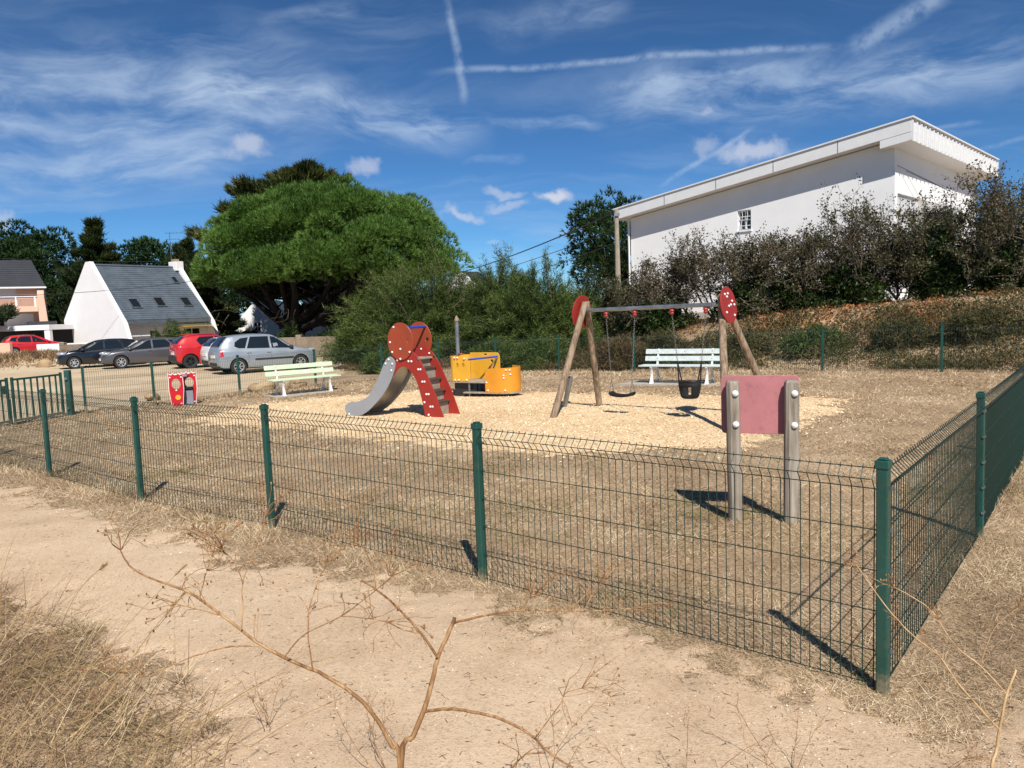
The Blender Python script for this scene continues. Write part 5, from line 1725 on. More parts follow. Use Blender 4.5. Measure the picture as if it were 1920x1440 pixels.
def make_car(name, label, loc, heading, spec):
    """spec: stations (x, zbottom, halfwidth, zbelt, ztop, roof halfwidth), wheels, windows ... x points forward"""
    root = empty(name, loc, math.atan2(heading[1], heading[0]))
    tag(root, label, 'car')
    st = np.array(spec['st'], float)
    xs = np.unique(np.concatenate([np.linspace(a, b, 4) for a, b in zip(st[:-1, 0], st[1:, 0])]))
    col = [np.interp(xs, st[:, 0], st[:, k]) for k in range(1, 6)]
    # ease the corners of the interpolated profiles, keep the end stations
    def ease(a, it=2):
        a = a.copy()
        for _ in range(it):
            b = a.copy(); b[1:-1] = 0.25 * a[:-2] + 0.5 * a[1:-1] + 0.25 * a[2:]; a = b
        return a
    zb, hw, zl, zt, rw = [ease(c, spec.get('ease', 1)) for c in col]
    def section(i):
        b, w, l, t, r = zb[i], hw[i], zl[i], zt[i], rw[i]
        t = max(t, l + 0.03)
        hp = [(0, b), (0.80 * w, b), (0.95 * w, b + 0.05), (0.99 * w, b + 0.14), (1.0 * w, b + 0.5 * (l - b)), (0.995 * w, l - 0.10), (0.975 * w, l - 0.02), (0.94 * w, l + 0.01)]
        e = 0.055 if t - l > 0.2 else 0.012
        hp += [(r + 0.55 * (0.94 * w - r) * (0.5), l + 0.62 * (t - e - l)) if t - l > 0.2 else (0.5 * (r + 0.94 * w), 0.5 * (l + 0.01 + t - e)), (r, t - e), (r * 0.90, t - e * 0.35), (r * 0.6, t - e * 0.08), (0, t)]
        return hp
    ring = [section(i) for i in range(len(xs))]
    m = len(ring[0])
    vs = []; fs = []
    n2 = 2 * m - 2
    for i, x in enumerate(xs):
        hp = ring[i]
        vs += [(x, y, z) for y, z in hp] + [(x, -y, z) for y, z in hp[-2:0:-1]]
    for i in range(len(xs) - 1):
        for k in range(n2):
            k2 = (k + 1) % n2
            fs.append((i * n2 + k, i * n2 + k2, (i + 1) * n2 + k2, (i + 1) * n2 + k))
    fs.append(tuple(range(n2 - 1, -1, -1)))
    fs.append(tuple((len(xs) - 1) * n2 + k for k in range(n2)))
    body = MB().add(vs, fs).build('body', spec['paint'], root)
    R = spec['R']
    cut = MB()
    for wx in spec['wheels']:
        for s in (-1, 1):
            cut.lathe([(R + 0.055, -0.16), (R + 0.055, 0.4)], (wx, s * (spec['W'] - 0.12), R), 28, Matrix.Rotation(-s * math.pi / 2, 4, 'X'))
    co = cut.build('cutter', spec['paint'])
    co.parent = root
    md = body.modifiers.new('arches', 'BOOLEAN'); md.operation = 'DIFFERENCE'; md.object = co; md.solver = 'EXACT'
    bpy.context.view_layer.update()
    dg = bpy.context.evaluated_depsgraph_get()
    me2 = bpy.data.meshes.new_from_object(body.evaluated_get(dg))
    body.modifiers.clear()
    old = body.data; body.data = me2
    bpy.data.meshes.remove(old)
    cm = co.data; bpy.data.objects.remove(co); bpy.data.meshes.remove(cm)
    me2.materials.clear(); me2.materials.append(spec['paint']); me2.materials.append(M['trim'])
    for p in me2.polygons:
        c = p.center
        if any(abs(math.hypot(c.x - wx, c.z - R) - (R + 0.055)) < 0.012 and abs(p.normal.y) < 0.5 for wx in spec['wheels']): p.material_index = 1
        elif any(math.hypot(c.x - wx, c.z - R) < R + 0.05 and abs(c.y) < spec['W'] - 0.2 and abs(p.normal.y) > 0.8 for wx in spec['wheels']): p.material_index = 1
        elif c.z < float(np.interp(c.x, xs, zb)) + 0.03: p.material_index = 1
    smooth(me2, 42)
    # surface lookups
    secs = np.array(ring)
    def side_y(x, z):
        i = int(np.clip(np.searchsorted(xs, x), 1, len(xs) - 1)); f = (x - xs[i - 1]) / (xs[i] - xs[i - 1])
        hp = secs[i - 1] * (1 - f) + secs[i] * f
        return float(np.interp(z, hp[1:-1, 1], hp[1:-1, 0]))
    def top_z(x, y):
        i = int(np.clip(np.searchsorted(xs, x), 1, len(xs) - 1)); f = (x - xs[i - 1]) / (xs[i] - xs[i - 1])
        hp = secs[i - 1] * (1 - f) + secs[i] * f
        up_ = hp[9:][::-1]
        return float(np.interp(abs(y), up_[:, 0], up_[:, 1]))
    def side_patch(poly, s, nm, mat, off=0.005, parent=None, sub=1):
        pts = []
        n = len(poly)
        for i in range(n):
            a, b = poly[i], poly[(i + 1) % n]
            for k in range(3): pts.append((a[0] + (b[0] - a[0]) * k / 3, a[1] + (b[1] - a[1]) * k / 3))
        cx = sum(p[0] for p in pts) / len(pts); cz = sum(p[1] for p in pts) / len(pts)
        V_ = [(x, s * (side_y(x, z) + off), z) for x, z in pts] + [(cx, s * (side_y(cx, cz) + off), cz)]
        k = len(pts)
        F_ = [(i, (i + 1) % k, k) if s < 0 else ((i + 1) % k, i, k) for i in range(k)]
        # rim back to the body so the patch has thickness
        V_ += [(x, s * (side_y(x, z) - 0.01), z) for x, z in pts]
        F_ += [(i, k + 1 + i, k + 1 + (i + 1) % k, (i + 1) % k) for i in range(k)]
        return MB().add(V_, F_).build(nm, mat, parent or root, sm=30)
    def top_patch(x0, x1, w0, w1, nm, mat, off=0.012, nx=14, ny=8, dx=0.012):
        V_ = []; F_ = []
        for i in range(nx + 1):
            x = x0 + (x1 - x0) * i / nx
            wd = w0 + (w1 - w0) * i / nx
            for j in range(ny + 1):
                y = -wd + 2 * wd * j / ny
                V_.append((x + dx, y, top_z(x, y) + off))
        for i in range(nx):
            for j in range(ny):
                a = i * (ny + 1) + j
                F_.append((a, a + ny + 1, a + ny + 2, a + 1))
        ob = MB().add(V_, F_).build(nm, mat, root, sm=180)
        sd = ob.modifiers.new('thick', 'SOLIDIFY'); sd.thickness = 0.012; sd.offset = -1
        return ob
    for s in (-1, 1):
        for w_ in spec['windows']: side_patch(w_, s, 'side_window', M['carglass'])
        for (x, za, zc) in spec.get('seams', []):
            side_patch([(x - 0.006, za), (x + 0.006, za), (x + 0.006, zc), (x - 0.006, zc)], s, 'door_seam', M['trim'], 0.002)
        for (x, z) in spec.get('handles', []):
            y = s * (side_y(x, z) + 0.012)
            MB().box((x - 0.09, y - 0.014, z - 0.02), (x + 0.09, y + 0.014, z + 0.02)).build('door_handle', spec.get('handlemat', spec['paint']), root, bevel=0.008)
        if 'rubstrip' in spec:
            a, b, z = spec['rubstrip']
            side_patch([(a, z - 0.035), (b, z - 0.035), (b, z + 0.035), (a, z + 0.035)], s, 'rub_strip', M['trim'], 0.014)
        mx, mz = spec['mirror']
        my = side_y(mx, mz)
        MB().ball((mx, s * (my + 0.11), mz), (0.09, 0.11, 0.075), 12, 8).build('mirror', spec.get('mirrormat', spec['paint']), root, sm=180)
        for (cx, cy, cz, rx, ry, rz_, mt, nm) in spec['lamps']:
            MB().ball((cx, s * cy, cz), (rx, ry, rz_), 16, 10).build(nm, M[mt], root, sm=180)
    fx = spec['screen']; top_patch(*fx, 'windscreen', M['carglass'])
    rx_ = spec['rear']; top_patch(*rx_, 'rear_window', M['carglass'], dx=-0.022)
    for s in (-1, 1):
        for (poly, mt, nm) in spec.get('sidelamps', []): side_patch(poly, s, nm, M[mt], 0.012)
    for (x, z, nm, hh) in spec['plates']:
        MB().box((x - 0.012, -0.26, z - hh), (x + 0.012, 0.26, z + hh)).build(nm, M['plate'], root, bevel=0.004)
    for (lo, hi, mt, nm) in spec.get('boxes', []):
        MB().box(lo, hi).build(nm, spec['paint'] if mt == 'paint' else M[mt], root, bevel=0.03, seg=2)
    # wheels
    for wx in spec['wheels']:
        for s in (-1, 1):
            Q = Matrix.Translation((wx, s * (spec['W'] - 0.10), R)) @ Matrix.Rotation(-s * math.pi / 2, 4, 'X')
            we = MB()
            rr = R * 0.68
            prof = [(rr, -0.10), (R * 0.93, -0.10), (R, -0.07), (R, 0.06), (R * 0.94, 0.085), (rr, 0.075), (rr - 0.01, 0.0), (rr - 0.01, -0.1)]
            vs_ = we.lathe(prof, (0, 0, 0), 28, Q)
            wo = we.build('wheel', M['tyre'], root, sm=40)
            rim = MB()
            rim.lathe([(rr + 0.002, 0.07), (rr - 0.03, 0.06), (rr - 0.035, 0.02), (rr - 0.035, -0.02)], (0, 0, 0), 24, Q, cap=False)
            for k in range(spec.get('spokes', 7)):
                g = 2 * math.pi * k / spec.get('spokes', 7)
                S_ = Q @ Matrix.Rotation(g, 4, 'Z')
                rim.box((0.04, -0.019, 0.015), (rr - 0.015, 0.019, 0.055), S_)
            rim.lathe([(0.065, 0.02), (0.065, 0.058), (0.04, 0.066), (1e-6, 0.068)], (0, 0, 0), 14, Q)
            rim.build('rim', M[spec.get('rimmat', 'alloy')], wo, sm=40)
            MB().lathe([(rr - 0.02, -0.01), (1e-6, -0.01)], (0, 0, 0), 20, Q).build('brake_disc', M['trim'], wo)
    return root


def hatch(Lf, Lr, W, H, R, wb, belt, hood, paintm, **k):
    """a small hatchback; x forward, origin between the wheels"""
    wf, wr = wb / 2, -wb / 2
    c = k.get('cowl', 0.70); rf = k.get('rooffront', -0.05); rr = k.get('roofrear', -1.25); 
    st = [(-Lr, 0.34, W * 0.80, belt - 0.12, belt - 0.06, W * 0.68),
          (-Lr + 0.06, 0.26, W * 0.90, belt - 0.02, belt + 0.10, W * 0.70),
          (-Lr + 0.17, 0.23, W * 0.955, belt, belt + 0.26, W * 0.70),
          (-Lr + 0.42, 0.21, W * 0.985, belt, H - 0.08, W * 0.68),
          (rr + 0.05, 0.20, W, belt - 0.01, H - 0.025, W * 0.70),
          ((rr + rf) / 2, 0.19, W, belt - 0.03, H, W * 0.71),
          (rf, 0.19, W, belt - 0.05, H - 0.03, W * 0.70),
          ((rf + c) / 2, 0.19, W, belt - 0.07, (H + hood) / 2 + 0.06, W * 0.73),
          (c, 0.20, W, belt - 0.10, hood + 0.06, W * 0.78),
          (c + 0.25, 0.20, W * 0.995, hood - 0.06, hood + 0.01, W * 0.80),
          (Lf - 0.45, 0.21, W * 0.975, hood - 0.13, hood - 0.07, W * 0.78),
          (Lf - 0.18, 0.23, W * 0.90, hood - 0.24, hood - 0.17, W * 0.70),
          (Lf - 0.05, 0.25, W * 0.78, hood - 0.36, hood - 0.30, W * 0.58),
          (Lf, 0.30, W * 0.62, hood - 0.46, hood - 0.40, W * 0.5)]
    sp = dict(st=st, W=W, R=R, wheels=(wr, wf), paint=paintm, ease=1)
    b = belt + 0.03
    sp['windows'] = k.get('windows') or [
        [(-0.12, b - 0.05), (c - 0.10, b - 0.08), (0.42, b + 0.14), (0.02, H - 0.13), (-0.12, H - 0.11)],
        [(-0.20, b - 0.04), (-0.20, H - 0.11), (-0.80, H - 0.11), (-1.02, b + 0.20), (-0.98, b - 0.01)],
        [(-1.08, b + 0.02), (-1.08, b + 0.20), (-0.92, H - 0.13), (-1.35, H - 0.17), (-1.52, b + 0.10)]]
    sp['seams'] = [(-0.16, 0.32, belt), (c + 0.0, 0.45, belt - 0.16)]
    sp['handles'] = [(-0.02 - 0.02, belt - 0.13), (-0.95, belt - 0.12)]
    sp['mirror'] = (c - 0.08, belt - 0.0)
    sp['screen'] = (rf + 0.06, c - 0.04, W * 0.58, W * 0.70)
    sp['rear'] = (-Lr + 0.09, -Lr + 0.44, W * 0.66, W * 0.62)
    sp['lamps'] = [(Lf - 0.30, W * 0.74, hood - 0.17, 0.26, 0.14, 0.085, 'headlight', 'headlight'), (Lf - 0.10, W * 0.62, 0.40, 0.06, 0.07, 0.05, 'headlight', 'fog_lamp')]
    sp['sidelamps'] = [([(-Lr + 0.02, belt - 0.27), (-Lr + 0.20, belt - 0.24), (-Lr + 0.17, belt + 0.0), (-Lr + 0.08, belt + 0.03), (-Lr + 0.03, belt - 0.08)], 'taillight', 'tail_light')]
    sp['plates'] = [(Lf + 0.012, 0.47, 'number_plate', 0.06), (-Lr - 0.012, 0.72, 'number_plate', 0.06)]
    sp['boxes'] = [((Lf - 0.14, -W * 0.5, 0.29), (Lf + 0.004, W * 0.5, 0.38), 'trim', 'grille'), ((-Lr - 0.02, -W * 0.6, 0.34), (-Lr + 0.12, W * 0.6, 0.48), 'trim', 'bumper')]
    sp.update(k.get('over', {}))
    return sp


silver = paint('silver_car_paint', (0.32, 0.36, 0.40), 0.4, 0.34)
redp = paint('red_car_paint', (0.50, 0.014, 0.018), 0.1, 0.3)
blackp = paint('black_car_paint', (0.008, 0.009, 0.013), 0.2, 0.25)
greyp = paint('grey_car_paint', (0.085, 0.083, 0.09), 0.4, 0.32)
whitep = paint('white_car_paint', (0.75, 0.75, 0.74), 0.0, 0.3)

h1 = (0.80, 0.60)
def put(rearwheel, wb, W, heading, side=1):
    """centre of the car from the ground point of its near rear wheel; side 1: near side is the right flank"""
    h = np.array(heading) / np.linalg.norm(heading)
    rt = np.array([h[1], -h[0]])
    c = np.array(rearwheel) + h * wb / 2 - rt * side * (W - 0.08)
    return (c[0], c[1], gzs(c[0], c[1]) + 0.01)


mpv = hatch(2.12, 2.05, 0.86, 1.60, 0.31, 2.58, 0.98, 0.98, silver, cowl=0.98, rooffront=0.15, roofrear=-1.30,
            windows=[[(0.10, 0.99), (1.00, 0.94), (0.66, 1.16), (0.34, 1.42), (0.10, 1.47)], [(0.02, 0.99), (0.02, 1.47), (-0.72, 1.48), (-0.92, 1.02)], [(-0.99, 1.03), (-0.80, 1.46), (-1.12, 1.43), (-1.36, 1.28), (-1.40, 1.12), (-1.25, 1.04)]],
            over=dict(rubstrip=(-0.62, 0.98, 0.56), seams=[(0.06, 0.32, 0.98), (-0.88, 0.45, 0.98)], handles=[(-0.05, 0.83), (-0.86, 0.85)], mirrormat=M['trim'], mirror=(0.92, 1.0)))
make_car('parked_car', 'silver people carrier parked behind the green bench', put((-10.97, 30.95), 2.58, 0.86, h1), h1, mpv)

suv = hatch(1.83, 1.80, 0.83, 1.60, 0.33, 2.43, 1.06, 1.06, redp, cowl=0.88, rooffront=0.12, roofrear=-1.05,
            windows=[[(0.0, 1.08), (0.80, 1.06), (0.56, 1.26), (0.26, 1.46), (0.0, 1.48)], [(-0.07, 1.09), (-0.07, 1.48), (-0.72, 1.47), (-0.86, 1.32), (-0.72, 1.10)]],
            over=dict(rimmat='alloy_dark', spokes=5, handles=[(-0.1, 0.90), (-0.80, 1.0)], boxes=[((-1.88, -0.62, 0.36), (-1.62, 0.62, 0.62), 'trim', 'bumper'), ((1.60, -0.5, 0.30), (1.835, 0.5, 0.45), 'trim', 'grille'), ((-1.25, -0.60, 1.585), (0.0, -0.56, 1.62), 'paint', 'roof_rail'), ((-1.25, 0.56, 1.585), (0.0, 0.60, 1.62), 'paint', 'roof_rail')]))
make_car('parked_car', 'red compact sport utility car parked between the grey and the silver car', put((-15.08, 36.2), 2.43, 0.83, h1), h1, suv)

wh = hatch(2.0, 1.95, 0.85, 1.50, 0.31, 2.5, 0.95, 0.95, whitep, cowl=0.9)
make_car('parked_car', 'white car almost hidden behind the silver people carrier', put((-12.38, 33.5), 2.5, 0.85, h1), h1, wh)

h2 = (-0.83, -0.56)
def put_front(frontwheel, wb, W, heading):
    h = np.array(heading) / np.linalg.norm(heading)
    lf = np.array([-h[1], h[0]])
    c = np.array(frontwheel) - h * wb / 2 - lf * (W - 0.08)
    return (c[0], c[1], gzs(c[0], c[1]) + 0.01)


gr = hatch(2.17, 2.12, 0.88, 1.47, 0.32, 2.64, 0.95, 0.93, greyp, cowl=0.98, rooffront=0.05, roofrear=-1.25)
make_car('parked_car', 'dark grey hatchback parked between the black and the red car', put_front((-19.5, 38.5), 2.64, 0.88, h2), h2, gr)
bl = hatch(2.02, 1.98, 0.85, 1.49, 0.31, 2.57, 0.96, 0.96, blackp, cowl=0.95, rooffront=0.05, roofrear=-1.2, over=dict(mirrormat=M['trim']))
make_car('parked_car', 'black hatchback at the left end of the parked row', put_front((-22.7, 40.0), 2.57, 0.85, h2), h2, bl)
fr = hatch(1.95, 1.85, 0.84, 1.47, 0.30, 2.5, 0.95, 0.93, redp, cowl=0.95, rooffront=0.05)
make_car('parked_car', 'far red hatchback behind the grassy mound in front of the carport', (-34.0, 54.9, gzs(-34.0, 54.9) + 0.35), (0.74, 0.67), fr)

# ---------------------------------------------------------------- stones
def stone(loc, r, label, seed, mat='rock'):
    rg = np.random.default_rng(seed)
    bm = bmesh.new(); bmesh.ops.create_icosphere(bm, subdivisions=3, radius=1)
    off = rg.normal(size=(8, 3))
    for v in bm.verts:
        d = np.array(v.co); k = 1.0
        for o_ in off: k += 0.12 * math.tanh(3 * (d @ unit(o_)) - 1.2)
        k += 0.06 * math.sin(5 * d[0] + seed) * math.cos(6 * d[1]) + 0.05 * math.sin(13 * d[0] + 2 * seed) * math.sin(11 * d[2] + 9 * d[1])
        v.co = Vector((d[0] * r[0] * k, d[1] * r[1] * k, d[2] * r[2] * k))
    me = bpy.data.meshes.new('boulder'); bm.to_mesh(me); bm.free(); smooth(me, 50)
    o = link('boulder', me, M[mat]); o.location = (loc[0], loc[1], gzs(*loc) + r[2] * 0.4)
    tag(o, label, 'rock')


stone((-7.55, 23.0), (0.48, 0.5, 0.36), 'sandy boulder outside the fence left of the green bench', 3)
stone((-6.6, 23.4), (0.35, 0.4, 0.26), 'smaller sandy boulder just behind the green bench', 6)
stone((-25.6, 42.3), (0.75, 0.5, 0.38), 'pale orange rock on the edge of the grassy mound', 4)
stone((-9.9, 21.0), (0.3, 0.3, 0.22), 'small sandy rock outside the fence behind the red play panel', 9)

# ================================================================ trees and shrubs
def limb(mb, a, b, r0, r1, bend=0.1, n=6, sides=7):
    a = np.array(a, float); b = np.array(b, float)
    L = np.linalg.norm(b - a); off = RNG.normal(size=3) * bend * L
    pts = [a + (b - a) * t + off * math.sin(math.pi * t) for t in np.linspace(0, 1, n)]
    mb.tube(pts, list(np.linspace(r0, r1, n)), sides)
    return pts


def tree_root(name, loc, label, cat='tree', group=None):
    r = empty(name, loc)
    return tag(r, label, cat, group)


def ellip_pts(c, r, n, zmin=-0.35):
    d = rnd_dirs(int(n * 1.7))
    d = d[d[:, 2] > zmin][:n]
    return np.array(c) + d * np.array(r), d


def umbrella_pine():
    root = tree_root('umbrella_pine', (-15.4, 55.0, -0.3), 'huge bright green umbrella pine with a wide domed crown')
    C = np.array([3.1, 0, 5.5])            # crown centre, local
    RX, RY, RZ = 8.75, 7.0, 5.7
    # lumps over the dome
    lumps = []
    for i in range(250):
        d = unit(RNG.normal(size=3)); d[2] = abs(d[2]) * 1.0 - 0.12
        d = unit(d)
        k = RNG.uniform(0.84, 0.97)
        p = C + d * np.array([RX, RY, RZ]) * k
        p[2] -= 0.012 * 0
        r = RNG.uniform(0.7, 1.35)
        lumps.append((p, r))
    P = []; D = []
    for (p, r) in lumps:
        q, d = ellip_pts(p, (r * 1.15, r * 1.15, r * 0.8), int(150 * r * r), -0.25)
        P.append(q + RNG.normal(size=q.shape) * 0.06); D.append(d + np.array([0, 0, 0.55]))
    # dense fill just under the surface so that little shows through
    nf = 9000
    d = rnd_dirs(nf); d[:, 2] = np.abs(d[:, 2]) - 0.18; d /= np.linalg.norm(d, axis=1, keepdims=True)
    P.append(C + d * np.array([RX, RY, RZ]) * RNG.uniform(0.66, 0.86, nf)[:, None]); D.append(d + np.array([0, 0, 0.6]))
    P = np.concatenate(P); D = np.concatenate(D); D /= np.linalg.norm(D, axis=1, keepdims=True)
    ok = P[:, 2] > 1.7 + 1.0 * (np.abs(P[:, 0] - C[0]) < 4.5) + 0.8 * fbm(P[:, 0] * 0.3, P[:, 1] * 0.3, 2)
    P = P[ok]; D = D[ok]
    k = 11
    PP = np.repeat(P, k, 0); DD = np.repeat(D, k, 0) + rnd_dirs(len(P) * k) * 0.55
    T = slivers(PP, DD, RNG.uniform(0.22, 0.40, len(PP)), RNG.uniform(0.024, 0.044, len(PP)))
    tri_mesh('crown', T, M['pine'], root)
    tr = MB()
    base = np.array([0, 0, -0.5])
    tr.tube([base, (0.0, 0, 0.6), (0.05, 0.1, 1.4), (0.1, 0.1, 2.1)], [0.95, 0.72, 0.72, 0.75], 12)
    tr.build('trunk', M['barkdark'], root, sm=60)
    lb = MB()
    for i in range(15):
        a = 2 * math.pi * i / 15 + RNG.uniform(-0.2, 0.2)
        s = np.array([0.1 + 0.35 * math.cos(a), 0.1 + 0.3 * math.sin(a), RNG.uniform(1.0, 2.2)])
        f = RNG.uniform(0.55, 0.85)
        e = C + np.array([RX * f * math.cos(a), RY * f * math.sin(a), RNG.uniform(-1.2, 2.6)])
        pts = limb(lb, s, e, RNG.uniform(0.22, 0.36), 0.07, 0.07, 8)
        for j in range(3):
            q = pts[RNG.integers(3, 7)]
            limb(lb, q, q + np.array([RNG.normal() * 1.5, RNG.normal() * 1.2, RNG.uniform(0.6, 2.2)]), 0.09, 0.03, 0.1, 5, 5)
    lb.build('limbs', M['barkdark'], root, sm=60)
    # dead twigs hanging in the shade under the crown
    dt = MB()
    for c in ((-4.0, -5.0, 2.9), (5.5, -5.5, 2.6), (1.0, -5.0, 3.0)):
        for j in range(9):
            c_ = np.array(c) + RNG.normal(size=3) * np.array([0.5, 0.3, 0.2])
            limb(dt, c_, c_ + np.array([RNG.normal() * 0.6, -0.3, RNG.uniform(-0.9, -0.1)]), 0.012, 0.004, 0.12, 4, 4)
    tag(dt.build('dead_twigs', M['twig'], root), kind='stuff')


umbrella_pine()


def layered_tree(name, loc, label, H, R, mat, nb=60, zlo=0.15, dens=1.0, upb=0.35, top_pow=0.8, width=0.10, spread=0.6, lean=(0, 0), flat=0.35, r0=0.3, seglen=0.5, tilt=None):
    """cypress or cedar: limbs with flattened rising sprays"""
    root = tree_root(name, loc, label)
    tr = MB()
    ax = lambda t: np.array([lean[0] * t, lean[1] * t, H * t])
    tr.tube([ax(-0.05)] + [ax(t) for t in (0.1, 0.3, 0.5, 0.7, 0.85, 0.97)], [r0 * 1.2, r0, r0 * 0.8, r0 * 0.6, r0 * 0.4, r0 * 0.25, 0.03], 8)
    Ps = []; Ds = []
    for i in range(nb):
        t = zlo + (1 - zlo) * ((i + RNG.random()) / nb) ** 0.9
        prof = R * (1 - ((t - zlo) / (1 - zlo)) ** (1 / top_pow)) + 0.3
        L = prof * RNG.uniform(0.5, 1.2)
        a = RNG.random() * 6.283
        s = ax(t)
        dirn = np.array([math.cos(a), math.sin(a), upb + 0.3 * RNG.random()])
        e = s + dirn * L
        pts = limb(tr, s, e, 0.03 + 0.02 * L, 0.015, 0.05, 6, 5)
        nn = int(L * 42 * dens) + 14
        u = RNG.uniform(0.22, 1.05, nn)
        base = s + np.outer(u, e - s)
        wd = L * 0.22 * (1.15 - u) + 0.15
        side = unit(np.cross(dirn, [0, 0, 1]))
        base = base + np.outer(RNG.normal(size=nn) * wd, side) + np.outer(RNG.normal(size=nn) * wd * flat, [0, 0, 1])
        k = 7
        b = np.repeat(base, k, 0) + RNG.normal(size=(nn * k, 3)) * 0.10
        d = np.tile(dirn, (nn * k, 1)) * 0.7 + np.array([0, 0, 0.45]) + rnd_dirs(nn * k) * spread
        Ps.append(b); Ds.append(d)
    tr.build('trunk', M['barkdark'], root, sm=60)
    P = np.concatenate(Ps); D = np.concatenate(Ds); n = len(P)
    tri_mesh('crown', slivers(P, D, RNG.uniform(0.6, 1.2, n) * seglen, RNG.uniform(0.7, 1.3, n) * width), mat, root)
    return root


def lump_tree(name, loc, label, H, R, trunk_h, mat, nl=34, lump=(1.0, 1.8), tuft=0.4, width=0.08, squash=0.75, dens=60, zlow=0.3, top=None):
    """pine with rounded needle clumps on spreading limbs"""
    root = tree_root(name, loc, label)
    C = np.array([0, 0, trunk_h + (H - trunk_h) * 0.42])
    RR = np.array([R, R * 0.85, (H - trunk_h) * 0.60])
    tr = MB()
    tr.tube([(0, 0, -0.5), (0.1, 0, trunk_h * 0.5), (0, 0.1, trunk_h), (0.2, 0, trunk_h + (H - trunk_h) * 0.5)], [0.5, 0.4, 0.33, 0.15], 9)
    Ps = []; Ds = []
    for i in range(nl):
        d = unit(RNG.normal(size=3)); d[2] = d[2] * 0.8 + 0.12; d = unit(d)
        p = C + d * RR * RNG.uniform(0.55, 0.92)
        r = RNG.uniform(*lump)
        limb(tr, (0, 0, RNG.uniform(trunk_h * 0.7, trunk_h + 0.8)), p, 0.14, 0.04, 0.08, 6, 5)
        q, dd = ellip_pts(p, (r, r, r * squash), int(dens * r * r), -0.5)
        Ps.append(q + RNG.normal(size=q.shape) * 0.1); Ds.append(dd + np.array([0, 0, 0.4]))
    tr.build('trunk', M['barkdark'], root, sm=60)
    P = np.concatenate(Ps); D = np.concatenate(Ds)
    k = 7
    PP = np.repeat(P, k, 0); DD = np.repeat(D, k, 0) + rnd_dirs(len(P) * k) * 0.8
    n = len(PP)
    tri_mesh('crown', slivers(PP, DD, RNG.uniform(0.6, 1.2, n) * tuft, RNG.uniform(0.7, 1.3, n) * width), mat, root)
    return root


# cypress with gold tips behind the pine
layered_tree('cypress_tree', (-18.3, 63, -0.3), 'ragged gold-tipped cypress rising behind the umbrella pine', 14.4, 7.4, M['cypress_gold'], nb=150, zlo=0.38, dens=1.0, upb=0.22, top_pow=0.7, width=0.085, seglen=0.6, r0=0.4, lean=(2.4, 0))
# dark lower conifers under and beside the umbrella pine
layered_tree('conifer_tree', (-27.2, 68.0, -0.3), 'dark drooping conifer at the left edge of the umbrella pine', 7.6, 3.3, M['cypress'], nb=95, zlo=0.08, dens=1.3, upb=0.0, top_pow=0.9, width=0.10, seglen=0.5)
layered_tree('conifer_tree', (-29.2, 71.0, -0.3), 'slim bluish conifer tip just left of the umbrella pine', 9.6, 2.2, M['cypress'], nb=60, zlo=0.2, dens=1.2, upb=0.75, top_pow=0.8, width=0.10, seglen=0.5)
layered_tree('conifer_tree', (-17.4, 60.5, -0.3), 'dark low conifer in the shade left of the pine trunk', 6.8, 4.2, M['cypress'], nb=80, zlo=0.58, dens=1.3, upb=0.05, top_pow=1.3, width=0.10, seglen=0.5)
layered_tree('conifer_tree', (-10.0, 60.0, -0.3), 'dark low conifer in the shade right of the pine trunk', 6.8, 4.4, M['cypress'], nb=80, zlo=0.22, dens=1.3, upb=0.05, top_pow=1.3, width=0.10, seglen=0.5)
layered_tree('conifer_tree', (-13.6, 68.0, -0.3), 'dark conifer mass in the gap under the pine crown', 8.2, 5.5, M['cypress'], nb=80, zlo=0.15, dens=1.2, upb=0.1, top_pow=1.3, width=0.12, seglen=0.5)
# trees at the left, behind the two houses
lump_tree('pine_tree', (-53.5, 88, -0.3), 'broad dark pine behind the pink house', 13.6, 5.4, 5.0, M['pine_dark'], nl=44, lump=(1.1, 2.0), tuft=0.55, width=0.12, dens=44)
lump_tree('pine_tree', (-58.5, 90, -0.3), 'dark pine half cut off at the left picture edge', 12.0, 4.6, 4.5, M['pine_dark'], nl=34, lump=(1.1, 2.0), tuft=0.55, width=0.12, dens=40)
layered_tree('cypress_tree', (-43.2, 82, -0.3), 'tall dark cypress between the pink house and the steep gable', 13.3, 5.2, M['cypress'], nb=95, zlo=0.12, dens=1.2, upb=0.25, top_pow=1.3, width=0.12, seglen=0.65, r0=0.4)
lump_tree('pine_tree', (-41.2, 90, -0.3), 'dark rounded pine above the slate roof', 12.4, 4.0, 6.0, M['pine_dark'], nl=34, lump=(0.9, 1.5), tuft=0.5, width=0.12, dens=50)
lump_tree('pine_tree', (-34.4, 92, -0.3), 'low dark tree line tree right of the roof aerial', 9.4, 5.0, 3.0, M['pine_dark'], nl=36, lump=(1.0, 1.8), tuft=0.5, width=0.12, dens=36)
layered_tree('conifer_tree', (-31.5, 78, -0.3), 'olive green conifer right behind the slate roofed house', 8.4, 4.2, M['cypress_gold'], nb=90, zlo=0.1, dens=1.2, upb=0.2, top_pow=1.1, width=0.12, seglen=0.55)
lump_tree('pine_tree', (-45.0, 74, -0.3), 'dark leafy tree between the two houses', 6.8, 3.4, 1.4, M['pine_dark'], nl=34, lump=(0.8, 1.5), tuft=0.45, width=0.11, dens=50)
lump_tree('pine_tree', (-39.6, 72, -0.3), 'dark broadleaf clump against the left gable wall', 6.0, 3.2, 0.8, M['cypress'], nl=34, lump=(0.8, 1.4), tuft=0.4, width=0.11, dens=50)
# pine behind the left end of the white building
lump_tree('pine_tree', (8.2, 56, 0.8), 'dark pine behind the left end of the white building', 9.2, 4.4, 2.5, M['pine_dark'], nl=46, lump=(0.8, 1.4), tuft=0.4, width=0.08, dens=60)
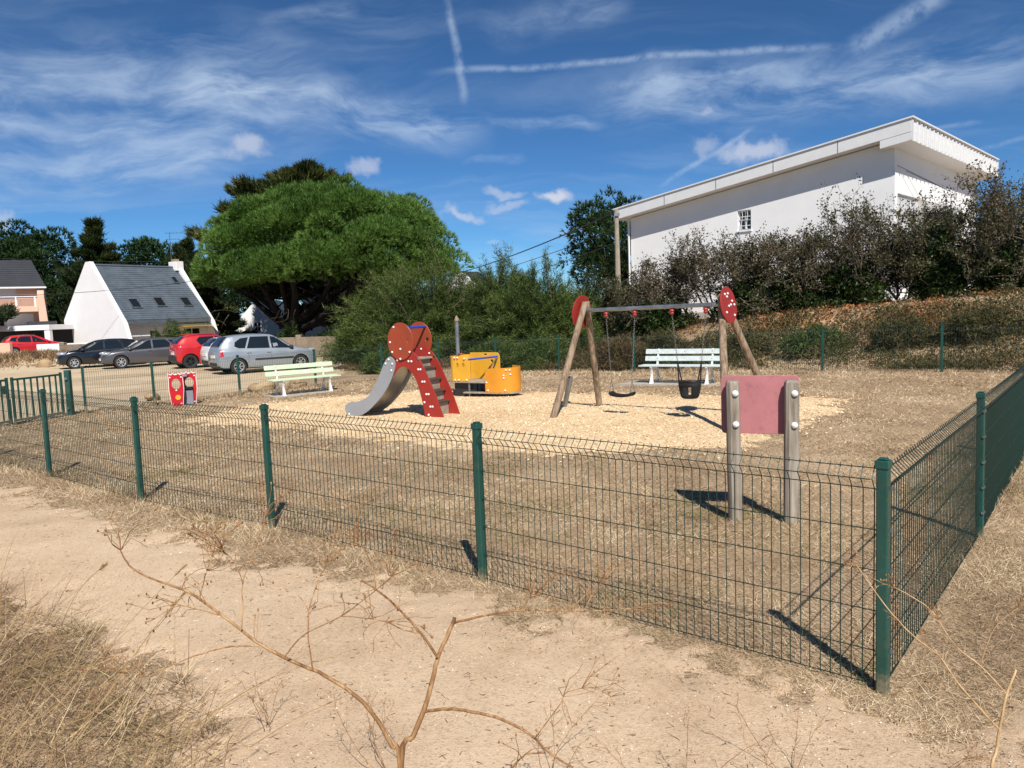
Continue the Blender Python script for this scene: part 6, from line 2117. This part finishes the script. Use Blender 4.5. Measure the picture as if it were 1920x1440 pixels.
# small branch of a cedar near the pink house, clipped by the picture edge
layered_tree('cedar_tree', (-38.3, 54.5, -0.3), 'dark cedar whose branch tips reach in front of the pink house', 4.2, 2.9, M['cypress'], nb=26, zlo=0.6, dens=1.3, upb=0.1, top_pow=1.0, width=0.09, seglen=0.4, r0=0.12)


def plume_bush(name, loc, label, R, H, mat, n=300, per=150, sl=0.20, wd=0.021, low=0.0, lean=(0, 0)):
    """feathery tamarisk: many arching plumes of thread-like sprays"""
    root = tree_root(name, loc, label, 'bush')
    st = MB()
    Ps = []; Ds = []
    for i in range(n):
        d = unit(RNG.normal(size=3)); d[2] = abs(d[2]) * 1.0 + low
        d = unit(d)
        lum = 1.0 + 0.22 * math.sin(3.1 * d[0] * 2 + 1.3) * math.cos(2.7 * d[1] * 2 + 0.4)
        e = d * np.array([R[0], R[1], H]) * RNG.uniform(0.72, 1.06) * lum + np.array([lean[0], lean[1], 0]) * d[2]
        e[2] = max(e[2], 0.15)
        s = np.array([RNG.normal() * 0.22 * R[0], RNG.normal() * 0.22 * R[1], 0.0])
        mid = (s + e) / 2 + np.array([0, 0, 0.18 * H])
        tt = np.linspace(0, 1, 7)[:, None]
        pts = (1 - tt) ** 2 * s + 2 * tt * (1 - tt) * mid + tt ** 2 * e
        if i % 4 == 0: st.tube(list(pts), list(np.linspace(0.035, 0.008, 7)), 5)
        u = RNG.uniform(0.40, 1.0, per)[:, None]
        p = (1 - u) ** 2 * s + 2 * u * (1 - u) * mid + u ** 2 * e
        tang = 2 * (1 - u) * (mid - s) + 2 * u * (e - mid)
        tang /= np.linalg.norm(tang, axis=1, keepdims=True)
        p = p + RNG.normal(size=(per, 3)) * (0.05 + 0.16 * (1 - u))
        Ps.append(p); Ds.append(tang * 0.6 + np.array([0, 0, 0.2]) + rnd_dirs(per) * 0.8)
    st.build('stems', M['twig'], root)
    P = np.concatenate(Ps); D = np.concatenate(Ds); m = len(P)
    ok = P[:, 2] > 0.0
    P = P[ok]; D = D[ok]; m = len(P)
    tri_mesh('foliage', slivers(P, D, RNG.uniform(0.6, 1.3, m) * sl, RNG.uniform(0.7, 1.3, m) * wd), mat, root)
    return root


def gl(x, y): return (x, y, gzs(x, y) - 0.05)


plume_bush('tamarisk_bush', gl(-3.4, 31.0), 'large feathery green tamarisk behind the slide', (3.5, 2.6), 4.4, M['tamarisk'], n=720, per=180)
plume_bush('tamarisk_bush', gl(-5.7, 32.2), 'lower feathery tamarisk reaching left behind the silver car', (2.0, 1.8), 2.7, M['tamarisk'], n=300, per=150)
plume_bush('tamarisk_bush', gl(1.15, 28.6), 'feathery dark green tamarisk just left of the swing frame', (2.55, 2.0), 3.3, M['tamarisk'], n=560, per=180)
plume_bush('tamarisk_bush', gl(3.4, 30.2), 'yellowish tamarisk top behind the left swing posts', (1.7, 1.5), 3.1, M['cypress_gold'], n=200, per=110)
plume_bush('tamarisk_bush', gl(-0.2, 31.0), 'feathery tamarisk filling the dip between the two big bushes', (2.0, 1.8), 3.9, M['tamarisk'], n=460, per=160)
for (x, y, r, lb) in [(-4.7, 27.6, 0.75, 'small round green shrub behind the fence above the green bench'), (-3.6, 27.9, 0.7, 'small round green shrub behind the fence next to the slide top'), (0.9, 25.6, 1.0, 'low green tamarisk tuft behind the fence right of the play boat'), (-0.5, 26.4, 0.9, 'low green tamarisk tuft behind the fence above the bow panel')]:
    plume_bush('low_shrub', gl(x, y), lb, (r, r * 0.8), r * 1.25, M['tamarisk'], n=90, per=100, sl=0.16, wd=0.02)
plume_bush('garden_shrub', (-22.9, 52.4, -0.25), 'round green garden shrub behind the wall below the skylights', (1.6, 1.2), 2.2, M['tamarisk'], n=160, per=120, sl=0.22, wd=0.035)
plume_bush('garden_shrub', (-9.6, 46.4, -0.25), 'green creeper shrub over the wall above the silver car', (2.6, 0.9), 2.0, M['ivy'], n=160, per=110, sl=0.22, wd=0.045)
plume_bush('garden_shrub', (-14.0, 49.0, -0.25), 'small green shrub behind the wall under the pine', (1.3, 0.9), 1.9, M['ivy'], n=110, per=100, sl=0.22, wd=0.045)
# low brown and green scrub on the bank
plume_bush('low_shrub', gl(3.4, 23.6), 'pale dry scrub bush behind the pale blue bench', (0.9, 0.6), 1.1, M['brush'], n=110, per=90, sl=0.2, wd=0.02)
plume_bush('low_shrub', gl(4.7, 23.2), 'grey green scrub bush above the pale blue bench', (0.8, 0.6), 1.15, M['heath'], n=110, per=90, sl=0.2, wd=0.022)


for (x, y, r, h, mt, lb) in [(6.9, 22.6, 0.9, 0.75, 'heath', 'low olive scrub clump on the bank just right of the swing frame'), (8.6, 21.6, 1.1, 0.85, 'tamarisk', 'low green scrub clump on the bank behind the pink board'), (10.6, 20.6, 0.9, 0.7, 'heath', 'low brown scrub clump on the bank between the two right fence posts'), (12.2, 19.9, 1.2, 0.8, 'heath', 'wide low scrub clump on the bank beyond the last back fence post'), (14.2, 19.0, 1.0, 0.75, 'brush', 'dry straw coloured scrub clump on the bank at the right picture edge')]:
    plume_bush('low_shrub', gl(x, y), lb, (r, r * 0.6), h, M[mt], n=130, per=80, sl=0.14, wd=0.022)


# ---------------------------------------------------------------- the thorny hedge in front of the white building
def grow(mb, leaf, p, d, L, r, depth, twist=0.35):
    n = 4
    pts = [p]
    q = p.copy(); dd = d.copy()
    for i in range(n):
        dd = unit(dd + RNG.normal(size=3) * twist * 0.45 + np.array([0, 0, 0.05]))
        q = q + dd * L / n
        pts.append(q.copy())
        if depth <= 2:
            for _ in range(2 if depth == 2 else 5): leaf.append((q - dd * RNG.random() * L / n, unit(dd + RNG.normal(size=3) * 0.9)))
    mb.tube(pts, list(np.linspace(r, r * 0.6, n + 1)), 4 if depth < 3 else 6, cap=False)
    if depth == 0: return
    for k in range(RNG.integers(3, 5) if depth > 1 else RNG.integers(3, 6)):
        i = RNG.integers(1, n + 1) if k else n
        nd = unit(dd + RNG.normal(size=3) * 0.62 + np.array([0, 0, 0.12]))
        grow(mb, leaf, pts[i], nd, L * RNG.uniform(0.55, 0.82), r * 0.55, depth - 1, twist)


def shrub_proto(seed, H, spread, mat, leafn, lsz, depth=4):
    global RNG
    keep = RNG; RNG = np.random.default_rng(seed)
    mb = MB(); leaf = []
    for i in range(6):
        a = 2 * math.pi * i / 6 + RNG.random()
        d = unit(np.array([math.cos(a) * spread, math.sin(a) * spread, 1.0]))
        grow(mb, leaf, np.array([0.25 * math.cos(a), 0.25 * math.sin(a), -0.1]), d, H * 0.36, 0.045, depth)
    tm = bpy.data.meshes.new('twigs'); tm.from_pydata(mb.v, [], mb.f); tm.update(); tm.materials.append(M['twig'])
    P = np.array([l[0] for l in leaf]); D = np.array([l[1] for l in leaf])
    i = RNG.integers(0, len(P), leafn)
    P = P[i] + RNG.normal(size=(leafn, 3)) * 0.05; D = D[i] + RNG.normal(size=(leafn, 3)) * 0.5
    # thicker low skirt of leaves
    T = leaves(P, D, RNG.uniform(0.7, 1.4, leafn) * lsz, RNG.uniform(0.5, 0.8, leafn) * lsz)
    RNG = keep
    return tm, T


def shrub(loc, label, seed, H, spread, mat, leafn, lsz=0.072, depth=4):
    leafn = int(leafn * 1.35)
    root = tree_root('hedge_shrub', loc, label, 'shrub', 'thorny shrubs of the hedge')
    tm, T = shrub_proto(seed, H, spread, mat, leafn, lsz, depth)
    link('twigs', tm, None, root)
    tri_mesh('foliage', T, mat, root)
    return root


HEDGE = [
    (4.7, 27.6, 2.8, 0.62, 'hedgeleaf', 7000, 'thin olive shrub at the left end of the white wall'),
    (5.9, 27.0, 3.6, 0.50, 'hedgebrown', 6500, 'sparse brownish shrub standing up left of the small window'),
    (7.4, 26.6, 3.4, 0.55, 'hedgebrown', 7000, 'twiggy grey brown shrub below the small barred window'),
    (8.9, 26.2, 3.2, 0.6, 'hedgeleaf', 8000, 'low bushy shrub right of the small barred window'),
    (10.2, 25.6, 3.5, 0.52, 'hedgebrown', 7000, 'upright twiggy shrub left of the tallest spray of twigs'),
    (11.5, 25.4, 4.4, 0.40, 'hedgeleaf', 6500, 'tall open shrub with bare twigs against the middle of the white wall'),
    (12.8, 24.9, 3.1, 0.6, 'hedgeleaf', 11000, 'dark dense shrub below the white building corner'),
    (13.9, 24.4, 4.2, 0.55, 'hedgeleaf', 12000, 'leafy dark shrub covering the balcony of the white building'),
    (15.2, 23.8, 4.6, 0.55, 'hedgebrown', 11000, 'brown and green shrub below the right end of the roof'),
    (16.5, 23.0, 4.5, 0.55, 'hedgebrown', 12000, 'tall reddish brown shrub at the right picture edge'),
    (17.6, 22.0, 4.2, 0.6, 'hedgeleaf', 12000, 'dark shrub cut off by the right picture edge'),
]
for i, (x, y, h, sp, mt, nl, lb) in enumerate(HEDGE):
    shrub(gl(x, y), lb, 100 + i, h, sp, M[mt], nl)
# evergreen ivy-like masses low in the hedge
IVY = [(5.2, 26.6, 1.3, 1.3, 'dark evergreen bush at the foot of the hedge behind the crossbar'), (7.9, 25.7, 1.2, 1.25, 'dark evergreen bush low in the hedge behind the right red plate'),
       (10.9, 24.8, 1.2, 1.6, 'dark evergreen bush low in the middle of the hedge'), (13.3, 23.9, 0.9, 2.2, 'dark upright evergreen bush below the balcony'), (15.0, 23.2, 1.1, 1.5, 'dark evergreen bush low in the hedge left of the right end'), (16.5, 22.4, 1.4, 1.6, 'dark evergreen bush low at the right end of the hedge'), (9.3, 25.3, 1.1, 1.2, 'dark evergreen bush low in the hedge below the small window')]
for (x, y, r, h, lb) in IVY:
    plume_bush('evergreen_bush', gl(x, y), lb, (r, r * 0.7), h, M['ivy'], n=140, per=90, sl=0.13, wd=0.06)

# brushwood pile of pruned branches behind the play boat
bp_ = tree_root('brushwood_pile', gl(-1.4, 28.2), 'pile of bare pruned branches on the bank behind the play boat', 'brushwood')
mb = MB()
for i in range(90):
    c = np.array([RNG.normal() * 0.9, RNG.normal() * 0.5, abs(RNG.normal()) * 0.25])
    a = RNG.random() * 6.283
    limb(mb, c, c + np.array([math.cos(a), math.sin(a) * 0.6, RNG.uniform(-0.1, 0.5)]) * RNG.uniform(0.4, 1.1), 0.018, 0.006, 0.12, 5, 4)
mb.build('branches', M['twig'], bp_)
bp_['kind'] = 'thing'

# ================================================================ dry plants right in front of the viewer
STALKS_A = [
    ([(-0.259, 1.500, 0.970), (-0.274, 1.504, 1.015), (-0.309, 1.508, 1.083), (-0.351, 1.512, 1.128), (-0.415, 1.515, 1.172), (-0.459, 1.519, 1.191), (-0.534, 1.523, 1.232), (-0.576, 1.527, 1.266), (-0.660, 1.531, 1.335), (-0.693, 1.535, 1.352), (-0.738, 1.538, 1.369), (-0.787, 1.542, 1.392), (-0.809, 1.546, 1.414), (-0.819, 1.550, 1.433)], 0.0075, 0.0018),
    ([(-0.570, 1.520, 1.268), (-0.569, 1.532, 1.314), (-0.571, 1.544, 1.355), (-0.555, 1.556, 1.401), (-0.533, 1.568, 1.454), (-0.524, 1.580, 1.484)], 0.0024, 0.0010),
    ([(-0.564, 1.530, 1.362), (-0.573, 1.515, 1.410), (-0.592, 1.500, 1.443)], 0.0016, 0.0009),
    ([(-0.538, 1.520, 1.232), (-0.593, 1.508, 1.238), (-0.643, 1.496, 1.231), (-0.704, 1.484, 1.214), (-0.742, 1.472, 1.205), (-0.778, 1.460, 1.213)], 0.0026, 0.0010),
    ([(-0.424, 1.500, 1.184), (-0.437, 1.525, 1.238), (-0.438, 1.550, 1.296), (-0.419, 1.575, 1.355), (-0.414, 1.600, 1.376)], 0.0024, 0.0010),
    ([(-0.481, 1.500, 1.215), (-0.432, 1.480, 1.269), (-0.351, 1.460, 1.312), (-0.282, 1.440, 1.366), (-0.241, 1.420, 1.403)], 0.0022, 0.0010),
    ([(-0.349, 1.450, 1.316), (-0.294, 1.435, 1.315), (-0.256, 1.420, 1.314)], 0.0014, 0.0008),
    ([(-0.614, 1.520, 1.300), (-0.655, 1.540, 1.303), (-0.718, 1.560, 1.312)], 0.0020, 0.0010),
    ([(-0.655, 1.530, 1.333), (-0.651, 1.555, 1.371), (-0.644, 1.580, 1.403)], 0.0020, 0.0010),
    ([(-0.257, 1.500, 0.970), (-0.230, 1.510, 1.032), (-0.204, 1.520, 1.089), (-0.186, 1.530, 1.146), (-0.174, 1.540, 1.187), (-0.153, 1.550, 1.228), (-0.138, 1.560, 1.260)], 0.0095, 0.0055),
    ([(-0.175, 1.530, 1.190), (-0.195, 1.524, 1.229), (-0.225, 1.518, 1.273), (-0.259, 1.512, 1.316), (-0.289, 1.506, 1.347), (-0.316, 1.500, 1.369)], 0.0042, 0.0025),
    ([(-0.288, 1.500, 1.349), (-0.295, 1.517, 1.382), (-0.312, 1.533, 1.416), (-0.336, 1.550, 1.440)], 0.0020, 0.0012),
    ([(-0.140, 1.560, 1.249), (-0.109, 1.583, 1.247), (-0.041, 1.607, 1.248), (0.005, 1.630, 1.243), (0.088, 1.653, 1.231), (0.161, 1.677, 1.216), (0.261, 1.700, 1.210)], 0.0042, 0.0016),
    ([(0.141, 1.660, 1.225), (0.161, 1.670, 1.253), (0.187, 1.680, 1.283)], 0.0018, 0.0012),
    ([(0.005, 1.600, 1.255), (0.017, 1.600, 1.277), (0.029, 1.600, 1.288)], 0.0014, 0.0009),
    ([(-0.207, 1.520, 1.078), (-0.166, 1.503, 1.091), (-0.121, 1.486, 1.096), (-0.057, 1.469, 1.088), (-0.015, 1.451, 1.077), (0.016, 1.434, 1.064), (0.046, 1.417, 1.040), (0.090, 1.400, 1.019)], 0.0052, 0.0028),
    ([(0.019, 1.430, 1.064), (0.070, 1.437, 1.128), (0.082, 1.443, 1.146), (0.114, 1.450, 1.152)], 0.0018, 0.0009),
    ([(0.038, 1.430, 1.033), (-0.001, 1.405, 1.046), (-0.027, 1.380, 1.036)], 0.0024, 0.0016),
]
STALKS_B = [
    ([(1.147, 1.800, 0.701), (1.165, 1.810, 0.764), (1.179, 1.820, 0.820), (1.201, 1.830, 0.904), (1.229, 1.840, 0.960)], 0.0060, 0.0045),
    ([(1.164, 1.800, 0.828), (1.078, 1.820, 0.934), (1.036, 1.840, 1.002), (0.979, 1.860, 1.051), (0.921, 1.880, 1.121), (0.863, 1.900, 1.213)], 0.0032, 0.0016),
    ([(1.201, 1.830, 0.901), (1.145, 1.844, 0.968), (1.086, 1.858, 1.020), (1.039, 1.872, 1.099), (1.005, 1.886, 1.129), (0.951, 1.900, 1.161)], 0.0028, 0.0014),
    ([(1.146, 1.850, 0.965), (1.150, 1.833, 1.028), (1.165, 1.817, 1.089), (1.205, 1.800, 1.135)], 0.0020, 0.0012),
]
STRAWS = [
    ([(-1.364, 1.900, 0.766), (-1.260, 2.000, 0.882), (-1.090, 2.100, 1.074), (-0.981, 2.200, 1.187)], 0.0016, 0.0008),
    ([(-1.175, 1.800, 0.820), (-1.083, 1.867, 0.932), (-0.966, 1.933, 1.094), (-0.897, 2.000, 1.178)], 0.0020, 0.0010),
    ([(-1.400, 2.000, 0.705), (-1.334, 2.033, 0.929), (-1.230, 2.067, 1.154), (-1.158, 2.100, 1.231)], 0.0014, 0.0008),
    ([(-0.887, 1.700, 0.871), (-0.743, 1.700, 0.982), (-0.589, 1.700, 1.072), (-0.414, 1.700, 1.128)], 0.0016, 0.0009),
    ([(-1.019, 1.900, 0.752), (-0.902, 1.900, 0.835), (-0.687, 1.900, 0.956), (-0.487, 1.900, 1.090)], 0.0012, 0.0006),
    ([(-1.597, 2.200, 0.740), (-1.431, 2.167, 0.923), (-1.267, 2.133, 0.980), (-1.111, 2.100, 1.005)], 0.0012, 0.0006),
    ([(-1.672, 2.400, 0.991), (-1.674, 2.450, 1.133), (-1.669, 2.500, 1.211)], 0.0012, 0.0006),
    ([(-0.822, 1.800, 0.806), (-0.836, 1.800, 0.958), (-0.815, 1.800, 1.038), (-0.802, 1.800, 1.159)], 0.0014, 0.0007),
    ([(-0.702, 1.700, 0.864), (-0.624, 1.667, 0.932), (-0.501, 1.633, 1.016), (-0.372, 1.600, 1.083)], 0.0014, 0.0008),
]


def seed_sprays(mb, p, d, n, size, r=0.0007):
    """fine forked twiglets with small seed capsules at a stem's tip"""
    for _ in range(n):
        dd = unit(np.array(d) + RNG.normal(size=3) * 0.55)
        e = np.array(p) + dd * size * RNG.uniform(0.5, 1.1)
        m = (np.array(p) + e) / 2 + RNG.normal(size=3) * size * 0.10
        mb.tube([p, m, e], [r * 1.3, r, r * 0.8], 4, cap=False)
        for _ in range(RNG.integers(1, 4)):
            d2 = unit(dd + RNG.normal(size=3) * 0.6)
            f = e + d2 * size * RNG.uniform(0.15, 0.4)
            mb.tube([e, f], [r, r * 0.7], 3, cap=False)
            if RNG.random() < 0.55:
                mb.ball(f, (0.0021, 0.0021, 0.0032), 6, 4)


def dry_plant(name, stalks, label, to_ground, spray=0.075, mat='stalk'):
    base = np.array(stalks[0][0][0])
    root = empty(name, (base[0], base[1], gzs(base[0], base[1])))
    tag(root, label, 'dry plant')
    org = np.array([base[0], base[1], gzs(base[0], base[1])])
    for i, (pts, r0, r1) in enumerate(stalks):
        pts = [np.array(p) - org for p in pts]
        if i in to_ground:
            b0 = pts[0]
            pts = [np.array([b0[0] * 0.3 + 0.01 * i, b0[1] * 0.3 - 0.05, -0.05]), np.array([b0[0] * 0.7, b0[1] * 0.7 - 0.02, b0[2] * 0.5])] + pts
        sp_ = spline(pts, 4)
        sp_ = [np.array(p) + RNG.normal(size=3) * 0.0004 for p in sp_]
        n = len(sp_)
        rad = list(np.linspace(r0, r1, n) * 0.68 * RNG.uniform(0.96, 1.04, n))
        st = MB().tube(sp_, rad, 8).build('stalk', M[mat], root, sm=70)
        if spray and r1 < 0.0022:
            mb = MB()
            d = unit(np.array(sp_[-1]) - np.array(sp_[-4]))
            seed_sprays(mb, sp_[-1], d, 7, spray)
            for k in range(3):
                j = RNG.integers(int(n * 0.45), n - 1)
                seed_sprays(mb, sp_[j], unit(d + RNG.normal(size=3) * 0.5 + np.array([0, 0, 0.6])), 2, spray * 0.9)
            tag(mb.build('seed_spray', M['stalk'], st, sm=70), kind='stuff')
    return root


dry_plant('dry_fennel', STALKS_A, 'big dry branching brown weed stalk rising in front of the path', (0, 9))
dry_plant('dry_fennel', STALKS_B, 'thin dry pale stalk in front of the fence corner post', (0,), 0.04, 'palestalk')
for i, (pts, r0, r1) in enumerate(STRAWS):
    pts = [np.array(p) for p in pts]
    b = pts[0]
    g = gzs(b[0], b[1])
    st = [np.array([b[0] - 0.08, b[1] - 0.05, g])] + pts
    LAB = ['tall straw stem leaning right over the tangled grass', 'straw stem with a thick feathery seed head', 'short leaning straw stem with a dark seed head', 'low arching straw bent far towards the path', 'long straight straw crossing the big dry stalk', 'flat arching straw at the left picture edge', 'thin upright stem at the far left edge', 'upright stiff straw in the tangled grass', 'low straw slanting right at the bottom edge']
    r = empty('straw_stem', (st[0][0], st[0][1], g)); tag(r, LAB[i], 'straw')
    org = st[0]
    s_ = spline([p - org for p in st], 5)
    MB().tube(s_, list(np.linspace(r0, r1, len(s_))), 5).build('stem', M['straw'], r, sm=70)
    if i in (1, 2, 0):
        mb = MB(); n = len(s_)
        P = []; D = []
        for k in range(260 if i == 1 else 90):
            t = RNG.uniform(0.83, 1.0) if i == 1 else RNG.uniform(0.93, 1.0)
            j = min(n - 2, int(t * (n - 1))); f = t * (n - 1) - j
            p = np.array(s_[j]) * (1 - f) + np.array(s_[j + 1]) * f
            d = unit(np.array(s_[j + 1]) - np.array(s_[j]))
            P.append(p); D.append(d + RNG.normal(size=3) * 0.28)
        tri_mesh('seed_head', slivers(np.array(P), np.array(D), 0.016, 0.0022), M['straw'], r)
# small dry weeds at the bottom edge
for i, (x, y, h, lb) in enumerate([(0.55, 2.75, 0.30, 'low dry weed with forked twigs at the bottom edge, right of the big stalk'), (1.05, 2.9, 0.28, 'small dark dry weed sprig at the bottom edge'), (1.45, 2.75, 0.22, 'tiny dark seed spike at the bottom edge near the corner post'), (-0.55, 3.0, 0.35, 'dry forked weed left of the big stalk base'), (-1.2, 3.4, 0.3, 'dry weed sprig at the edge of the tangled grass'), (0.1, 2.95, 0.26, 'dry forked weed just right of the big stalk base')]):
    r = empty('dry_weed', (x, y, gzs(x, y))); tag(r, lb, 'dry plant')
    mb = MB()
    for k in range(4):
        e = np.array([RNG.normal() * 0.12, RNG.normal() * 0.08, h * RNG.uniform(0.5, 1.0)])
        pts = limb(mb, (0, 0, -0.02), e, 0.0019, 0.001, 0.12, 5, 5)
        seed_sprays(mb, pts[-1], unit(e), 4, 0.09, 0.0008)
        seed_sprays(mb, pts[3], unit(e), 2, 0.07, 0.0008)
    mb.build('twigs', M['stalk'], r, sm=70)
